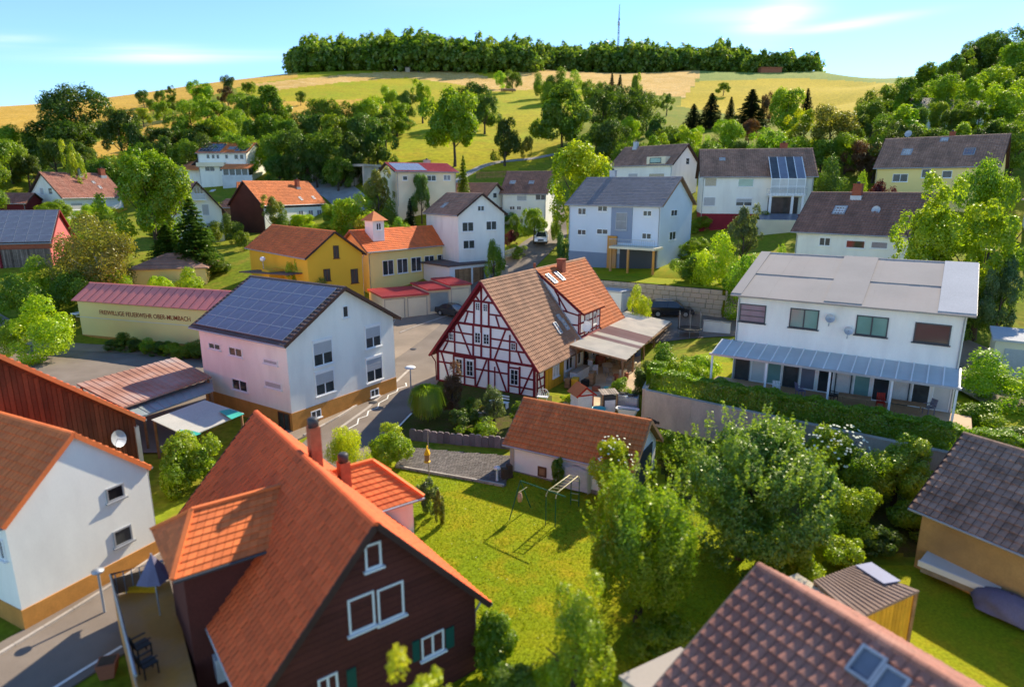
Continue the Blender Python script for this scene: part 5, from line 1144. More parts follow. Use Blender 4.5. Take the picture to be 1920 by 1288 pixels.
def hip_building(name, label, cat, c, az, L, W, he, hr, wall, roof, ov=0.4):
    T = thing(name, label, cat, c, math.radians(az))
    w = MB(); w.box(-L / 2 + ov, L / 2 - ov, -W / 2 + ov, W / 2 - ov, -3, he); part(T, 'wall', w, wall)
    r = MB(); q = max(0, L / 2 - W / 2); rows = 10
    P = [(-L / 2, -W / 2), (L / 2, -W / 2), (L / 2, W / 2), (-L / 2, W / 2)]; R = [(-q, 0), (q, 0), (q, 0), (-q, 0)]
    for i in range(4):
        j = (i + 1) % 4
        for k in range(rows):
            t0, t1 = k / rows, (k + 1) / rows
            f = lambda a, b, t, dz: (a[0] + (b[0] - a[0]) * t, a[1] + (b[1] - a[1]) * t, he + (hr - he) * t + dz)
            r.add([f(P[i], R[i], t0, 0.04), f(P[j], R[j], t0, 0.04), f(P[j], R[j], t1, 0.0), f(P[i], R[i], t1, 0.0), f(P[i], R[i], t0, 0), f(P[j], R[j], t0, 0)], [(0, 1, 2, 3), (4, 5, 1, 0)], rnd.random())
    r.box(-L / 2, L / 2, -W / 2, W / 2, he - 0.12, he - 0.002); part(T, 'roof', r, roof)
    return T
hip_building('hip_roofed_garage', 'small yellow garage with brown hip roof behind the fire station', 'garage', (-44.2, 84.0, 3.3), 14, 9.5, 8.0, 2.7, 4.3, 'yellow_wall', 'tile_brownlight')

# ------------------------------------------------------------------ garages
def build_garages():
    T = thing('garage_row', 'row of four garages with stepped red roofs and beige doors, left of the timber-framed house', 'garage', (-14.6, 71.4, 1.35), math.radians(27.8))
    hs = [(0, 2.42), (0, 2.42), (0.35, 2.5), (0.62, 2.6)]
    for i, (dz, h) in enumerate(hs):
        x0 = i * 2.72
        w = MB(); w.box(x0, x0 + 2.70, 0, 5.6, -1.5, dz + h); u = part(T, 'garage', w, 'cream_wall')
        w = MB(); w.box(x0 - 0.12 if i != 1 else x0 + 0.01, x0 + 2.74, -0.3, 6.0, dz + h + 0.005, dz + h + 0.22)
        for k in range(14): w.box(x0 + 0.02 + k * 0.192, x0 + 0.07 + k * 0.192, -0.29, 5.99, dz + h + 0.222, dz + h + 0.26)
        part(u, 'roof', w, 'sheet_red')
        d = MB()
        for k in range(11): d.box(x0 + 0.25 + k * 0.2, x0 + 0.25 + (k + 1) * 0.2 - 0.012, -0.05, -0.003, dz + 0.02, dz + 2.15, 0.4 + 0.2 * (k % 2))
        d.box(x0 + 1.3, x0 + 1.4, -0.09, -0.05, dz + 1.0, dz + 1.1)
        part(u, 'garage_door', d, 'cream_wall' if i != 2 else 'grey_green_sheet', label='grey-green garage door' if i == 2 else None)
        f = MB(); f.box(x0 + 0.14, x0 + 0.24, -0.07, -0.002, dz, dz + 2.25); f.box(x0 + 2.46, x0 + 2.56, -0.07, -0.002, dz, dz + 2.25); f.box(x0 + 0.14, x0 + 2.56, -0.072, -0.003, dz + 2.16, dz + 2.28); part(u, 'door_frame', f, 'concrete')
build_garages()
def build_brown_garages():
    a, b = AT(851, 534, 83.0), AT(917, 531, 87.0); d = unit((b[0] - a[0], b[1] - a[1], 0)); az = math.atan2(d[1], d[0]); Lg = math.dist(a[:2], b[:2])
    T = thing('double_garage', 'double garage with two brown doors in white frames behind the row of red-roofed garages', 'garage', (a[0], a[1], min(a[2], b[2])), az)
    w = MB(); w.box(-0.6, Lg + 0.1, 0, 6, -1.5, 2.75); part(T, 'wall', w, 'frame_white'); w = MB(); w.box(-1.0, Lg + 0.3, -0.2, 6.5, 2.752, 2.95); part(T, 'roof', w, 'tile_darkgrey')
    for i in range(2):
        d_ = MB(); x0 = 0.1 + i * (Lg / 2); n = 12
        for k in range(n): d_.box(x0 + 0.12 + k * (Lg / 2 - 0.35) / n, x0 + 0.12 + (k + 1) * (Lg / 2 - 0.35) / n - 0.015, -0.06, -0.003, 0.03, 2.35, rnd.random())
        part(T, 'garage_door', d_, 'wood')
    T2 = thing('stone_gate_pillar', 'broad concrete gate pillar and grey box beside the brown double garage', 'pillar', AT(938, 530, 86.5)[:3], 0.2)
    w = MB(); w.box(-1.1, 1.0, -0.3, 0.9, -1, 2.1); w.box(-1.2, 1.1, -0.4, 1.0, 2.1, 2.22); part(T2, 'pillar', w, 'concrete'); w = MB(); w.box(-2.2, -1.2, -0.2, 0.7, -1, 1.9); w.box(-2.25, -1.18, -0.25, 0.75, 1.9, 1.98); part(T2, 'meter_box', w, 'grey_green_sheet')
build_brown_garages()
def build_open_garages():
    a, b = AT(1690 / 2.995, 998 / 2.995, 140), AT(683, 334, 134); d = unit((b[0] - a[0], b[1] - a[1], 0)); az = math.atan2(d[1], d[0]); Lg = math.dist(a[:2], b[:2]); n = 5
    T = thing('open_garages', 'row of open concrete carports with flat roof on the slope', 'garage', (a[0], a[1], a[2] - 0.2), az)
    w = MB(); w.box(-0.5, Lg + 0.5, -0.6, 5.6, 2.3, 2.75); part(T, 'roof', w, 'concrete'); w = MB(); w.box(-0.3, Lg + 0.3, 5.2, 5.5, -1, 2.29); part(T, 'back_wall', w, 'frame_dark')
    for i in range(n + 1): w = MB(); x = i * Lg / n; w.box(x - 0.18, x + 0.18, -0.3, 5.1, -1.5, 2.29); part(T, 'partition', w, 'concrete')
    c = AT(1600 / 2.995 + 4, 312, 150)
    T = thing('concrete_shelter', 'small open concrete shelter with flat roof above the row of carports', 'shelter', (c[0], c[1], c[2] - 0.3), 0.0)
    w = MB(); w.box(-2.6, 2.6, 0, 3.5, 2.0, 2.4); part(T, 'roof', w, 'concrete')
    for x in (-2.4, 2.0): w = MB(); w.box(x, x + 0.4, 0, 3.4, -1, 1.99); part(T, 'side_wall', w, 'concrete')
    w = MB(); w.box(2.4, 4.4, 0.2, 2.6, -1, 1.0); part(T, 'low_wall', w, 'cream_wall')
build_open_garages()
def build_white_garage():
    c, c2 = G(1164, 588, 1.9), G(1193, 579, 1.9)
    T = thing('white_garage', 'white flat-roofed garage right behind the timber-framed house', 'garage', (c[0], c[1], 1.9), math.atan2(c2[1] - c[1], c2[0] - c[0]))
    w = MB(); w.box(0, 3.2, 0.0, 6.0, -1, 2.35); part(T, 'wall', w, 'frame_white'); w = MB(); w.box(-0.15, 3.35, -0.15, 6.2, 2.352, 2.55); part(T, 'roof', w, 'membrane_white')
    for k in range(8): w = MB(); w.box(0.3 + k * 0.33, 0.61 + k * 0.33, -0.03, -0.003, 0.05, 2.1); part(T, 'door_panel', w, 'frame_white')
build_white_garage()
# outbuilding with old orange-brown tiles
HSH = house('shed', 'tiled_outbuilding', 'low white outbuilding with long moss-streaked orange tiled roof in front of the timber-framed house', 'outbuilding', 'timber_infill', 'tile_shed', 0.35, dims=(4.27, 35.71, -0.75, -29.47, 8.1, 5.3, 1.95, 4.05), tw=0.235, th=0.33, singles=300, verge='wood', down=False, plinth='stone_plinth', plinth_h=0.25)
w = MB(); w.box(-HSH.xw - 0.02, -HSH.xw + 0.25, -HSH.yw - 0.05, -HSH.yw + 0.2, -0.5, 1.75); part(HSH.T, 'corner_post', w, 'concrete')
a = onp(HSH.T, 1009, 868, (0, -HSH.yw, 0), Y3)
window(HSH.T, (a[0], -HSH.yw, 0.3), X3, Z3, 0.55, 0.62, 'door', 1, 1, 'frame_brown', sill=False, name='hatch', fw=0.09)
w = MB(); w.box(HSH.xw - 0.01, HSH.xw + 0.06, -1.5, 1.5, 0, 2.2); part(HSH.T, 'gable_boards', w, 'frame_dark')

# bottom right: old house, wooden shed, cream roof
HOR = house('old_right', 'old_ochre_house', 'old ochre house with mottled brown roof at the right edge beside the green lawn', 'house', 'old_ochre', 'tile_mottled', 0.4, dims=(23.4, 24.2, -0.8, -60, 9, 7.6, 2.8, 5.6), tw=0.3, th=0.36, down=False)
def slab(name, label, cat, pts, z0, t, m, posts=True, ribs=0, wall=None):
    P = [A3((*G(px, py, z)[:2], z)) for px, py, z in pts]; c = sum(P) / len(P)
    T = thing(name, label, cat, (c[0], c[1], z0))
    mb = MB(); n = len(P); top = [p - A3((c[0], c[1], z0)) for p in P]; bot = [p - Z3 * t for p in top]
    if ribs:
        a, b, c_, d = top[:4]
        for i in range(ribs):
            s0, s1 = i / ribs, (i + 0.5) / ribs
            q = [a + (b - a) * s0 + Z3 * 0.03, a + (b - a) * s1 + Z3 * 0.03, d + (c_ - d) * s1 + Z3 * 0.03, d + (c_ - d) * s0 + Z3 * 0.03]
            mb.add(q + [v - Z3 * 0.029 for v in q], [(0, 1, 2, 3), (0, 4, 5, 1), (2, 6, 7, 3), (1, 5, 6, 2), (3, 7, 4, 0)])
    mb.add(top + bot, [tuple(range(n)), tuple(range(n, 2 * n))[::-1]] + [(i, i + n, (i + 1) % n + n, (i + 1) % n) for i in range(n)])
    part(T, 'roof', mb, m)
    if posts:
        for v in bot:
            vi = v * A3((0.94, 0.94, 1)); b_ = MB(); b_.box(vi[0] - 0.06, vi[0] + 0.06, vi[1] - 0.06, vi[1] + 0.06, -1.0, vi[2]); part(T, 'post', b_, 'wood')
    if wall:
        w_ = MB(); q = [v * A3((0.93, 0.93, 1)) for v in bot]
        for i in range(n):
            a, b = q[i], q[(i + 1) % n]; L_ = np.linalg.norm(b - a); k = max(2, int(L_ / 0.2))
            for j in range(k):
                s0, s1 = j / k, (j + 0.93) / k; e, f = a + (b - a) * s0, a + (b - a) * s1
                w_.add([(e[0], e[1], -1), (f[0], f[1], -1), f - Z3 * 0.005, e - Z3 * 0.005], [(0, 1, 2, 3)], rnd.random())
        part(T, 'board_wall', w_, wall)
    return T
def q9(x, y, z): return (*Q(9, x, y), z)
slab('wooden_shed', 'wooden shed with brown corrugated roof between the brown-roofed corner house and the old ochre house', 'shed', [q9(735, 690, 1.7), q9(965, 605, 1.9), q9(1330, 745, 1.9), q9(985, 905, 1.7)], -0.95, 0.08, 'shed_sheet', True, 14, 'yellow_wood')
slab('awning', 'pale grey awning strip along the wooden shed', 'awning', [q9(590, 670, 1.45), q9(645, 650, 1.5), q9(1010, 880, 1.5), q9(970, 920, 1.45)], -0.95, 0.05, 'fibre_cream', True, 10)
o = slab('tarpaulin', 'dull blue tarpaulin spread over the corrugated roof of the wooden shed', 'tarpaulin', [q9(970, 602, 1.96), q9(1060, 585, 1.98), q9(1225, 690, 1.98), q9(1130, 705, 1.96)], 1.6, 0.03, 'blue_tarp', False)
slab('flat_roofed_annex', 'small annex with pale flat roof at the bottom edge beside the brown-roofed corner house', 'annex', [(1160, 1266, 1.4), (1276, 1212, 1.4), (1400, 1288, 1.4), (1280, 1350, 1.4)], -1.0, 0.12, 'sheet_beige', False, 0, 'cream_wall')

# left: rusty carport, pale awning
def q4(x, y, z): return (*Q(4, x, y), z)
slab('rusty_carport', 'long carport with rust-stained flat roof against the white solar house', 'carport', [q4(430, 868, 2.3), q4(985, 718, 2.6), q4(1188, 828, 2.6), q4(690, 1000, 2.3)], -0.4, 0.1, 'rust_sheet', True, 16)
slab('lower_carport_roof', 'grey-green sheet roof in two bays below the rusty carport roof', 'carport', [q4(690, 1003, 2.0), q4(1190, 840, 2.2), q4(1200, 905, 2.0), q4(795, 1050, 1.8)], -0.4, 0.08, 'grey_green_sheet', True, 10)
slab('canvas_awning', 'cream canvas with green patches stretched between the brown barn and the solar house', 'awning', [q4(850, 1068, 2.0), q4(1150, 958, 2.2), q4(1370, 1032, 2.1), q4(1060, 1165, 1.9)], -0.5, 0.05, 'tarp_cream', True)
slab('green_tarpaulin', 'green tarpaulin piece on the right end of the cream canvas awning', 'tarpaulin', [q4(1230, 1020, 2.22), q4(1290, 1008, 2.24), q4(1372, 1035, 2.2), q4(1300, 1065, 2.18)], 2.0, 0.02, 'tarp_green', False)
slab('green_tarpaulin', 'green tarpaulin piece on the near edge of the cream canvas awning', 'tarpaulin', [q4(1010, 1125, 2.05), q4(1080, 1130, 2.06), q4(1130, 1145, 2.05), q4(1062, 1172, 2.02)], 1.9, 0.02, 'tarp_green', False)

# small white house at the right edge, half-hidden hill houses on the right
house('edge', 'white_gabled_house', 'small white gabled house at the right edge behind the bright green tree', 'house', 'white_wall', 'tile_brown', 0.4, dims=(66.5, 78, 10.4, 60, 9, 8, 4.0, 7.2))
house('hillr1', 'grey_roofed_house', 'house with grey roof half hidden in trees on the right-hand slope', 'house', 'white_wall', 'tile_grey', 0.4, dims=(*AT(1745, 205, 150)[:2], AT(1745, 205, 150)[2] - 3.2, 8, 11, 8, 2.8, 5.4))
house('hillr2', 'white_house', 'white house showing between branches on the right-hand slope, right of the grey-roofed one', 'house', 'white_wall', 'tile_grey', 0.4, dims=(*AT(1872, 205, 140)[:2], AT(1872, 205, 140)[2] - 3.6, -10, 10, 8, 3.2, 5.2))

c = G(1856, 700, 2.6); T = thing('pale_garage', 'pale flat-roofed garage at the right edge beside the double house', 'garage', (c[0], c[1], 2.4), math.radians(-34))
w = MB(); w.box(0, 6, 0, 5, -1.5, 2.7); part(T, 'wall', w, 'cream_wall'); w = MB(); w.box(-.2, 6.2, -.2, 5.2, 2.702, 2.86); part(T, 'roof', w, 'membrane_white')
w = MB(); w.box(.6, 3.2, -.04, -.003, 0, 2.2); part(T, 'garage_door', w, 'shutter_grey')
# ------------------------------------------------------------------ vegetation
C_DARK, C_MID, C_GREEN, C_LIGHT, C_YEL = (0.088, 0.150, 0.018), (0.150, 0.235, 0.016), (0.215, 0.315, 0.013), (0.30, 0.39, 0.015), (0.42, 0.47, 0.012)
C_CON, C_PURPLE, C_OLIVE, C_BROWN, C_SAGE = (0.020, 0.045, 0.018), (0.11, 0.014, 0.024), (0.25, 0.25, 0.035), (0.14, 0.075, 0.035), (0.12, 0.165, 0.06)
def leaf_quads(p, nrm, size, r, asp=0.6):
    n = len(p); t = r.normal(size=(n, 3)); t -= nrm * (t * nrm).sum(1, keepdims=True); t /= np.linalg.norm(t, axis=1, keepdims=True) + 1e-9
    b = np.cross(nrm, t); s = (size * r.uniform(0.65, 1.35, n))[:, None] * 0.5; k = asp
    fold = nrm * s * 0.22
    return np.stack([p - t * s, p + b * s * k + fold, p + t * s, p - b * s * k + fold], 1).reshape(-1, 3)
def sph(r, n):
    d = r.normal(size=(n, 3)); return d / np.linalg.norm(d, axis=1, keepdims=True)
def crown(seed, shape, H, R, n, leaf, nblob=26, asp=0.6, lo=0.07):
    """leaf positions of one crown; H total height, R crown radius"""
    r = np.random.default_rng(seed)
    if shape == 'cone':
        tiers = 19; P, Nn, V = [], [], []
        for i in range(tiers):
            f = i / (tiers - 1); z = H * (0.10 + 0.88 * f); rad = R * (1 - f) ** 0.85 + 0.03 * R; nb = max(4, int(9 * (1 - f) + 3)); m = int(n * (1 - f * 0.85) / (tiers * 0.58))
            for b in range(nb):
                a = 2 * math.pi * (b + r.random()) / nb; L = rad * r.uniform(0.75, 1.12); k = max(4, m // nb)
                t = r.random(k) ** 0.7; w = 0.20 * L * (1.05 - t) + 0.05 * R
                x = L * t; side = r.normal(0, 1, k) * w; zz = z - 0.32 * L * t ** 1.5 + r.normal(0, 0.10 * H / 10, k) - abs(side) * 0.3
                P.append(np.stack([x * math.cos(a) - side * math.sin(a), x * math.sin(a) + side * math.cos(a), zz], 1)); V.append(np.clip(r.normal(0.35 + 0.25 * t, 0.12), 0, 1))
                Nn.append(np.tile([math.cos(a) * 0.3, math.sin(a) * 0.3, 0.9], (k, 1)))
        P, Nn, V = np.concatenate(P), np.concatenate(Nn), np.concatenate(V)
        Nn = Nn + r.normal(0, 0.35, Nn.shape); Nn /= np.linalg.norm(Nn, axis=1, keepdims=True)
        return leaf_quads(P, Nn, leaf, r, asp), V
    rz = {'round': 0.45, 'oval': 0.47, 'bush': 0.45, 'spread': 0.40, 'weep': 0.45, 'column': 0.47, 'loose': 0.44}[shape]; cz = {'round': 0.52, 'oval': 0.50, 'bush': 0.46, 'spread': 0.57, 'weep': 0.52, 'column': 0.5, 'loose': 0.53}[shape]
    E = np.array([R * 0.9, R * 0.9, H * rz * 0.93]); C0 = np.array([0, 0, H * cz])
    d = sph(r, nblob); d[:, 2] = np.where(d[:, 2] < -0.85, -d[:, 2], d[:, 2])
    f = r.uniform(0.30, 0.95, nblob) ** 0.8; f[:4] *= 0.3
    c = C0 + d * E * f[:, None]
    ph = r.uniform(0, 6.28, 4); lob = 1 + 0.17 * np.sin(2.3 * d[:, 0] * 2 + ph[0]) * np.cos(2.1 * d[:, 1] * 2 + ph[1]) + 0.13 * np.sin(5.1 * d[:, 2] + 4 * d[:, 0] + ph[2])
    c = C0 + (c - C0) * lob[:, None]
    br = r.uniform(0.20, 0.42, nblob) * (0.72 if shape == 'loose' else 1.0) * (0.78 if nblob > 38 else 1.0); bt = np.clip(r.normal(0.5, 0.16, nblob), 0.1, 0.9)
    w = br ** 2; w /= w.sum(); idx = r.choice(nblob, n, p=w)
    dd = sph(r, n); out = (c[idx] - C0) / E; out /= np.linalg.norm(out, axis=1, keepdims=True) + 1e-9
    flip = (dd * out).sum(1) < -0.35; dd[flip] *= -1
    lump = 1 + 0.20 * np.sin(dd[:, 0] * 7 + idx) * np.cos(dd[:, 1] * 6 + dd[:, 2] * 5 + idx * 2)
    rad = br[idx] * r.uniform(0.70, 1.08, n) * lump
    p = c[idx] + dd * rad[:, None] * (E * np.array([1, 1, 1]))
    if shape == 'weep':
        dr = r.random(n) ** 1.5 * H * 0.16 * (np.hypot(p[:, 0], p[:, 1]) / R); p[:, 2] -= dr
    m = p[:, 2] > H * (0.02 if shape in ('bush', 'column') else lo); p, dd, idx = p[m], dd[m], idx[m]
    nr = dd * 0.9 + r.normal(0, 0.42, dd.shape) + np.array([0, 0, 0.30]); nr /= np.linalg.norm(nr, axis=1, keepdims=True)
    if shape == 'weep': nr[:, 2] *= 0.3; nr /= np.linalg.norm(nr, axis=1, keepdims=True)
    v = np.clip(bt[idx] + r.normal(0, 0.16, len(p)), 0, 1)
    return leaf_quads(p, nr, leaf, r, asp), v
def crown_mesh(name, seed, shape, H, R, n, leaf, nblob=26, m=None, asp=0.6, lo=0.12):
    q, v = crown(seed, shape, H, R, n, leaf, nblob, asp, lo); me = np_mesh(name, q, 4, v); me.materials.append(m or LEAF); return me
def trunk_mesh(H, R, seed, r0=0.22, m='bark', top=0.62, limbs=6):
    rr = random.Random(seed); b = MB(); pts, rs = [], []
    for i in range(6):
        f = i / 5; pts.append((rr.uniform(-1, 1) * 0.12 * f * R * 0.4, rr.uniform(-1, 1) * 0.12 * f * R * 0.4, -0.4 + H * top * f + 0.4 * f)); rs.append(r0 * (1.25 - 0.85 * f) if i else r0 * 1.5)
    b.tube(pts, rs, 7)
    for k in range(limbs):
        i = 2 + k % 3; p = A3(pts[i]); a = k * 2.4 + rr.random(); L = R * rr.uniform(0.45, 0.75)
        q = p + A3((math.cos(a) * L * 0.55, math.sin(a) * L * 0.55, H * 0.12)); e = p + A3((math.cos(a) * L, math.sin(a) * L, H * rr.uniform(0.2, 0.32)))
        b.tube([p, q, e], [rs[i] * 0.55, rs[i] * 0.35, rs[i] * 0.12], 5, cap=False)
    me = b.mesh('trunk'); me.materials.append(MATS[m]); return me
NLF = 13000
KINDS = {}
for i, (kn, sh, R_, n_, lf, nb) in enumerate([('round1', 'round', 3.6, NLF, 0.27, 30), ('round2', 'round', 3.4, NLF, 0.26, 24), ('oval1', 'oval', 3.2, NLF, 0.26, 28), ('oval2', 'oval', 3.0, NLF, 0.27, 22), ('spread1', 'spread', 4.0, NLF, 0.26, 30),
      ('loose1', 'loose', 3.5, 10000, 0.24, 34), ('bush1', 'bush', 4.2, 11000, 0.29, 24), ('bush2', 'bush', 4.0, 11000, 0.28, 30), ('cone1', 'cone', 2.3, 9500, 0.30, 0), ('cone2', 'cone', 2.0, 8500, 0.30, 0), ('column1', 'column', 2.0, 8000, 0.25, 26), ('weep1', 'weep', 3.4, 14000, 0.23, 34)]):
    cm_ = crown_mesh('crown', 100 + i, sh, 10.0, R_, n_, lf, nb, asp=0.45 if sh in ('cone', 'weep') else 0.6)
    KINDS[kn] = (cm_, trunk_mesh(10, R_, 50 + i, 0.20 if sh != 'weep' else 0.13, 'birch_bark' if sh == 'weep' else 'bark', 0.9 if sh == 'cone' else 0.6, 0 if sh == 'cone' else 6), R_)
def jit(col, r, a=0.26):
    k = 1 + r.uniform(-a, a); return (col[0] * k * (1 + r.uniform(-a, a) * 0.6), col[1] * k, col[2] * k, 1)
def tree(kind, px, top, hw_, Y, col, label=None, group=None, name=None, cat=None, base=None):
    """px, top, half-width read on the photograph; Y is the distance at which the tree stands"""
    cm_, tm_, R_ = KINDS[kind]; Y0 = Y
    for it in range(30):   # stand where the ground leaves the tree its natural height
        x = AT(px, top, Y)[0]; z0 = tz(x, Y); zt = AT(px, top, Y)[2]; h = max(1.2, zt - z0)
        if group is None or kind.startswith('cone') or h > 2.15 * hw_ / 1200 * Y or Y < 0.80 * Y0: break
        Y -= Y0 * 0.01
    w = hw_ / 1200 * (Y * _c - (z0 + h * 0.6 - CAM_H) * _s) * (1.25 if kind.startswith('cone') else 1)
    con = kind.startswith('cone'); bush = kind.startswith('bush')
    name = name or ('conifer' if con else 'shrub' if bush else 'birch_tree' if kind == 'weep1' else 'tree')
    T = thing(name, label, cat or ('shrub' if bush else 'tree'), (x, Y, z0 - 0.1), rnd.uniform(0, 6.28), group)
    T.scale = (w / R_, w / R_, h / (9.9 if con else 10.0))
    c = bpy.data.objects.new('crown', cm_); COL.objects.link(c); c.parent = T; c.color = jit(col, rnd); c['kind'] = 'stuff'
    if not bush:
        t = bpy.data.objects.new('trunk', tm_); COL.objects.link(t); t.parent = T
    return T
def place_word(px, top, group):
    if 'left slope' in group: t = [(110, 'at the left edge'), (280, 'beside the tall old tree'), (370, 'behind the big green tree'), (450, 'behind the white hillside house'), (560, 'right of the white hillside house'), (660, 'above the open carports'), (9999, 'left of the huge oak')]
    elif 'wheat' in group: t = [(310, 'near the skyline'), (400, 'in the middle'), (9999, 'towards the forest')]
    elif 'right slope' in group: t = [(1200, 'above the yellow-green maple'), (1300, 'above the pale blue house'), (1400, 'above the conservatory house'), (1500, 'above the conservatory'), (9999, 'above the clipped ball tree')]
    else: t = [(1680, 'at its left foot'), (1760, 'around the grey-roofed house'), (1840, 'in its middle'), (9999, 'at the picture edge')]
    for x, wd in t:
        if px < x: break
    hi = {'left slope': 225, 'wheat': 170, 'right slope': 200}.get(next((k for k in ('left slope', 'wheat', 'right slope') if k in group), ''), 150)
    return wd + (', upper row' if top < hi else ', lower row')
def belt(rows, group, labels):
    for (px, top, hw_, Y, k) in rows:
        kd = {'d': C_DARK, 'm': C_MID, 'g': C_GREEN, 'l': C_LIGHT, 'y': C_YEL, 'o': C_OLIVE, 'c': C_CON, 'b': C_BROWN}[k]
        kind = rnd.choice(['cone1', 'cone2']) if k == 'c' else rnd.choice(['round1', 'round2', 'oval1', 'oval2', 'spread1', 'round1', 'loose1'])
        tree(kind, px, top, hw_, Y, kd, labels[k if k in labels else 'g'] + ' ' + place_word(px, top, group), group)
LB = {k: v + ' in the tree belt' for k, v in {'d': 'dark green broadleaf tree', 'm': 'mid-green broadleaf tree', 'g': 'green broadleaf tree', 'l': 'light green broadleaf tree', 'y': 'yellow-green tree', 'o': 'olive tree', 'c': 'dark conifer', 'b': 'brown tree'}.items()}
belt([(20, 228, 36, 160, 'g'), (62, 236, 32, 158, 'm'), (95, 255, 34, 150, 'd'), (10, 262, 34, 150, 'm'), (45, 285, 30, 142, 'd'), (150, 262, 36, 146, 'd'), (190, 290, 34, 138, 'm'), (235, 285, 30, 145, 'g'), (250, 225, 30, 158, 'd'), (-30, 250, 50, 150, 'm'), (-60, 300, 50, 135, 'g'),
      (300, 232, 34, 172, 'd'), (335, 228, 34, 172, 'd'), (372, 226, 36, 172, 'm'), (405, 218, 36, 176, 'g'), (440, 200, 32, 182, 'l'), (470, 218, 34, 176, 'm'), (505, 208, 36, 180, 'g'), (540, 218, 34, 176, 'm'), (578, 205, 34, 178, 'd'), (600, 178, 40, 192, 'm'), (640, 180, 38, 190, 'm'),
      (625, 208, 42, 172, 'g'), (672, 204, 40, 170, 'd'), (692, 178, 36, 190, 'g'), (655, 240, 42, 152, 'd'), (608, 242, 42, 152, 'm'), (562, 240, 40, 156, 'd'), (520, 243, 38, 160, 'm'), (475, 247, 36, 166, 'g'), (432, 248, 36, 166, 'm'), (390, 250, 36, 166, 'd'), (345, 252, 36, 162, 'm'), (302, 252, 34, 160, 'd'), (270, 262, 30, 155, 'm'),
      (720, 200, 34, 168, 'm'), (705, 225, 38, 160, 'd'), (742, 188, 28, 182, 'g'), (758, 164, 22, 204, 'm'), (728, 160, 22, 210, 'l'), (520, 280, 30, 158, 'd'), (690, 262, 28, 150, 'm'), (550, 285, 26, 158, 'd'), (590, 283, 30, 154, 'd'), (630, 285, 30, 150, 'm'), (660, 290, 24, 146, 'd')], 'trees in the belt on the left slope', LB)
LU = {k: v + ' between the wheat fields' for k, v in {'d': 'small dark tree', 'm': 'small tree', 'g': 'small green tree', 'l': 'small light green tree', 'y': 'yellowish bush', 'b': 'reddish-brown tree'}.items()}
belt([(266, 166, 14, 262, 'd'), (284, 184, 12, 255, 'm'), (302, 188, 18, 250, 'g'), (318, 160, 12, 320, 'm'), (300, 168, 12, 320, 'm'), (332, 208, 26, 215, 'm'), (372, 143, 26, 240, 'g'), (352, 182, 26, 230, 'g'), (386, 178, 34, 222, 'g'), (412, 185, 28, 222, 'm'), (426, 140, 14, 280, 'd'), (424, 160, 19, 268, 'b'),
      (455, 172, 28, 240, 'm'), (460, 154, 9, 300, 'm'), (470, 153, 9, 300, 'g'), (510, 156, 40, 226, 'g'), (482, 176, 30, 232, 'm'), (562, 168, 12, 265, 'm'), (265, 200, 16, 235, 'l'), (320, 178, 14, 285, 'm')], 'small trees between the wheat fields', LU)
tree('spread1', 128, 147, 66, 168, C_DARK, 'tall old tree with the widest dark crown, on the left skyline', name='broad_tree')
tree('oval1', 108, 210, 58, 158, C_DARK, 'dark tree in front of the tall old tree on the left skyline')
tree('round2', 216, 195, 40, 162, C_DARK, 'dark round tree right of the tall old tree on the left skyline')
tree('loose1', 130, 262, 24, 130, C_LIGHT, 'slender light green tree standing before the dark belt above the left white house')

tree('oval1', 882, 145, 46, 200, C_DARK, 'dark tall tree right behind the crown of the huge oak')
tree('round2', 908, 172, 30, 190, C_DARK, 'smaller dark tree at the right shoulder of the huge oak')
tree('oval2', 946, 217, 32, 152, C_DARK, 'dark round tree just right of the huge oak')
tree('loose1', 790, 149, 27, 208, C_LIGHT, 'light airy tree left of the huge oak')
tree('bush1', 745, 215, 34, 180, C_MID, 'low bushy tree on the orange bank left of the huge oak')

tree('bush1', 988, 250, 14, 158, C_OLIVE, 'small pale bush on the meadow between the two huge trees')
for px, tp, w_, Y, c_ in [(1014, 136, 20, 305, C_MID), (1045, 124, 28, 308, C_MID), (1076, 132, 22, 305, C_GREEN), (1030, 140, 22, 300, C_GREEN)]:
    tree('bush2', px, tp, w_, Y, c_, 'bushy tree of the copse on the ridge before the forest', 'copse on the ridge', name='tree', cat='tree')
tree('round1', 961, 131, 18, 300, C_MID, 'small round tree with bare trunk, alone on the stubble field', name='field_tree')
tree('bush1', 938, 129, 13, 312, C_LIGHT, 'light green bush beside the small round field tree')
tree('round2', 1358, 153, 14, 302, C_MID, 'tiny lone tree in the golden field on the right')
LR = {k: v + ' on the slope' for k, v in {'d': 'dark broadleaf tree', 'm': 'mid-green tree', 'g': 'green tree', 'l': 'light green tree', 'y': 'yellow-green tree', 'o': 'feathery olive tree', 'c': 'dark spruce', 'b': 'brownish tree'}.items()}
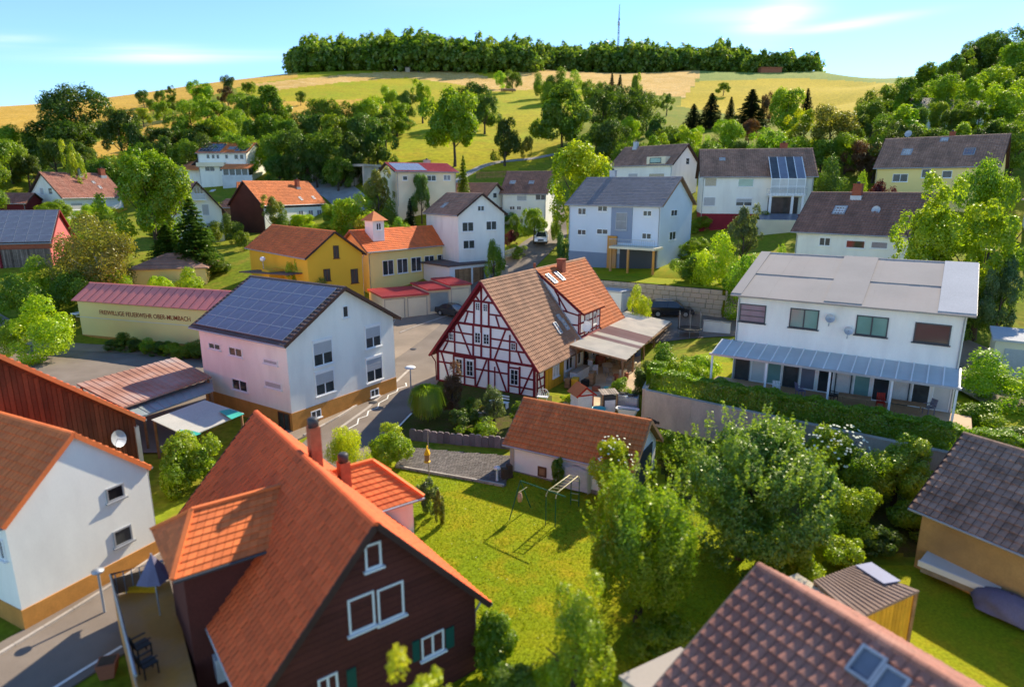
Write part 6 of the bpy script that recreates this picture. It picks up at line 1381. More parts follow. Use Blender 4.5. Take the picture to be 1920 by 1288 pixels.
belt([(1110, 142, 26, 224, 'm'), (1148, 137, 12, 226, 'c'), (1163, 141, 13, 224, 'c'), (1192, 135, 16, 220, 'l'), (1132, 156, 38, 208, 'd'), (1180, 164, 42, 202, 'd'), (1216, 168, 34, 202, 'm'), (1252, 173, 18, 242, 'm'), (1150, 215, 44, 168, 'd'), (1186, 213, 22, 160, 'l'), (1120, 228, 38, 166, 'm'),
      (1230, 218, 30, 172, 'd'), (1262, 226, 34, 166, 'm'), (1290, 234, 34, 160, 'l'), (1230, 250, 34, 150, 'g'), (1180, 255, 34, 150, 'm'), (1302, 195, 20, 182, 'c'), (1336, 175, 24, 182, 'c'), (1372, 182, 13, 186, 'c'), (1412, 168, 32, 178, 'c'), (1441, 172, 13, 180, 'b'), (1516, 166, 12, 205, 'c'),
      (1480, 158, 46, 166, 'g'), (1512, 200, 42, 160, 'l'), (1562, 195, 50, 156, 'o'), (1362, 216, 36, 156, 'l'), (1408, 218, 18, 150, 'b'), (1306, 236, 22, 154, 'l'), (1442, 240, 38, 150, 'g'), (1500, 245, 38, 150, 'l'), (1592, 248, 36, 148, 'g'), (1330, 255, 30, 145, 'm'), (1385, 258, 30, 145, 'd'), (1545, 255, 34, 140, 'm'), (1620, 262, 30, 135, 'b'), (1275, 262, 26, 145, 'g')], 'trees behind the houses on the right slope', LR)
LH = {k: v + ' on the wooded hill' for k, v in {'d': 'dark tree', 'm': 'mid-green tree', 'g': 'green tree', 'l': 'light green tree', 'y': 'yellow-green tree', 'b': 'brownish tree'}.items()}
belt([(1640, 182, 36, 152, 'm'), (1662, 150, 40, 172, 'g'), (1700, 140, 44, 180, 'm'), (1732, 118, 40, 195, 'g'), (1690, 196, 46, 150, 'g'), (1786, 132, 44, 185, 'l'), (1762, 150, 30, 190, 'm'), (1802, 96, 36, 220, 'm'), (1832, 84, 34, 225, 'd'), (1852, 60, 40, 235, 'm'), (1892, 52, 44, 240, 'd'), (1918, 70, 50, 210, 'g'), (1872, 110, 44, 190, 'l'),
      (1832, 140, 40, 172, 'l'), (1905, 150, 48, 150, 'g'), (1955, 110, 60, 170, 'm'), (1690, 228, 48, 132, 'd'), (1740, 232, 46, 126, 'm'), (1800, 226, 48, 126, 'g'), (1858, 222, 48, 126, 'd'), (1915, 212, 50, 120, 'm'), (1646, 258, 36, 126, 'b'), (1610, 215, 30, 150, 'd'), (1668, 205, 40, 145, 'm'), (1985, 90, 60, 160, 'd'), (1820, 185, 34, 150, 'm'), (1700, 175, 30, 165, 'g'), (1600, 240, 28, 140, 'm'), (1780, 110, 30, 235, 'm'), (1880, 190, 30, 138, 'g')], 'trees on the wooded hill at the right edge', LH)
tree('bush2', 1566, 290, 38, 97, C_DARK, 'dense round dark tree clipped like a ball, right of the conservatory', name='topiary_tree', cat='tree')
tree('bush1', 1650, 326, 30, 83, C_PURPLE, 'dark purple maple in front of the yellow house on the right', name='purple_maple', cat='tree')
tree('bush1', 1600, 345, 16, 84, C_PURPLE, 'small dark red shrub left of the purple maple')
tree('bush2', 1620, 320, 22, 88, C_GREEN, 'green shrub behind the small dark red shrub')

VT = [('round2', 788, 318, 20, 98, C_DARK, 'dark small tree in front of the cream bungalow'), ('cone1', 868, 292, 17, 106, C_MID, 'dense spruce at the right end of the cream bungalow'), ('loose1', 706, 312, 34, 97, C_OLIVE, 'pale airy tree left of the cream bungalow'),
      ('round1', 660, 362, 42, 93, C_LIGHT, 'light green tree below the open carports'), ('bush2', 722, 372, 30, 94, C_MID, 'round mid-green bush left of the long brown roof'), ('round2', 690, 395, 40, 88, C_LIGHT, 'light green tree behind the roof turret'), ('bush1', 745, 398, 30, 90, C_GREEN, 'green bush left of the tall white gabled house'),
      ('cone2', 768, 372, 13, 95, C_CON, 'thin dark conifer left of the long brown roof'), ('loose1', 510, 364, 28, 104, C_OLIVE, 'olive fruit tree before the barn house gable'), ('round2', 565, 398, 34, 100, C_YEL, 'yellowish tree before the white side of the barn house'), ('bush1', 612, 410, 30, 96, C_LIGHT, 'light bush at the right end of the barn house'),
      ('bush2', 430, 398, 20, 100, C_DARK, 'dark clipped bush right of the dark-verged white house'), ('bush1', 452, 428, 16, 95, C_GREEN, 'small green bush below the brown barn house'), ('cone1', 355, 372, 48, 85, C_DARK, 'dark wide conifer at the right foot of the very large green tree'),
      ('cone1', 310, 420, 44, 86, C_DARK, 'dark conifer under the very large green tree'), ('weep1', 168, 406, 80, 75, C_OLIVE, 'weeping birch with pale hanging foliage before the solar barn'), ('bush2', 75, 478, 44, 73, C_GREEN, 'green bush in front of the pink barn wall'), ('bush1', 120, 500, 44, 71, C_MID, 'green bush at the foot of the birch'),
      ('bush1', 20, 500, 46, 68, C_MID, 'dark bush at the left edge below the solar barn'), ('bush2', 66, 553, 64, 59, C_LIGHT, 'big rounded bright green bush left of the fire station'), ('bush1', 15, 590, 34, 60, C_GREEN, 'bush at the left edge beside the big rounded bush'), ('bush1', 205, 498, 36, 74, C_GREEN, 'green bush between birch and hip-roofed garage'),
      ('bush2', 350, 500, 32, 76, C_LIGHT, 'light green bush behind the red roof of the fire station'), ('bush1', 300, 512, 26, 78, C_YEL, 'yellow-green bush right of the hip-roofed garage'), ('bush1', 395, 480, 34, 84, C_MID, 'green bush left of the bright yellow house'), ('bush1', 330, 470, 38, 88, C_DARK, 'dark shrub under the dark conifer'),
      ('round2', 1002, 384, 26, 99, C_GREEN, 'small green garden tree beside the white car'), ('bush1', 968, 396, 14, 102, C_GREEN, 'round green bush in the garden of the house with two skylights'), ('bush2', 1043, 398, 14, 100, C_LIGHT, 'bright clipped bush at the road bend'), ('bush1', 958, 427, 14, 97, C_PURPLE, 'dark red shrub in the garden left of the white car'),
      ('bush1', 966, 455, 24, 93, C_GREEN, 'green shrubs along the road below the white car'), ('column1', 926, 442, 18, 84, C_MID, 'slim green conifer at the gable of the tall white house', ), ('column1', 1052, 425, 15, 80, C_DARK, 'dark columnar tree left of the pale blue house'),
      ('loose1', 1400, 380, 36, 76, C_SAGE, 'sage green small tree in front of the house with conservatory'), ('bush2', 1345, 432, 48, 72, C_YEL, 'glowing yellow-green bush right of the pale blue house'), ('bush1', 1300, 470, 40, 74, C_MID, 'dark green bush beside the pale blue house'), ('bush1', 1400, 462, 44, 66, C_GREEN, 'green bush behind the left end of the double house'),
      ('bush2', 1475, 455, 26, 62, C_LIGHT, 'light bush just behind the roof of the double house'), ('bush1', 585, 500, 30, 72, C_OLIVE, 'olive bush before the bright yellow house'), ('bush1', 560, 470, 24, 74, C_YEL, 'yellowish shrub at the left part of the bright yellow house'), ('loose1', 1000, 360, 10, 112, C_LIGHT, 'small shrub by the white house with skylights'),
      ('spread1', 1872, 278, 60, 66, C_LIGHT, 'light green tree before the small white gabled house at the right edge'), ('loose1', 1895, 470, 46, 52, C_SAGE, 'silvery green tree at the right edge behind the double house'),
      ('bush1', 1850, 520, 50, 54, C_DARK, 'dark hedge-like bush at the right end of the double house'), ('bush2', 1200, 532, 22, 67, C_YEL, 'yellow-green shrub left of the black car at the stone wall'),
      ('bush2', 1885, 655, 78, 40, C_LIGHT, 'large bright bush at the right edge beside the double house'), ('bush1', 1830, 745, 60, 37, C_GREEN, 'green bush at the right end of the clipped hedge'), ('bush1', 1890, 790, 60, 34, C_DARK, 'dark bush at the right edge above the old ochre house'),
      ('bush2', 1260, 640, 46, 48, C_GREEN, 'tall green bush at the left corner of the clipped hedge'), ('bush1', 1310, 655, 44, 47, C_LIGHT, 'bright bush left of the glass awning'), ('bush1', 1215, 672, 26, 49, C_DARK, 'dark bush between patio and hedge'), ('bush2', 1415, 730, 28, 41, C_LIGHT, 'small bright bush on the terrace before the double house'), ('bush1', 1560, 765, 34, 38, C_LIGHT, 'bright low bush on the terrace under the long awning')]
for v in VT: tree(*v)
belt([(1722, 196, 34, 134, 'm'), (1762, 186, 26, 134, 'g'), (1790, 200, 30, 132, 'm'), (1842, 188, 30, 130, 'l'), (1884, 200, 30, 128, 'm'), (1912, 190, 26, 128, 'g')], 'trees on the wooded hill at the right edge', LH)
# undergrowth between yards so that the ground never lies bare
def scatter_bushes(pts, label, group, cols=(C_GREEN, C_MID, C_LIGHT)):
    for px, py, Y, s_ in pts:
        z = tz(AT(px, py, Y)[0], Y); kd = rnd.choice(['bush1', 'bush2']); cm_, tm_, R_ = KINDS[kd]
        T = thing('shrub', label, 'shrub', (AT(px, py, Y)[0], Y, z - 0.1), rnd.uniform(0, 6), group); T.scale = (s_ / R_, s_ / R_, s_ * 1.5 / 10)
        c = bpy.data.objects.new('crown', cm_); COL.objects.link(c); c.parent = T; c.color = jit(rnd.choice(cols), rnd); c['kind'] = 'stuff'
scatter_bushes([(rnd.uniform(20, 520), 0, rnd.uniform(98, 125), rnd.uniform(1.2, 2.6)) for i in range(26)], 'low shrub in the gardens between the left-hand houses', 'shrubs between the left-hand houses')
scatter_bushes([(rnd.uniform(560, 1040), 0, rnd.uniform(100, 132), rnd.uniform(1.0, 2.2)) for i in range(24)], 'low shrub in the gardens around the cream bungalow', 'shrubs around the cream bungalow')
scatter_bushes([(rnd.uniform(1180, 1900), 0, rnd.uniform(84, 112), rnd.uniform(1.0, 2.4)) for i in range(26)], 'low shrub in the gardens of the right-hand slope', 'shrubs in the gardens on the right')
scatter_bushes([(130 + i * 19 + rnd.uniform(-6, 6), 0, 63.2 - i * 0.42 + rnd.uniform(-1.2, 0.6), rnd.uniform(0.9, 1.5)) for i in range(15)], 'low shrub in the strip at the foot of the fire station wall', 'shrubs below the fire station', (C_MID, C_GREEN, C_DARK))

# forest on the crest
def forest():
    r = np.random.default_rng(5); Q_, V_ = [], []
    protos = [crown(300 + i, s_, 10, 3.4, 650, 0.92, 22, 0.75, 0.03) for i, s_ in enumerate(['bush', 'bush', 'round', 'bush', 'oval'])]
    def put(px, Y, top):
        x = AT(px, 130, Y)[0]; z = tz(x, Y) - 2.6; h = AT(px, top, Y)[2] - z
        if h < 4: h = 14
        q, v = protos[r.integers(5)]; a = r.uniform(0, 6.28); s_ = h / 10; w = r.uniform(0.85, 1.15) * 1.15 * min(s_, 2.2) * 0.92
        R2 = np.array([[math.cos(a), -math.sin(a), 0], [math.sin(a), math.cos(a), 0], [0, 0, 1]])
        Q_.append((q @ R2.T) * [w, w, s_] + [x, Y, z]); V_.append(np.clip(v + r.normal(0, 0.13), 0, 1))
    topf = lambda px: np.interp(px, [545, 600, 700, 800, 900, 960, 1000, 1050, 1150, 1250, 1380, 1400, 1450, 1530], [86, 66, 62, 54, 66, 74, 74, 74, 78, 76, 80, 94, 96, 100])
    for row in range(4):
        for px in np.arange(552, 1400, 12.5):
            Y0 = np.interp(px, [545, 700, 900, 1005, 1030, 1400], [398, 392, 386, 392, 424, 418]); p = px + r.uniform(-4, 4)
            put(p, Y0 + row * 9 + r.uniform(-4, 4), topf(p) + r.normal(3, 2.2) + (9 if row == 0 else 3 if row == 1 else 0) + 4 * math.sin(p * 0.031) + 3 * math.sin(p * 0.083))
    for px in np.arange(1404, 1530, 11):
        for row in range(2): put(px + r.uniform(-3, 3), 404 + row * 8, topf(px) + r.normal(2, 6))
    me = np_mesh('forest', np.concatenate(Q_), 4, np.concatenate(V_)); me.materials.append(LEAF)
    o = link('forest', me, None, None, 'stuff', 'dense broadleaf forest along the crest of the hill'); o['category'] = 'forest'; o.color = (0.15, 0.235, 0.03, 1)
forest()

# ---- near plants with leaves of real size
def hero(name, label, shape, px, top, hw_, Y, n, leaf, col, nblob=40, glossy=False, trunk=True, seed=1, asp=0.6, group=None, cat='tree', tall=None, zb=None):
    x = AT(px, top, Y)[0]; z0 = tz(x, Y) if zb is None else zb; h = AT(px, top, Y)[2] - z0 if tall is None else tall
    w = 0.93 * hw_ / 1200 * (Y * _c - (z0 + h * 0.6 - CAM_H) * _s)
    T = thing(name, label, cat, (x, Y, z0 - 0.05), 0, group)
    me = crown_mesh('crown', seed, shape, h, w, n, leaf, nblob, LEAFG if glossy else LEAF, asp); c = link('crown', me, None, T, 'stuff'); c.color = (*col, 1)
    if trunk: link('trunk', trunk_mesh(h, w, seed, 0.045 * h ** 0.6 + 0.03), None, T)
    return T, h, w
def umbels(T, h, w, n, seed, size=0.085, name='blossom'):
    r = np.random.default_rng(seed); q = []
    d = sph(r, n); d[:, 2] = abs(d[:, 2]) * 0.9 + 0.1; d[:, 1] = -abs(d[:, 1]) * 0.9; p = d * [w * 0.98, w * 0.98, h * 0.5] + [0, 0, h * 0.5]
    nr = d * 0.5 + [0, -0.2, 0.6]; nr /= np.linalg.norm(nr, axis=1, keepdims=True); k = 7; ang = np.linspace(0, 2 * np.pi, k, endpoint=False)
    for i in range(n):
        t = unit(np.cross(nr[i], X3)); b = np.cross(nr[i], t); q.append(np.array([p[i] + (t * math.cos(a) + b * math.sin(a)) * size * (0.6 + 0.4 * r.random()) for a in ang]))
    me = np_mesh(name, np.concatenate(q), k); me.materials.append(MATS['blossom']); link(name, me, None, T, 'stuff')
hero('oak_tree', 'huge round oak with visible trunk behind the cream bungalow', 'round', 850, 158, 70, 150, 16000, 0.55, C_GREEN, 50, seed=61)
hero('lime_tree', 'second huge round tree, alone on the meadow in the centre of the slope', 'round', 1055, 158, 63, 162, 16000, 0.58, C_MID, 46, seed=62)
hero('maple_tree', 'large glowing yellow-green maple between the white skylight house and the pale blue house', 'round', 1096, 252, 76, 99, 18000, 0.40, (0.34, 0.41, 0.012), 46, seed=63)
hero('large_tree', 'very large bright green tree between two white houses at the left', 'round', 268, 266, 82, 88, 22000, 0.37, C_GREEN, 44, seed=64)
hero('forked_tree', 'tall light green tree with dark forked stems behind the double house', 'loose', 1772, 322, 88, 58, 18000, 0.25, C_LIGHT, 62, seed=65)
hero('tree', 'light green tree right of the forked tree behind the double house', 'loose', 1872, 360, 88, 55, 16000, 0.25, C_LIGHT, 62, seed=66)
def shoots(T, h, w, n, seed, leaf):
    r = np.random.default_rng(seed); d = sph(r, n); d[:, 2] = abs(d[:, 2]); b = d * [w * 0.95, w * 0.95, h * 0.46] + [0, 0, h * 0.5]; k = 34
    t = r.random((n, k)); L = r.uniform(0.5, 1.2, n); dr = d * 0.5 + [0, 0, 0.9]; dr /= np.linalg.norm(dr, axis=1, keepdims=True)
    p = (b[:, None] + dr[:, None] * (t * L[:, None])[..., None] + r.normal(0, 0.09, (n, k, 3)) * (1.2 - t)[..., None]).reshape(-1, 3)
    nr = r.normal(0, 1, p.shape) + [0, 0, 0.5]; nr /= np.linalg.norm(nr, axis=1, keepdims=True)
    me = np_mesh('shoots', leaf_quads(p, nr, leaf, r, 0.5), 4, np.clip(r.normal(0.75, 0.15, len(p)), 0, 1)); me.materials.append(LEAFG); o = link('shoots', me, None, T, 'stuff'); o.color = T.children[0].color
T_, h_, w_ = hero('hazel_tree', 'yellow-green hazel with drooping sprays at the right side of the lawn', 'weep', 1212, 872, 108, 22.2, 44000, 0.13, (0.21, 0.31, 0.014), 36, seed=21, asp=0.42)
shoots(T_, h_, w_, 60, 21, 0.12)
T_, h_, w_ = hero('hornbeam_tree', 'biggest dense dark green tree with upright shoots right of the lawn', 'round', 1412, 790, 160, 26.5, 72000, 0.15, (0.17, 0.27, 0.022), 80, True, seed=22, asp=0.5)
shoots(T_, h_, w_, 120, 22, 0.13)
T_, h_, w_ = hero('elder_tree', 'elder bush with many cream flower heads, right behind the biggest dark tree', 'bush', 1568, 788, 72, 32.5, 26000, 0.12, C_LIGHT, 44, seed=23); umbels(T_, h_, w_, 90, 3)
hero('shrub_tree', 'rounded yellow-green tree left of the old ochre house', 'bush', 1698, 800, 78, 31.0, 34000, 0.11, C_LIGHT, 50, True, seed=24)
T_, h_, w_ = hero('elder_tree', 'small glowing elder bush with cream flower heads at the front wall of the tiled outbuilding', 'bush', 1150, 812, 48, 32.2, 18000, 0.10, C_YEL, 36, seed=25); umbels(T_, h_, w_, 40, 4, 0.07)
hero('young_tree', 'slender light green young tree at the near end of the lawn', 'oval', 1082, 1085, 82, 17.6, 12000, 0.10, C_LIGHT, 40, seed=26, asp=0.42)
hero('shrub', 'rounded bright shrub beside the cobbled drive', 'bush', 728, 796, 46, 36.5, 15000, 0.10, C_LIGHT, 32, seed=27, trunk=False, cat='shrub')
hero('willow_shrub', 'pale yellow willow shrub between the brown shingle house and the road', 'weep', 645, 800, 44, 34.5, 14000, 0.10, C_YEL, 32, seed=28, trunk=False, cat='shrub', asp=0.3)
for i_, (px, tp, w_, Y, n_, c_, lb) in enumerate([(1632, 835, 52, 30.5, 14000, C_GREEN, 'green shrub between the flowering elder and the rounded tree'), (1600, 905, 56, 28.0, 14000, C_LIGHT, 'light green shrub below the flowering elder'), (1500, 1020, 50, 24.5, 12000, C_LIGHT, 'light shrub just behind the ridge of the brown-roofed corner house'), (1585, 1000, 50, 25.5, 12000, C_LIGHT, 'light feathery shrub behind the wooden shed'), (1720, 930, 52, 28.5, 12000, C_GREEN, 'green shrub at the foot of the rounded yellow-green tree'),
      (1440, 1050, 44, 23.5, 9000, C_MID, 'green shrub in the shade below the biggest dark tree'), (1250, 800, 34, 37.5, 9000, C_GREEN, 'green shrub at the open gable of the tiled outbuilding'), (1480, 770, 46, 35.5, 10000, C_LIGHT, 'light shrub hiding part of the concrete wall')]):
    hero('shrub', lb, 'bush', px, tp, w_, Y, n_, 0.10, c_, 36, seed=80 + i_, trunk=False, cat='shrub')
hero('bamboo', 'tall thin-leaved plant in front of the white beams of the timber-framed house', 'oval', 926, 722, 30, 42.6, 8000, 0.10, C_SAGE, 26, seed=29, cat='shrub', asp=0.3)
hero('shrub', 'dark shrub left of the half-timbered gable', 'oval', 846, 690, 30, 44.2, 9000, 0.09, C_BROWN, 26, seed=30, cat='shrub')
hero('shrub', 'dark shrub before the stone base of the half-timbered gable', 'bush', 882, 740, 18, 44.0, 5000, 0.10, C_MID, 22, seed=31, trunk=False, cat='shrub')
hero('shrub', 'dark green shrub behind the barrel planter', 'bush', 868, 758, 32, 41.6, 8000, 0.10, C_DARK, 26, seed=32, trunk=False, cat='shrub')
hero('shrub', 'green shrub at the right corner of the timber-framed gable', 'bush', 972, 748, 20, 42.0, 6000, 0.09, C_MID, 24, seed=33, trunk=False, cat='shrub')
hero('shrub', 'low spreading green shrub above the palisade wall', 'bush', 905, 785, 42, 40.4, 8000, 0.09, C_GREEN, 26, seed=34, trunk=False, cat='shrub')
hero('shrub', 'ivy-clad shrub at the front wall of the tiled outbuilding', 'bush', 1046, 850, 17, 33.4, 6000, 0.09, C_MID, 22, seed=35, trunk=False, cat='shrub')
hero('shrub', 'pale leafy border shrub at the lawn corner beside the dormer of the brown house', 'bush', 800, 885, 24, 30.5, 5000, 0.09, C_SAGE, 22, seed=36, trunk=False, cat='shrub')
hero('shrub', 'reddish low border shrub at the lawn edge', 'bush', 822, 905, 14, 29.6, 3500, 0.08, C_OLIVE, 20, seed=37, trunk=False, cat='shrub')
hero('shrub', 'light green shrub right of the brown shingle house', 'bush', 925, 1120, 48, 20.0, 14000, 0.09, C_GREEN, 34, seed=38, trunk=False, cat='shrub')
hero('shrub', 'shrub below the light green one in the shade of the brown house', 'bush', 960, 1225, 60, 17.6, 11000, 0.09, C_MID, 34, seed=39, trunk=False, cat='shrub')
hero('shrub', 'glowing yellow-green shrub in front of the brown gable, bottom centre', 'bush', 778, 1222, 84, 12.6, 17000, 0.08, C_YEL, 40, seed=40, trunk=False, cat='shrub', zb=0.9)
hero('creeper', 'dense green creeper in the gap between the white house and the red roof', 'bush', 338, 800, 60, 33.0, 20000, 0.13, C_GREEN, 34, seed=41, trunk=False, cat='shrub')
hero('shrub', 'green bush at the bottom of the lawn beside the flat-roofed annex', 'bush', 1240, 1150, 70, 20.5, 16000, 0.09, C_GREEN, 34, seed=42, trunk=False, cat='shrub')
hero('shrub', 'ferny bush below the biggest dark tree', 'bush', 1545, 985, 48, 26.5, 12000, 0.10, C_LIGHT, 30, seed=43, trunk=False, cat='shrub')
hero('shrub', 'dark bush left of the old ochre house', 'bush', 1650, 985, 50, 27.0, 12000, 0.11, C_DARK, 30, seed=44, trunk=False, cat='shrub')
hero('shrub', 'green bush under the biggest dark tree toward the concrete wall', 'bush', 1290, 815, 52, 35.5, 14000, 0.11, C_LIGHT, 34, seed=45, trunk=False, cat='shrub')
hero('shrub', 'small green plant on the patio edge', 'bush', 1075, 735, 26, 46.2, 5000, 0.09, C_LIGHT, 24, seed=46, trunk=False, cat='shrub')
hero('shrub', 'green plant bed between patio and water tank', 'bush', 1165, 700, 26, 46.8, 7000, 0.10, C_GREEN, 26, seed=47, trunk=False, cat='shrub')
hero('shrub', 'dark bush by the patio post below the bright bush', 'oval', 1203, 690, 24, 45.8, 8000, 0.10, C_DARK, 26, seed=48, trunk=False, cat='shrub')
# fountain grass: long arching blades
def fountain_grass(px, top, hw_, Y, n, label):
    x, _, zt = AT(px, top, Y); z0 = tz(x, Y); h = zt - z0; w = hw_ / 1200 * Y * 1.05; r = np.random.default_rng(8); q = []; a = r.uniform(0, 6.28, n); L = r.uniform(0.55, 1.0, n); lean = r.uniform(0.1, 1.0, n) ** 0.7
    S = 5; F = []
    for i in range(S):
        t0, t1 = i / S, (i + 1) / S
        def pt_(t): rad = w * lean * (t ** 1.1) * L; z = h * L * (np.sin(np.minimum(t * 2.15, 2.9) * 0.95) * (1.06 - 0.12 * lean)) ; z = np.where(t > 0.75, z - h * lean * (t - 0.75) * 1.3, z); return np.stack([np.cos(a) * rad, np.sin(a) * rad, z], 1)
        p0, p1 = pt_(t0), pt_(t1); sd = np.stack([-np.sin(a), np.cos(a), 0 * a], 1); w0, w1 = 0.028 * (1 - t0 * 0.7), 0.028 * (1 - t1 * 0.7)
        F.append(np.stack([p0 - sd * w0, p0 + sd * w0, p1 + sd * w1, p1 - sd * w1], 1))
    Vv = np.clip(r.normal(0.5, 0.2, n), 0, 1); me = np_mesh('ornamental_grass', np.concatenate(F).reshape(-1, 3), 4, np.tile(Vv, S)); me.materials.append(LEAF)
    o = link('ornamental_grass', me); o.location = (x, Y, z0); o['label'] = label; o['category'] = 'grass clump'; o.color = (*C_GREEN, 1)
fountain_grass(800, 720, 42, 43.0, 5200, 'big arching clump of ornamental grass left of the timber-framed house')
# ------------------------------------------------------------------ terrace, walls, hedge
TWA, TWB, TWC, TWD = (9.5, 42.9), (17.5, 36.7), (24.6, 31.2), (33.0, 24.8)
def flat_poly(name, pts, z1, z0, m, kind='structure'):
    mb = MB(); n = len(pts); mb.add([(p[0], p[1], z1) for p in pts] + [(p[0], p[1], z0) for p in pts], [tuple(range(n))] + [(i, i + n, (i + 1) % n + n, (i + 1) % n) for i in range(n)]); return struct(name, mb, m, kind)
flat_poly('upper_lawn', [TWA, TWB, TWC, TWD, (40, 32), (31, 50), (17, 54), (11.3, 49.5)], 1.95, -1.5, 'lawn')
T = thing('concrete_retaining_wall', 'long weathered concrete retaining wall below the clipped hedge', 'wall', (TWA[0], TWA[1], 0))
pts = [(11.6, 49.0), TWA, TWB, TWC, TWD]
for i in range(len(pts) - 1):
    a, b = A3((*pts[i], 0)) - A3((*TWA, 0)), A3((*pts[i + 1], 0)) - A3((*TWA, 0)); L_ = np.linalg.norm(b - a); k = max(1, round(L_ / 3.2)); d = (b - a) / L_
    for j in range(k):
        w = MB(); nrm = A3((d[1], -d[0], 0)); w.obox(a + d * (L_ * j / k), d, Z3, nrm, 0.008, L_ / k - 0.008, -1.5, 2.12, 0.01, 0.32 + 0.004 * (j % 2)); part(T, 'wall_panel', w, 'concrete')
    w = MB(); w.obox(a, d, Z3, A3((d[1], -d[0], 0)), -0.02, L_ + 0.02, 2.124, 2.2, -0.02, 0.36); part(T, 'coping', w, 'concrete')
def hedge(name, label, pts, z, wd, hh, n, col, leaf=0.11, seed=3):
    r = np.random.default_rng(seed); P_ = [A3((*p, 0)) for p in pts]; seg = [np.linalg.norm(P_[i + 1] - P_[i]) for i in range(len(P_) - 1)]; tot = sum(seg)
    s_ = r.random(n) * tot; cum = np.concatenate([[0], np.cumsum(seg)]); i = np.clip(np.searchsorted(cum, s_) - 1, 0, len(seg) - 1)
    PA = np.array(P_); d = (PA[1:] - PA[:-1]) / np.array(seg)[:, None]; c = PA[i] + d[i] * (s_ - cum[i])[:, None]; nv = np.stack([d[i][:, 1], -d[i][:, 0], 0 * s_], 1)
    face = r.random(n); u = r.uniform(-1, 1, n); v = r.random(n); bumps = 0.10 * np.sin(s_ * 2.1) + 0.07 * np.sin(s_ * 5.3 + 1)
    depth = r.random(n) ** 2 * 0.25
    off = np.where(face < 0.42, wd / 2 + bumps - depth, np.where(face < 0.55, -wd / 2 - bumps + depth, u * wd / 2)); zz = np.where(face < 0.55, v * hh, hh + bumps * 1.2 - depth)
    p = c + nv * off[:, None]; p[:, 2] = z + zz
    base = np.where((face < 0.42)[:, None], nv, np.where((face < 0.55)[:, None], -nv, np.array([0, 0, 1.0]))); nr = base + r.normal(0, 0.42, (n, 3)); nr /= np.linalg.norm(nr, axis=1, keepdims=True)
    me = np_mesh('hedge', leaf_quads(p - PA[0] * [1, 1, 0], nr, leaf, r), 4, np.clip(r.normal(0.45, 0.2, n), 0, 1)); me.materials.append(LEAFG)
    o = link('hedge', me); o.location = (PA[0][0], PA[0][1], 0); o['label'] = label; o['category'] = 'hedge'; o.color = (*col, 1); return o
hedge('hedge', 'long clipped dark green hedge on top of the concrete retaining wall', [(11.9, 48.2), (10.1, 43.6), (17.9, 37.5), (25.0, 32.0), (33.4, 25.6)], 1.9, 1.1, 1.5, 70000, (0.19, 0.31, 0.010), 0.125)
# stone block wall: every block its own piece
W1, W2, W3 = (9.6, 76.3), (22.9, 67.9), (35.0, 61.0)
flat_poly('upper_terrace', [W1, W2, W3, (40, 66), (28, 76), (14, 86), (7, 82)], 5.2, 1.0, 'lawn')
T = thing('stone_block_wall', 'tall wall of large sandstone blocks behind the parked black car', 'wall', (*W1, 2.0))
sm = []
for L_ in (0.8, 1.0, 1.25):
    b = MB(); b.obox((0, 0, 0), X3, Z3, -Y3, 0.012, L_ - 0.012, 0.012, 0.51, -0.2, 0.05)
    b.obox((0, 0, 0), X3, Z3, -Y3, 0.05, L_ - 0.05, 0.05, 0.47, 0.05, 0.085); me = b.mesh('stone_block'); me.materials.append(MATS['sandstone']); sm.append((L_, me))
for (p, q) in ((W1, W2), (W2, W3)):
    a, b_ = A3((*p, 0)) - A3((*W1, 0)), A3((*q, 0)) - A3((*W1, 0)); L_ = np.linalg.norm(b_ - a); d = (b_ - a) / L_; az = math.atan2(d[1], d[0]); nr = A3((d[1], -d[0], 0))
    w = MB(); w.obox(a, d, Z3, nr, 0, L_, -1, 3.2, -0.5, 0.0); part(T, 'backing', w, 'mortar')
    for row in range(6):
        u = -0.3 * (row % 2)
        while u < L_ - 0.7:
            l_, me = sm[rnd.randrange(3)]; o = bpy.data.objects.new('stone_block', me); COL.objects.link(o); o.parent = T
            P = a + d * max(u, 0) + nr * (0.02 + rnd.uniform(-0.02, 0.03)); o.location = (P[0], P[1], row * 0.53 + 0.02); o.rotation_euler = (0, rnd.uniform(-0.006, 0.006), az); u += l_
# palisade of upright slabs between drive and front garden
PA_, PB_ = G(768, 818, -0.25), G(950, 834, -0.2)
T = thing('palisade_wall', 'row of upright reddish stone slabs holding the garden bed above the cobbled drive', 'wall', (PA_[0], PA_[1], -0.5))
d = unit((PB_[0] - PA_[0], PB_[1] - PA_[1], 0)); L_ = math.dist(PA_[:2], PB_[:2]); u = 0
while u < L_:
    w_ = rnd.uniform(0.34, 0.52); h_ = rnd.uniform(0.72, 0.86); nr = A3((d[1], -d[0], 0)); b = MB()
    b.prism([(0.01, -0.3), (w_ - 0.01, -0.3), (w_ - 0.01, h_ - 0.08), (w_ * 0.75, h_), (w_ * 0.25, h_), (0.01, h_ - 0.08)], d * u, d, Z3, nr, rnd.uniform(-0.06, -0.04), rnd.uniform(0.06, 0.1), rnd.random()); part(T, 'stone_slab', b, 'palisade'); u += w_
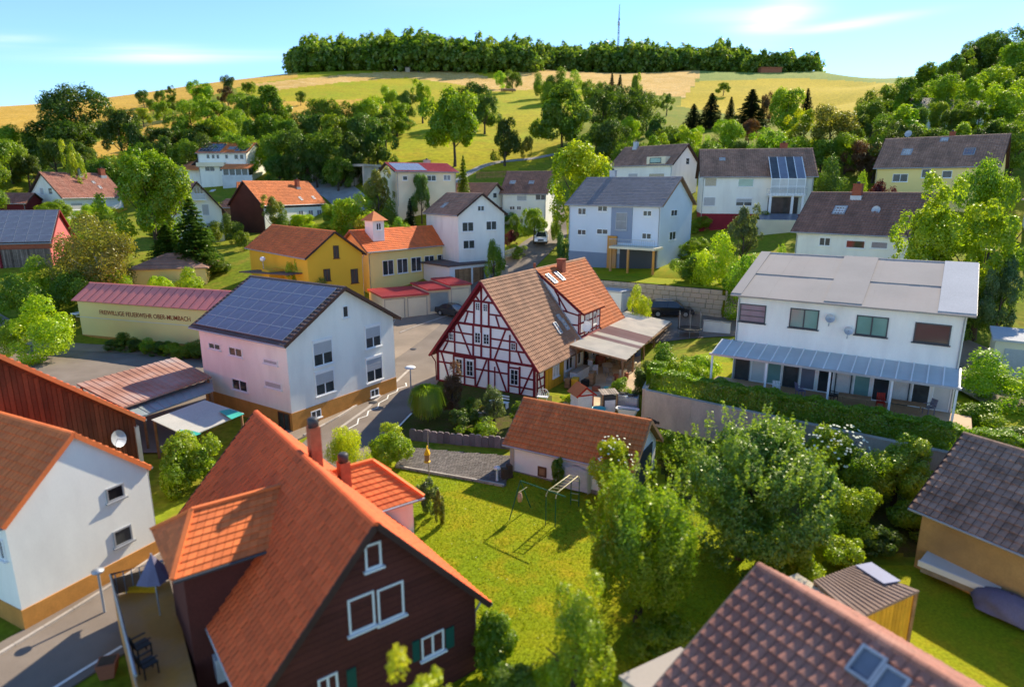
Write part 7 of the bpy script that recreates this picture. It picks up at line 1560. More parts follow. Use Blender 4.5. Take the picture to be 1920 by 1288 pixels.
# cobbled drive
DA, DB, DC, DD = [G(*q, -0.48) for q in ((752, 836), (972, 858), (945, 908), (742, 872))]
drv = patch('driveway', DD, DC, DB, DA, 'soil', 0.05, 12, 8)
vs = []; tone = []; A_, B_, C_, D_ = [A3((p[0], p[1], 0)) for p in (DD, DC, DB, DA)]
e1 = unit((1, 0.9, 0)); e2 = A3((-e1[1], e1[0], 0)); cen = (A_ + B_ + C_ + D_) / 4; poly = [tuple(p[:2]) for p in (A_, B_, C_, D_)]
ii, jj = np.meshgrid(np.arange(-30, 30), np.arange(-50, 50)); cx_ = cen[None] + np.outer((ii.ravel() + 0.5 * (jj.ravel() % 2)) * 0.25, e1) + np.outer(jj.ravel() * 0.13, e2)
ok = inpoly(cx_[:, 0], cx_[:, 1], poly); cc = cx_[ok]; zc_ = TZ(cc[:, 0], cc[:, 1]) + 0.075 + rng.normal(0, 0.004, len(cc)); cc[:, 2] = zc_
a1, a2 = e1 * 0.117, e2 * 0.056; F = []
top = [cc - a1 - a2, cc + a1 - a2, cc + a1 + a2, cc - a1 + a2]; dn = [p - Z3 * 0.04 for p in top]
F.append(np.stack(top, 1))
for k in range(4): F.append(np.stack([dn[k], dn[(k + 1) % 4], top[(k + 1) % 4], top[k]], 1))
tone = rng.random(len(cc)); me = np_mesh('paver', np.concatenate(F).reshape(-1, 3), 4, np.tile(tone, 5)); me.materials.append(MATS['paver']); link('paver', me, None, drv, 'stuff')
def kerb_line(name, label, P, w, h, m='kerb', step=1.0):
    pts = spline([(p[0], p[1], 0) for p in P], step); z = TZ(np.array([p[0] for p in pts]), np.array([p[1] for p in pts])); T = thing(name, label, 'kerb', (pts[0][0], pts[0][1], z[0])); o = A3((pts[0][0], pts[0][1], z[0]))
    for i in range(len(pts) - 1):
        a, b_ = A3((pts[i][0], pts[i][1], z[i])) - o, A3((pts[i + 1][0], pts[i + 1][1], z[i + 1])) - o
        if np.linalg.norm(b_ - a) < 0.2: continue
        dd = unit(b_ - a); b = MB(); b.beam(a + dd * 0.008, b_ - dd * 0.008, w, 2 * h, var=rnd.random()); part(T, 'kerb_stone', b, m)
    return T
kerb_line('kerb', 'stone kerb between the cobbled drive and the lawn', [DD, ((DD[0] + DC[0]) / 2, (DD[1] + DC[1]) / 2), DC], 0.12, 0.16)
kerb_line('kerb', 'kerb along the pavement under the white solar house', [(-14.1, 40.6), (-12.2, 45.2), (-11.2, 50), (-11.0, 56)], 0.14, 0.19)
kerb_line('kerb', 'flush kerb in front of the garage forecourt', [G(750, 630, 0.3), G(790, 614, 0.6), G(840, 598, 0.9)], 0.2, 0.12)
kerb_line('kerb', 'kerb beside the near street under the white house at the left edge', [(-20.6, 17.5), (-19.0, 21), (-17.3, 25.2), (-16.1, 29)], 0.14, 0.16)
def paint(name, px_pts, w, m='road_paint', lift=0.085):
    pts = [A3(G(px, py, -0.3)) for px, py in px_pts]
    for it in range(3): pts = [A3(G(q[0], q[1], tz(p[0], p[1]) + lift)) for q, p in zip(px_pts, pts)]
    mb = MB()
    for i in range(len(pts) - 1):
        a, b = pts[i], pts[i + 1]; d = unit(b - a); n = A3((d[1], -d[0], 0)) * w / 2; k = max(1, int(np.linalg.norm(b - a) / 0.8)); e = d * w * 0.4
        for j in range(k):
            s0, s1 = a + (b - a) * j / k - (e if j == 0 else 0), a + (b - a) * (j + 1) / k + (e if j == k - 1 else 0); q = [s0 - n, s0 + n, s1 + n, s1 - n]
            for v in q: v[2] = tz(v[0], v[1]) + lift + 0.002 * (i % 2)
            mb.add(q, [(0, 1, 2, 3)])
    return struct(name, mb, m)
paint('zigzag_marking', [Q(5, x, y) for x, y in [(40, 1118), (90, 1092), (97, 1062), (145, 1046), (152, 1020), (205, 1000), (212, 974), (258, 950), (264, 930), (312, 910), (318, 893), (366, 880), (362, 862)]], 0.10)
paint('edge_marking', [(741, 806), (771, 775)], 0.16)
paint('edge_marking', [(90, 1296), (150, 1258), (226, 1212)], 0.14)
paint('asphalt_seam', [(640, 800), (690, 764), (742, 716), (770, 690)], 0.25, 'kerb', 0.078)

# ------------------------------------------------------------------ lamps, poles, mast
def gp(px, py, z0=-0.3, it=4):
    p = G(px, py, z0)
    for _ in range(it): p = G(px, py, tz(p[0], p[1]) + 0.05)
    return p
def street_lamp(label, px, py, ptop, kind='disc', m='zinc'):
    p = gp(px, py); zt = AT(px, ptop, p[1])[2] - p[2]; T = thing('street_lamp', label, 'street lamp', p)
    b = MB(); b.tube([(0, 0, -0.2), (0, 0, zt * 0.4), (0, 0, zt)], [0.07, 0.055, 0.04], 8); part(T, 'pole', b, m)
    b = MB()
    if kind == 'disc': b.lathe([(0, -0.05), (0.42, 0.0), (0.45, 0.05), (0.30, 0.14), (0, 0.18)], (0, 0, zt), 18)
    else: b.lathe([(0, -0.3)] + [(0.32 * math.sin(t), -0.3 * math.cos(t)) for t in np.linspace(0.3, 2.9, 7)] + [(0, 0.3)], (0, 0, zt + 0.25), 16)
    part(T, 'lamp_head', b, 'plastic_white'); return T
street_lamp('street lamp with flat white disc head beside the half-timbered gable', 771, 741, 690)
street_lamp('street lamp with white globe head behind the blue solar roof', 503, 600, 490, 'globe')
street_lamp('thin grey street lamp before the open concrete carports', 655, 342, 300, 'disc')
street_lamp('thin lamp post by the garden right of the cream bungalow', 890, 343, 314, 'disc')
for px, py, pt_, lb in [(410, 545, 450, 'tall thin wooden pole right of the hip-roofed garage'), (409, 330, 286, 'thin pole behind the white hillside house')]:
    p = gp(px, py); b = MB(); b.tube([(0, 0, -0.3), (0, 0, AT(px, pt_, p[1])[2] - p[2])], [0.07, 0.05], 6); solo('utility_pole', lb, 'pole', b, 'grey_wood', p)
p = AT(1158, 110, 432); z0 = tz(p[0], p[1]); hh = AT(1158, 8, 432)[2] - z0
T = thing('radio_mast', 'tall thin radio mast rising above the forest on the hilltop', 'mast', (p[0], p[1], z0))
b = MB()
for k in range(3): a = k * 2.094; b.tube([(0.55 * math.cos(a), 0.55 * math.sin(a), 0), (0.45 * math.cos(a), 0.45 * math.sin(a), hh * 0.8)], 0.16, 5)
part(T, 'mast_leg', b, 'dark_metal')
b = MB(); n = 26
for i in range(n):
    z = hh * 0.8 * i / n; z2 = hh * 0.8 * (i + 1) / n
    for k in range(3): a, c_ = k * 2.094, (k + 1) * 2.094; b.beam((0.5 * math.cos(a), 0.5 * math.sin(a), z), (0.5 * math.cos(c_), 0.5 * math.sin(c_), z2), 0.1)
part(T, 'bracing', b, 'dark_metal'); b = MB(); b.tube([(0, 0, hh * 0.78), (0, 0, hh)], [0.32, 0.12], 6); part(T, 'antenna', b, 'dark_metal')
b = MB(); b.lathe([(0.3, 0), (0.7, 0.2), (0.7, 2.2), (0.3, 2.4)], (0, 0, hh * 0.70), 8); part(T, 'antenna_drum', b, 'zinc')
# pole with yellow bird house above the drive
p = gp(805, 905); zt = AT(805, 806, p[1])[2] - p[2]; T = thing('bird_house_pole', 'thin pole with a yellow bird house between cobbled drive and lawn', 'bird house', p)
b = MB(); b.tube([(0, 0, -0.2), (0, 0, zt)], [0.035, 0.025], 6); part(T, 'pole', b, 'grey_wood'); zb_ = AT(805, 862, p[1])[2] - p[2]
b = MB(); b.box(-0.2, 0.06, -0.16, 0.1, zb_, zb_ + 0.5); part(T, 'box', b, 'wood'); b = MB(); b.prism([(-0.24, 0.36), (-0.07, 0.86), (0.1, 0.36)], (0, 0, zb_), X3, Z3, Y3, -0.2, 0.14); part(T, 'roof', b, 'yellow_paint')
b = MB(); b.lathe([(0.0, 0), (0.18, 0.0), (0.2, 0.05), (0, 0.06)], (-0.08, -0.05, zb_ - 0.12), 12); part(T, 'tray', b, 'yellow_paint')
p = gp(932, 901); b = MB(); b.lathe([(0.09, 0), (0.07, 0.1), (0.055, 0.6), (0.06, 0.72), (0.21, 0.73), (0.19, 0.85), (0.0, 0.95)], (0, 0, 0), 14); solo('garden_lamp', 'white mushroom-shaped garden lamp at the lawn corner', 'lamp', b, 'plastic_white', p)
for px, py, h_, lb in [(946, 897, 0.62, 'left of two dark square garden posts beside the mushroom lamp'), (955, 893, 0.72, 'right of two dark square garden posts beside the mushroom lamp')]:
    p = gp(px, py); b = MB(); b.prism([(-0.17, -0.1), (0.17, -0.1), (0.15, h_), (-0.15, h_ + 0.05)], (0, 0, 0), X3, Z3, Y3, -0.16, 0.16); solo('garden_post', lb, 'post', b, 'soil', p, 0.4)

# ------------------------------------------------------------------ vehicles
def car(name, label, p_rear, p_front, body_m, kind='suv', z=None, bikes=False, cat='car', length=None):
    a, b_ = A3(p_rear), A3(p_front); d = unit(b_ - a); az = math.atan2(d[1], d[0]); c = (a + b_) / 2
    T = thing(name, label, cat, tuple(c), az)
    S = {'suv': dict(L=4.9, w=1.92, prof=[(-2.42, .42), (-2.45, .78), (-2.38, 1.06), (-1.3, 1.10), (0.9, 1.08), (1.25, 1.05), (2.2, .92), (2.42, .72), (2.44, .42)], cab=[(-2.3, 1.08), (-2.08, 1.66), (-1.8, 1.76), (0.1, 1.76), (0.55, 1.66), (1.32, 1.07)], r=.37, wx=(-1.5, 1.45), base=.30),
         'sedan': dict(L=4.5, w=1.78, prof=[(-2.2, .36), (-2.25, .62), (-2.15, .95), (-1.5, .98), (0.8, .93), (1.1, .90), (2.0, .74), (2.22, .55), (2.22, .36)], cab=[(-1.75, .96), (-1.1, 1.34), (-0.8, 1.42), (0.0, 1.42), (0.25, 1.36), (1.05, .91)], r=.32, wx=(-1.35, 1.35), base=.24)}[kind]
    w = S['w'] / 2; top = S['prof']; r_ = S['r']
    bot = []
    for x in sorted(S['wx'], reverse=True):
        bot += [(x + r_ + .06, S['base'])] + [(x + (r_ + .06) * math.cos(t), r_ + (r_ + .05) * math.sin(t)) for t in np.linspace(0.1, math.pi - 0.1, 6)] + [(x - r_ - .06, S['base'])]
    prof = top + bot; cxx = 0; n = len(prof); b = MB(); lay = []
    for y, k in ((-w, .96), (-w + .1, 1.0), (w - .1, 1.0), (w, .96)):
        lay.append([(x * (1 - (1 - k) * 0.35), y, zz if zz < 0.5 else 0.5 + (zz - 0.5) * k) for x, zz in prof])
    vs = sum(lay, []); fs = [(i * n + j, i * n + (j + 1) % n, (i + 1) * n + (j + 1) % n, (i + 1) * n + j) for i in range(3) for j in range(n)] + [tuple(range(n))[::-1], tuple(range(3 * n, 4 * n))]
    b.add(vs, fs); part(T, 'body', b, body_m)
    cb = S['cab']; m = len(cb); tz_ = max(q[1] for q in cb); t0 = min(q[1] for q in cb)
    def yy(zz): return w - .10 - .24 * (zz - t0) / (tz_ - t0)
    b = MB(); vs = [(x, -yy(zz), zz) for x, zz in cb] + [(x, yy(zz), zz) for x, zz in cb]; b.add(vs, [tuple(range(m))[::-1], tuple(range(m, 2 * m))] + [(i, i + 1, i + 1 + m, i + m) for i in range(m - 1)]); part(T, 'windows', b, 'glass')
    rf = [q for q in cb if q[1] > tz_ - .12]; b = MB(); vs = [(x, s * (yy(zz) + .012), zz + .018 - (0.03 if s else 0)) for s in (-1, 0, 1) for x, zz in rf]; k = len(rf); b.add(vs, [(i + j * k, i + 1 + j * k, i + 1 + (j + 1) * k, i + (j + 1) * k) for j in range(2) for i in range(k - 1)]); ro = part(T, 'roof', b, body_m)
    pb = MB()
    for x0, x1 in ((cb[0][0], cb[1][0]), (cb[-1][0], cb[-2][0])):
        z0_, z1_ = t0, tz_ - .08
        for s in (-1, 1): pb.beam((x0, s * yy(z0_), z0_), (x1, s * yy(z1_), z1_), .09, .05)
    for s in (-1, 1): pb.beam(((cb[0][0] + cb[-1][0]) / 2, s * (yy(t0) + .005), t0), ((cb[0][0] + cb[-1][0]) / 2, s * (yy(tz_) + .005), tz_), .08, .03)
    part(T, 'pillars', pb, body_m, 'stuff')
    for x in S['wx']:
        for s in (-1, 1):
            b = MB(); b.tube([(x, s * (w - .22), r_), (x, s * (w - .01), r_)], r_, 18); wh = part(T, 'wheel', b, 'tyre')
            b = MB(); b.tube([(x, s * (w - .02), r_), (x, s * (w + .005), r_)], r_ * .62, 14); part(wh, 'rim', b, 'rim')
    L2 = S['prof'][0][0]; F2 = S['prof'][-1][0]
    for s in (-1, 1):
        b = MB(); b.box(L2 - .03, L2 + .12, s * (w - .2) - .14, s * (w - .2) + .14, .72, .98 if kind == 'suv' else .86); part(T, 'tail_light', b, 'lamp_red')
        b = MB(); b.box(F2 - .28, F2 - .02, s * (w - .27) - .16, s * (w - .27) + .16, .60, .78); part(T, 'headlight', b, 'lamp_clear')
        b = MB(); b.box(.75, .92, s * (w + .02) - .09, s * (w + .02) + .09, t0 - .02, t0 + .14); part(T, 'mirror', b, body_m)
    b = MB(); b.box(F2 - .04, F2 + .012, -.45, .45, .48, .72); part(T, 'grille', b, 'plastic_black')
    b = MB()
    for s in (-1, 1): b.beam((cb[1][0] + .3, s * (w - .36), tz_ + .05), (cb[-2][0] - .4, s * (w - .36), tz_ + .05), .035)
    if kind == 'suv': part(T, 'roof_rail', b, 'alu')
    if bikes:
        for k, y in enumerate((-.4, .35)):
            B = MB(); 
            for x in (-.55, .5):
                n_ = 18; B.tube([(x + .34 * math.cos(t), y, tz_ + .48 + .34 * math.sin(t)) for t in np.linspace(0, 2 * math.pi, n_ + 1)], .025, 5, cap=False)
            B.tube([(-.55, y, tz_ + .48), (-.1, y, tz_ + .35), (.35, y, tz_ + .85), (-.25, y, tz_ + .8), (-.1, y, tz_ + .35)], .025, 5); B.tube([(.5, y, tz_ + .48), (.35, y, tz_ + .95)], .025, 5); B.tube([(-.25, y, tz_ + .8), (-.28, y, tz_ + 1.0)], .03, 5); B.beam((.35, y - .25, tz_ + .95), (.35, y + .25, tz_ + .95), .03)
            o = solo('bicycle', ('left' if k else 'right') + ' one of two bicycles carried upright on the roof of the white car', 'bicycle', B, 'dark_metal', tuple(c), az, 'bicycles on the car roof')
    return T
car('parked_car', 'black estate-style off-road car parked before the stone block wall', (G(1215, 592, 2.1)[0], G(1215, 592, 2.1)[1], 2.12), (G(1215, 592, 2.1)[0] + 4.9, G(1215, 592, 2.1)[1] - 0.55, 2.12), 'car_black')
car('parked_car', 'dark grey saloon parked beside the garage row, half behind the timber-framed gable', gp(829, 587, 1.4), gp(873, 597, 1.4), 'car_grey', 'sedan')
car('parked_car', 'white car with two bicycles on its roof on the village road', AT(1017, 452, 101.5), AT(1014, 459.5, 97.5), 'car_white', 'suv', bikes=True)
car('parked_car', 'silver car cut off by the bottom edge beside the near street', (-14.3, 13.9, tz(-14, 14) + 0.08), (-12.9, 17.0, tz(-13, 17) + 0.08), 'car_silver', 'sedan')

# ------------------------------------------------------------------ patio of the farmhouse
TM = HT.T
def lw(x, y, z=0.12): v = hw(TM, (x, y, z)); return (v.x, v.y, v.z)
AZT = TM.rotation_euler[2]
def chair_thing(label, loc, rz, m, group='chairs on the patio'):
    T = thing('garden_chair', label, 'chair', loc, rz, group)
    b = MB(); b.box(-.24, .24, -.24, .24, .42, .46); part(T, 'seat', b, m)
    b = MB()
    for i in range(5): b.obox((0, .24, .46), X3, unit((0, .18, 1)), -Y3, -.22 + i * .095, -.22 + i * .095 + .065, 0.02, .5, -.03, 0)
    part(T, 'backrest', b, m)
    for x in (-.21, .21):
        for y in (-.21, .21): b = MB(); b.box(x - .02, x + .02, y - .02, y + .02, 0, .418); part(T, 'leg', b, m)
        b = MB(); b.box(x - .03, x + .03, -.24, .26, .64, .67); part(T, 'armrest', b, m)
def table_thing(label, loc, rz, m, L=1.6, W=.9, oval=True, name='garden_table'):
    T = thing(name, label, 'table', loc, rz); b = MB()
    if oval: b.prism([(L / 2 * math.copysign(abs(math.cos(t)) ** .6, math.cos(t)), W / 2 * math.copysign(abs(math.sin(t)) ** .6, math.sin(t))) for t in np.linspace(0, 2 * math.pi, 24, endpoint=False)], (0, 0, 0), X3, Y3, Z3, .70, .74)
    else: b.box(-L / 2, L / 2, -W / 2, W / 2, .70, .74)
    part(T, 'table_top', b, m)
    for x in (-L / 2 + .25, L / 2 - .25):
        for y in (-W / 2 + .15, W / 2 - .15): b = MB(); b.box(x - .03, x + .03, y - .03, y + .03, 0, .698); part(T, 'leg', b, m)
table_thing('oval pale garden table in the middle of the covered patio', lw(-.6, -7.1), AZT + .4, 'sheet_beige')
table_thing('second pale table further back on the covered patio', lw(2.4, -7.2), AZT, 'fibre_cream', 1.4, .8, False)
for i, (x, y, r_, m, lb) in enumerate([(-1.5, -6.3, 2.2, 'plastic_white', 'grey-white garden chair nearest to the farmhouse wall'), (-1.7, -7.7, 1.2, 'grey_wood', 'garden chair at the near end of the oval table'), (.3, -6.1, 3.3, 'wood', 'wooden chair between house wall and oval table'), (.6, -8.1, 0.2, 'wood', 'wooden chair on the hedge side of the oval table'), (1.4, -6.9, 3.9, 'grey_wood', 'chair between the two patio tables'), (3.4, -7.9, .6, 'dark_metal', 'dark chair at the back table on the patio')]):
    chair_thing(lb, lw(x, y), AZT + r_, m)
b = MB(); b.lathe([(0, 0), (.45, 0), (.5, .5), (.45, 1.0), (0, 1.0)], (0, 0, 0), 16); solo('barrel', 'big dark red barrel under the patio roof', 'barrel', b, 'brick_chimney', lw(1.2, -5.7))
T = thing('counter', 'white outdoor counter with dark tops along the farmhouse wall', 'counter', lw(-3.4, -5.75), AZT)
for i in range(4): b = MB(); b.box(-1.3 + i * .65, -.67 + i * .65, -.3, .3, 0, .86); part(T, 'cupboard', b, 'plastic_white')
b = MB(); b.box(-1.32, 1.32, -.33, .33, .865, .91); part(T, 'worktop', b, 'grey_wood')
for i, (x, y, w_, d_, h_, m, nm, ct, lb) in enumerate([(-4.4, -7.3, .9, .35, 1.1, 'wood', 'wooden_screen', 'screen', 'upright wooden board screen at the patio edge'), (-5.0, -7.0, .6, .5, .55, 'plastic_black', 'storage_box', 'box', 'dark storage box beside the wooden screen'), (-3.1, -8.4, .7, .5, .5, 'grey_wood', 'wooden_crate', 'crate', 'grey wooden crate at the edge of the patio bed'), (-6.0, -5.9, .5, .4, .8, 'wood', 'wood_stack', 'firewood', 'small wood stack by the yellow boards'),
      (3.0, -5.6, .9, .5, 1.7, 'grey_wood', 'cupboard', 'cupboard', 'tall grey cupboard at the back of the patio'), (5.2, -6.2, .8, .5, 1.3, 'cream_wall', 'cabinet', 'cabinet', 'cream cabinet at the back of the patio'), (-2.4, -8.6, .35, .35, .6, 'terracotta', 'plant_pot', 'pot', 'terracotta pot beside the grey crate'), (-5.6, -8.2, .5, .5, .35, 'terracotta', 'plant_pot', 'pot', 'low terracotta pot in the patio bed')]):
    b = MB(); b.box(-w_ / 2, w_ / 2, -d_ / 2, d_ / 2, 0, h_); n = max(2, int(h_ / .18)); 
    for k in range(n): b.box(-w_ / 2 - .02, w_ / 2 + .02, -d_ / 2 - .02, d_ / 2 + .02, h_ * (k + .15) / n, h_ * (k + .8) / n, rnd.random())
    solo(nm, lb, ct, b, m, lw(x, y, .1), AZT + rnd.uniform(-.2, .2))
# children's playhouse
c = gp(1097, 771); T = thing('playhouse', 'small white playhouse with red trim and orange roof behind the tiled outbuilding', 'playhouse', c, math.radians(20))
b = MB(); b.prism([(-.62, -.1), (.62, -.1), (.62, 1.25), (0, 1.75), (-.62, 1.25)], (0, 0, 0), X3, Z3, Y3, 0, 1.25); part(T, 'wall', b, 'plastic_white')
for s in (-1, 1):
    b = MB(); b.obox((s * .0, -.18, 1.86), Y3, unit((s * .76, 0, -.62)), unit((s * .62, 0, .76)), 0, 1.6, 0, 1.05, 0, .05); part(T, 'roof_panel', b, 'tile_farorange')
    b = MB(); b.beam((0, -.2, 1.84), (s * .8, -.2, 1.19), .12, .05, up=(0, -1, 0)); part(T, 'trim', b, 'red_paint')
b = MB(); b.beam((-.62, -.02, 1.22), (.62, -.02, 1.22), .1, .05, up=(0, -1, 0)); part(T, 'trim', b, 'red_paint'); b = MB(); b.beam((.62, -.02, -.1), (.62, -.02, 1.2), .08, .05, up=(0, -1, 0)); part(T, 'trim', b, 'red_paint')
c = gp(1122, 778); b = MB(); b.lathe([(0, .02), (.42, .04), (.5, .28), (.54, .28), (.46, 0.0), (0, 0)], (0, 0, .25), 20); b.box(-.3, .3, -.3, .3, -.1, .25); solo('turquoise_basin', 'round turquoise basin right of the playhouse', 'basin', b, 'plastic_turq', c)
c = gp(1143, 772); T = thing('rabbit_hutch', 'small hutch with plank roof and pale board between basin and water tanks', 'hutch', c, .2)
b = MB(); b.box(-.4, .4, -.05, 0.0, -.1, .9); part(T, 'pale_board', b, 'lamp_clear'); b = MB(); b.box(-.5, .5, .1, .7, .3, 1.2); part(T, 'hutch_body', b, 'frame_dark')
for i in range(7): b = MB(); b.obox((-.65, -.1, 1.36), X3, unit((0, 1, .12)), unit((0, -.12, 1)), i * .19 + .01, i * .19 + .17, 0, 1.0, 0, .03, rnd.random()); part(T, 'roof_plank', b, 'grey_wood')
for x in (-.55, .55): b = MB(); b.box(x - .04, x + .04, -.05, .03, -.1, 1.34); part(T, 'post', b, 'wood')
for k, (px, py) in enumerate([(1168, 762), (1184, 766)]):
    c = gp(px, py); T = thing('water_tank', ('left' if k == 0 else 'right') + ' one of two grey cubic water tanks in metal cages behind the bathtub', 'water tank', c, -.3, 'caged water tanks')
    b = MB(); b.box(-.42, .42, -.36, .36, .1, .92); b.lathe([(0, .92), (.14, .92), (.14, 1.0), (0, 1.0)], (0, 0, 0), 10); part(T, 'tank', b, 'plastic_tank')
    b = MB()
    for i in range(6):
        x = -.45 + i * .18
        for y in (-.4, .4): b.tube([(x, y, .05), (x, y, .96)], .014, 4)
    for z in (.1, .4, .7, .96):
        for y in (-.4, .4): b.beam((-.46, y, z), (.46, y, z), .02)
        for x in (-.46, .46): b.beam((x, -.4, z), (x, .4, z), .02)
    part(T, 'cage', b, 'alu')
    b = MB(); b.box(-.3, .1, -.2, .15, 1.0, 1.1); b.box(.0, .35, .05, .3, .98, 1.06); part(T, 'cover', b, 'plastic_black')
c = gp(1176, 779); T = thing('bathtub', 'old white bathtub filled with greenish water in the yard', 'bathtub', c, -.35)
ot = [(.85 * math.copysign(abs(math.cos(t)) ** .5, math.cos(t)), .38 * math.copysign(abs(math.sin(t)) ** .5, math.sin(t))) for t in np.linspace(0, 2 * math.pi, 28, endpoint=False)]
b = MB(); n = 28; vs = [(x, y, .55) for x, y in ot] + [(x * .9, y * .84, .55) for x, y in ot] + [(x * .82, y * .7, .36) for x, y in ot] + [(x * .9, y * .85, .50) for x, y in ot] + [(x * .7, y * .6, .06) for x, y in ot]
b.add(vs, [(i + a * n, (i + 1) % n + a * n, (i + 1) % n + c2 * n, i + c2 * n) for a, c2 in ((0, 1), (1, 2), (3, 0), (4, 3)) for i in range(n)]); part(T, 'tub', b, 'frame_white')
b = MB(); b.add([(x * .83, y * .71, .40) for x, y in ot], [tuple(range(n))]); part(T, 'water', b, 'green_water'); b = MB()
for x in (-.5, .5):
    for y in (-.2, .2): b.box(x - .04, x + .04, y - .03, y + .03, -.1, .1)
part(T, 'foot', b, 'zinc')
c = gp(1238, 797, 0); b = MB(); b.tube([(-.9, .35, .25), (-.1, 0, .25)], .22, 14); b.tube([(-.15, 0.02, .25), (.65, -.3, .25)], .25, 14); solo('drain_pipe', 'thick black plastic pipe lying by the concrete wall behind the outbuilding', 'pipe', b, 'plastic_black', c)
c = gp(906, 792, 0.1); T = thing('barrel_planter', 'pale ringed barrel planter in the front garden bed', 'planter', c)
b = MB(); b.lathe([(0, 0), (.30, 0), (.36, .35), (.40, .78), (.44, .80), (.44, .88), (.36, .88), (.34, .8), (0, .8)], (0, 0, 0), 18); part(T, 'barrel', b, 'pot_stone')
for z in (.22, .55): b = MB(); b.lathe([(.335 + z * .11, z), (.365 + z * .11, z + .02), (.335 + z * .11, z + .06)], (0, 0, 0), 18); part(T, 'hoop', b, 'kerb')
me = crown_mesh('planter_leaves', 77, 'bush', .5, .42, 900, .09, 10); o = link('planter_leaves', me, None, T, 'stuff'); o.location = (0, 0, .75); o.color = (*C_OLIVE, 1)
for px, py, lb in [(938, 762, 'white slatted bench before the half-timbered gable'),]:
    c = gp(px, py, 0); T = thing('garden_bench', lb, 'bench', c, math.radians(-28))
    for k, z in enumerate((.42, .62, .82)): b = MB(); b.box(-.75, .75, .0 if k else -.35, .05, z, z + (.1 if k else .04)); part(T, 'backrest' if k else 'seat', b, 'frame_white')
    for x in (-.65, .65): b = MB(); b.box(x - .03, x + .03, -.33, .04, 0, .419); part(T, 'leg', b, 'frame_white')
c = gp(1018, 752, 0); T = thing('metal_armchair', 'white ornate metal garden seat at the right corner of the half-timbered gable', 'chair', c, -.3)
b = MB()
for i in range(6): t = i / 5 * math.pi; b.tube([(-.4 + i * .16, .1, .4), (-.4 + i * .16 + .08, .12, .7 + .2 * math.sin(t)), (-.3 + i * .12, .1, .4)], .018, 5)
b.tube([(-.45, .1, .4)] + [(-.45 * math.cos(t), .12, .45 + .5 * math.sin(t)) for t in np.linspace(0, math.pi, 10)], .025, 5); part(T, 'backrest', b, 'frame_white'); b = MB(); b.box(-.42, .42, -.3, .1, .38, .42); part(T, 'seat', b, 'frame_white')
for x in (-.36, .36): b = MB(); b.tube([(x, -.26, -.1), (x, -.24, .379)], .02, 5); part(T, 'leg', b, 'frame_white')

# trampoline with net beside the car park of the upper house, bins, low white wall
c = gp(1292, 628, 2.0); T = thing('trampoline', 'round trampoline with dark safety net left of the double house', 'trampoline', c)
for k in range(6): a = k * 1.047 + .3; b = MB(); b.tube([(1.15 * math.cos(a), 1.15 * math.sin(a), -.1), (1.15 * math.cos(a), 1.15 * math.sin(a), 2.3)], .025, 6); part(T, 'pole', b, 'zinc')
b = MB(); nn = 40
for k in range(nn): a = k * 2 * math.pi / nn; b.tube([(1.12 * math.cos(a), 1.12 * math.sin(a), .7), (1.12 * math.cos(a), 1.12 * math.sin(a), 2.2)], .009, 3, False)
for j in range(14): z = .7 + j * .11; b.tube([(1.12 * math.cos(t), 1.12 * math.sin(t), z) for t in np.linspace(0, 2 * math.pi, 25)], .009, 3, False)
part(T, 'safety_net', b, 'net_dark', 'stuff'); b = MB(); b.lathe([(0, .68), (1.0, .68), (1.0, .72), (1.2, .72), (1.2, .64), (0, .64)], (0, 0, 0), 24); part(T, 'mat', b, 'plastic_black')
def bin_(label, px, py, m, z=2.1):
    c = gp(px, py, z); T = thing('wheelie_bin', label, 'bin', c, -.4); b = MB(); b.prism([(-.26, .05), (.26, .05), (.31, .95), (-.31, .95)], (0, 0, 0), X3, Z3, Y3, -.3, .3); part(T, 'body', b, m); b = MB(); b.box(-.33, .33, -.34, .33, .953, 1.03); part(T, 'lid', b, m)
    for x in (-.24, .24): b = MB(); b.tube([(x - .03, .3, .1), (x + .03, .3, .1)], .1, 10); part(T, 'wheel', b, 'tyre')
bin_('green wheelie bin right of the black car', 1331, 588, 'plastic_green'); bin_('black wheelie bin at the corner of the white flat-roofed garage', 1196, 583, 'plastic_black', 1.9)
bin_('second green bin close to the left corner of the double house', 1346, 592, 'plastic_green')
a, b2 = gp(1318, 622, 2.0), gp(1368, 626, 2.0); T = thing('white_garden_wall', 'low white garden wall between trampoline and double house', 'wall', a, math.atan2(b2[1] - a[1], b2[0] - a[0])); L_ = math.dist(a[:2], b2[:2])
b = MB(); b.box(0, L_, 0, .2, -.5, 1.15); part(T, 'wall', b, 'white_wall'); b = MB(); b.box(-.05, L_ + .05, -.05, .25, 1.153, 1.23); part(T, 'coping', b, 'concrete')

# ------------------------------------------------------------------ climbing frame and swing on the lawn
def to_l(px, py, z=0): return G(px, py, z)
F1, F2 = gp(955, 975), gp(995, 951); fm_ = A3(F1) * .5 + A3(F2) * .5
zg = fm_[2]; Ht = AT(980, 901, fm_[1])[2] - zg; F3, F4 = gp(1023, 985), gp(1041, 989)
K1, K2 = gp(1070, 946), gp(1085, 949)
T = thing('climbing_frame', 'green swing and climbing frame with yellow monkey bars on the lawn', 'climbing frame', (fm_[0], fm_[1], zg)); o_ = A3((fm_[0], fm_[1], zg))
def tb(name, pts, r_, m): b = MB(); b.tube([A3(p) - o_ for p in pts], r_, 8); return part(T, name, b, m)
apex = A3((fm_[0], fm_[1], zg + Ht)); e3 = (A3(F3) + A3(F4)) / 2
tb('leg', [F1, apex], .028, 'green_metal'); tb('leg', [F2, apex], .028, 'green_metal')
far = (A3(K1) + A3(K2)) / 2; top3 = A3((e3[0], e3[1], zg + Ht))
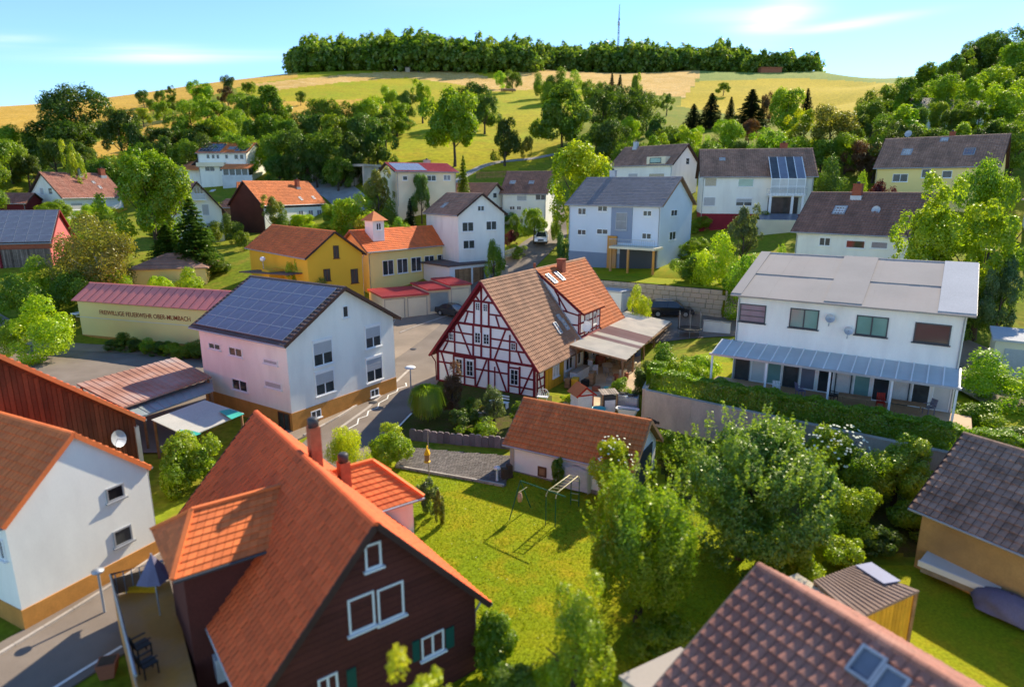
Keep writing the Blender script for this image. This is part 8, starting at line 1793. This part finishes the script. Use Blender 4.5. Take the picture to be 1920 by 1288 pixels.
tb('top_bar', [apex, (apex + top3) / 2, A3((e3[0], e3[1], zg + Ht)) + unit(top3 - apex) * .9], .03, 'green_metal')
hz = Ht * .96
def up(p, h): return A3((p[0], p[1], zg + h))
for (fa, fb) in ((F3, K1), (F4, K2)):
    d = unit(A3(fb) - A3(fa)) * A3((1, 1, 0)); tb('leg', [fa, up(fa, hz * .86)], .026, 'green_metal'); tb('leg', [fb, up(fb, hz * .86)], .026, 'green_metal')
    tb('ladder_rail', [up(fa, hz * .86), up(A3(fa) + d * .06, hz * .94), up(A3(fa) + d * .2, hz), up(A3(fb) - d * .2, hz), up(A3(fb) - d * .06, hz * .94), up(fb, hz * .86)], .026, 'yellow_metal')
n = 7
for i in range(n): s_ = (i + .7) / (n + .4); tb('rung', [up(A3(F3) + (A3(K1) - A3(F3)) * s_, hz), up(A3(F4) + (A3(K2) - A3(F4)) * s_, hz)], .018, 'yellow_metal')
for i in range(4): h_ = .3 + i * .38; tb('rung', [up(K1, h_), up(K2, h_)], .018, 'yellow_metal')
d = unit(apex - top3); tb('swing_bar', [apex + A3((-.1, -.25, -.55)), apex + A3((.35, .1, -.42))], .02, 'yellow_metal')
b = MB(); b.lathe([(0, 0), (.10, .06), (.14, .28), (.10, .5), (.02, .62), (0, .64)], apex - o_ + A3((-.02, -.12, -1.18)), 12); part(T, 'hanging_bag', b, 'skin'); tb('rope', [apex + A3((-.02, -.12, -.5)), apex + A3((-.02, -.12, -.56))], .01, 'grey_wood')
# grey covered pile at the outbuilding wall
c = gp(1082, 912); r = np.random.default_rng(2)
b = MB(); nu_, nv_ = 26, 12; vs = []
for j in range(nv_ + 1):
    for i in range(nu_):
        t = 2 * math.pi * i / nu_; f = j / nv_; rad = 1 - .12 * f - .75 * max(0, f - .72) / .28; fold = 1 + .07 * math.sin(t * 7 + j * .3) * (1 - f) + r.normal(0, .012)
        ex = 1.0 * math.copysign(abs(math.cos(t)) ** .6, math.cos(t)); ey = .55 * math.copysign(abs(math.sin(t)) ** .6, math.sin(t)); vs.append((ex * rad * fold, ey * rad * fold, 1.35 * min(1, f / .75) ** .8 + .04 * math.sin(t * 3)))
b.add(vs, [(j * nu_ + i, j * nu_ + (i + 1) % nu_, (j + 1) * nu_ + (i + 1) % nu_, (j + 1) * nu_ + i) for j in range(nv_) for i in range(nu_)] + [tuple(nv_ * nu_ + i for i in range(nu_))], smooth=True)
solo('covered_pile', 'pile covered by a wrinkled grey sheet at the outbuilding wall', 'covered pile', b, 'tarp_grey', c, math.radians(-28))
b = MB()
for x in (-.9, .9): b.tube([(x, -.65, 0), (x, -.6, 1.5)], .02, 5)
b.tube([(-.9, -.6, 1.5), (.9, -.6, 1.5)], .02, 5)
for k in range(4): b.tube([(-.9 + .1, -.6, 1.5), (-.8 + k * .5, -.9, 1.1)], .012, 4)
solo('drying_rack', 'pale metal drying rack in front of the grey covered pile', 'rack', b, 'alu', c, math.radians(-28))

# ------------------------------------------------------------------ raised terrace beside the brown house, near street bits
TP_ = [G(213, 1118, 0.4), G(318, 1088, 0.4), G(372, 1300, 0.4), G(262, 1320, 0.4)]; c = sum(A3(p) for p in TP_) / 4
T = thing('raised_terrace', 'raised ochre-floored terrace along the left side of the brown shingle house', 'terrace', (c[0], c[1], .4)); L4 = [A3(p) - c for p in TP_]
b = MB(); b.add([tuple(p) for p in L4] + [tuple(p - Z3 * 2.2) for p in L4], [(0, 3, 2, 1)[::-1], (0, 1, 5, 4), (1, 2, 6, 5), (2, 3, 7, 6), (3, 0, 4, 7)]); part(T, 'slab', b, 'ochre_floor')
b = MB(); b.tube([L4[1] * .98 + Z3, L4[0] * .98 + Z3, L4[3] * .98 + Z3], .05, 8); part(T, 'handrail', b, 'zinc')
for (p, q, n) in ((L4[1], L4[0], 7), (L4[0], L4[3], 14)):
    for i in range(n): v = (p + (q - p) * (i + .5) / n) * .98; b = MB(); b.tube([v, v + Z3], .022, 5); part(T, 'baluster', b, 'zinc')
    e, f_ = p * .985, q * .985; b = MB(); b.beam(e + Z3 * .45, f_ + Z3 * .45, .02, .7); part(T, 'railing_panel', b, 'wood')
b = MB(); v = (L4[0] + L4[1]) / 2; b.box(v[0] - .6, v[0] + .7, v[1] - .3, v[1] - .1, 0.01, .25); part(T, 'yellow_ledge', b, 'yellow_paint')
p = A3(G(295, 1118, 1.2)); T = thing('parasol', 'folded dusky blue parasol between the white house and the brown house', 'parasol', (p[0], p[1], .4))
b = MB(); b.tube([(0, 0, 0), (0, 0, 2.6)], .03, 6); part(T, 'pole', b, 'alu'); b = MB(); n = 8
vs = [(0, 0, 2.6)] + [(.62 * math.cos(k * math.pi / 4) * (1 if k % 2 else .8), .62 * math.sin(k * math.pi / 4) * (1 if k % 2 else .8), 1.55) for k in range(n)]; b.add(vs, [(0, 1 + k, 1 + (k + 1) % n) for k in range(n)]); part(T, 'cover', b, 'parasol_blue')
def hood_chair(label, px, py, z, m):
    p = G(px, py, z); chair_thing(label, (p[0], p[1], z), 2.5, m, 'chairs on the raised terrace')
hood_chair('black garden chair on the raised terrace, further from the camera', 268, 1228, .41, 'plastic_black'); hood_chair('black garden chair on the raised terrace, at the bottom edge', 280, 1262, .41, 'plastic_black')
p = G(205, 1262, -1.1); T = thing('planter_box', 'square terracotta planter box beside the near street', 'planter', p, .3); b = MB(); b.prism([(-.22, 0), (.22, 0), (.32, .55), (-.32, .55)], (0, 0, 0), X3, Z3, Y3, -.3, .3); part(T, 'box', b, 'terracotta'); b = MB(); b.box(-.26, .26, -.24, .24, .553, .57); part(T, 'soil', b, 'soil')
p = G(197, 1150, -1.1); T = thing('street_lamp', 'street lamp with flat pale head at the corner of the raised terrace', 'street lamp', (p[0], p[1], -1.1)); b = MB(); b.tube([(0, 0, 0), (0, 0, 1.9)], .05, 8); part(T, 'pole', b, 'zinc'); b = MB(); b.lathe([(0, 0), (.22, .03), (.24, .1), (0, .16)], (0, 0, 1.9), 16); part(T, 'lamp_head', b, 'zinc')

# things around the old ochre house
c = G(1800, 1092, -.6); T = thing('bench_with_canopy', 'long low white-edged cold frame before the ochre wall', 'cold frame', c, math.radians(-52))
b = MB(); b.box(-1.4, 1.4, -.45, .45, 0, .5); part(T, 'box', b, 'grey_wood'); b = MB(); b.obox((-1.45, -.5, .52), X3, unit((0, 1, .25)), unit((0, -.25, 1)), 0, 2.9, 0, 1.05, 0, .05); part(T, 'lid', b, 'glass_sky'); b = MB(); b.box(-1.5, 1.5, -.58, -.5, .3, .56); part(T, 'edge', b, 'frame_white')
T['label'] = 'long low cold frame with white edge before the ochre wall at the right'; T.name = 'cold_frame'
c = G(1890, 1150, -.7); r = np.random.default_rng(9); b = MB(); nu_, nv_ = 20, 8; vs = []
for j in range(nv_ + 1):
    for i in range(nu_): t = 2 * math.pi * i / nu_; f = j / nv_; k = (1 - f ** 2.2) ** .5 if f < 1 else .05; fo = 1 + .1 * math.sin(5 * t + j) + r.normal(0, .03); vs.append((1.3 * k * fo * math.cos(t), .7 * k * fo * math.sin(t), .9 * f))
b.add(vs, [(j * nu_ + i, j * nu_ + (i + 1) % nu_, (j + 1) * nu_ + (i + 1) % nu_, (j + 1) * nu_ + i) for j in range(nv_) for i in range(nu_)], smooth=True); solo('covered_wood_pile', 'dark blue-grey plastic covered heap at the right edge', 'covered heap', b, 'parasol_blue', c, math.radians(-55))
c = G(1690, 1130, -.7); b = MB(); b.lathe([(0, 0), (.28, 0), (.33, .7), (0, .7)], (0, 0, 0), 14); solo('red_barrel', 'red barrel at the corner of the wooden shed', 'barrel', b, 'red_paint', c)
c = gp(1445, 775, 2.0)
# duplex terrace: chairs, table, plants, a laundry rack
for i, (px, py, m, lb) in enumerate([(1455, 735, 'plastic_white', 'white chair under the left end of the long awning'), (1500, 742, 'parasol_blue', 'blue-grey chair under the left half of the long awning'), (1560, 752, 'plastic_black', 'black chair at the middle post of the long awning'), (1650, 765, 'red_paint', 'red-cushioned chair under the right half of the long awning'), (1740, 775, 'panel_blue', 'blue chair under the right end of the long awning')]):
    p = G(px, py, 2.66); chair_thing(lb, (p[0], p[1], 2.6), 2.6 - i, m, 'chairs under the long awning')
for px, py, lb in [(1600, 762, 'wooden table under the middle of the long awning'), (1700, 775, 'wooden table under the right part of the long awning')]:
    p = G(px, py, 2.66); table_thing(lb, (p[0], p[1], 2.6), -.55, 'wood', 1.8, .8, False)
p = HD.T.matrix_world @ Vector((0, 0, 0)); mb = MB(); mb.box(-7.6, 7.6, -10.6, -HD.yw - .01, -.9, -.02); o = part(HD.T, 'terrace_slab', mb, 'terrace_floor')
# hilltop bits
c = AT(1446, 137, 396); b = MB(); b.box(-6, 6, 0, 5, -2, 2.6); b.box(-6.4, 6.4, -.4, 5.4, 2.6, 3.0); solo('field_shed', 'small brick shed at the right end of the hilltop forest', 'shed', b, 'terracotta', (c[0], c[1], c[2]))
c = AT(765, 140, 385); T = thing('raised_hide', 'small grey hut on stilts at the edge of the hilltop forest', 'hut', (c[0], c[1], c[2]))
b = MB(); b.box(-1.2, 1.2, -1.2, 1.2, 1.0, 3.4); part(T, 'cabin', b, 'grey_wood'); b = MB(); b.box(-1.5, 1.5, -1.5, 1.5, 3.41, 3.6); part(T, 'roof', b, 'dark_metal')
for x in (-1, 1):
    for y in (-1, 1): b = MB(); b.box(x - .1, x + .1, y - .1, y + .1, -1, .99); part(T, 'leg', b, 'grey_wood')
c = AT(777, 140, 385); b = MB(); b.box(-2.5, 2.5, -1, 1, .6, 1.1); b.box(-2.3, -2, -1, 1, -.5, .6); b.box(2, 2.3, -1, 1, -.5, .6); b.box(2.0, 3.0, -.5, .5, 1.1, 1.5); solo('farm_trailer', 'low farm trailer parked beside the small hut on stilts', 'trailer', b, 'dark_metal', c)
c = AT(948, 172, 255); b = MB()
for k in range(7): b.tube([(rnd.uniform(-2, 0), rnd.uniform(-.5, .5), .3 + .25 * (k % 3)), (rnd.uniform(2, 4), rnd.uniform(-.5, .5), .3 + .25 * (k % 3))], .25, 6)
solo('log_pile', 'pile of logs lying on the bright meadow below the small round field tree', 'log pile', b, 'wood', c)

# fences in the middle distance
def picket(label, a, b_, h, m, gap=.16, name='fence'):
    a, b_ = A3(a), A3(b_); L_ = np.linalg.norm(b_ - a); d = (b_ - a) / L_; T = thing(name, label, 'fence', tuple(a)); n = int(L_ / gap)
    mbs = MB()
    for i in range(n): q = d * (i * gap); mbs.beam(q, q + Z3 * h, .06, .03, up=(d[0], d[1], 0), var=rnd.random())
    part(T, 'picket', mbs, m, 'stuff')
    for z in (.25 * h, .8 * h): mb = MB(); mb.beam(Z3 * z, d * L_ + Z3 * z, .04, .07); part(T, 'rail', mb, m)
picket('low dark fence in the garden right of the cream bungalow', AT(893, 336, 122), AT(958, 333, 124), 1.3, 'wood')
picket('metal railing along the village road above the brown garages', AT(925, 492, 88), AT(990, 470, 95), 1.1, 'zinc', .3)
# short grass blades on the lawn
r = np.random.default_rng(31); n = 62000; gx, gy = r.uniform(-8, 13.5, n), 17 + 20 * r.random(n) ** 1.0; ok = (gy < 36.2 - .0 * gx) & ~((gx > 0.2) & (gy > 37.6 - .56 * gx + -1.0) & (gx < 9)); gx, gy = gx[ok], gy[ok]; gz = TZ(gx, gy)
nr = np.stack([r.normal(0, .8, len(gx)), r.normal(0, .8, len(gx)), r.uniform(.1, .5, len(gx))], 1); nr /= np.linalg.norm(nr, axis=1, keepdims=True)
me = np_mesh('grass', leaf_quads(np.stack([gx, gy, gz + .02], 1), nr, .085, r, .35), 4, np.clip(r.normal(.5, .12, len(gx)) + .15 * np.sin(gx * 1.3) * np.cos(gy * .9), 0, 1)); me.materials.append(LEAF)
o = link('grass', me, None, None, 'stuff', 'short sunlit grass blades of the garden lawn'); o.color = (.23, .27, .010, 1)

for px, py, lb in [(700, 755, 'round manhole cover in the road beside the zigzag line'), (775, 655, 'round manhole cover in the road left of the timber-framed gable'), (805, 612, 'round manhole cover in front of the garage forecourt')]:
    c = gp(px, py); b = MB(); b.lathe([(0, .06), (.30, .06), (.33, .05), (.33, .0)], (0, 0, 0), 20); solo('manhole_cover', lb, 'manhole cover', b, 'dark_metal', c)

# clutter on and around the patio
CL = [(-5.2, -8.9, .30, .22, .28, 'plastic_turq', 'toy_box', 'box', 'turquoise toy box in the yard'), (-4.2, -9.3, .45, .3, .2, 'sandstone', 'stone_heap', 'stone', 'pale stone slab lying at the yard edge'), (-2.0, -9.4, .25, .25, .5, 'terracotta', 'plant_pot', 'pot', 'slim terracotta pot at the patio corner post'), (-6.8, -7.0, .4, .4, .45, 'red_paint', 'bucket', 'bucket', 'red bucket near the yellow boards'),
      (-5.7, -6.4, .7, .5, .75, 'yellow_wood', 'wooden_cart', 'cart', 'yellow wooden cart beside the wood stack'), (-0.6, -5.5, .5, .4, .9, 'plastic_white', 'small_fridge', 'cabinet', 'small white cabinet at the house wall under the patio roof'), (4.4, -8.0, .6, .4, .7, 'blue_tarp', 'cool_box', 'box', 'blue box at the far end of the patio'), (-1.2, -8.8, .6, .35, .45, 'cream_wall', 'flower_box', 'planter', 'cream flower box along the patio edge'),
      (.9, -9.0, .6, .35, .45, 'cream_wall', 'flower_box', 'planter', 'second cream flower box further along the patio edge'), (-7.6, -8.2, .35, .35, .35, 'plastic_black', 'plant_pot', 'pot', 'black pot in the yard near the farmhouse corner'), (-8.2, -7.4, .9, .12, .08, 'wood', 'timber_plank', 'plank', 'timber plank lying in the yard'), (-6.3, -9.2, .5, .5, .12, 'kerb', 'paving_slab', 'slab', 'stack of pale paving slabs in the yard')]
for i, (x, y, w_, d_, h_, m, nm, ct, lb) in enumerate(CL):
    b = MB(); b.prism([(-w_ / 2, 0), (w_ / 2, 0), (w_ / 2 * 1.08, h_), (-w_ / 2 * 1.08, h_)], (0, 0, 0), X3, Z3, Y3, -d_ / 2, d_ / 2); b.box(-w_ / 2 * 1.12, w_ / 2 * 1.12, -d_ / 2 - .02, d_ / 2 + .02, h_ + .002, h_ + .05)
    v = lw(x, y, 0); solo(nm, lb, ct, b, m, (v[0], v[1], tz(v[0], v[1]) + .07), AZT + rnd.uniform(-.6, .6))
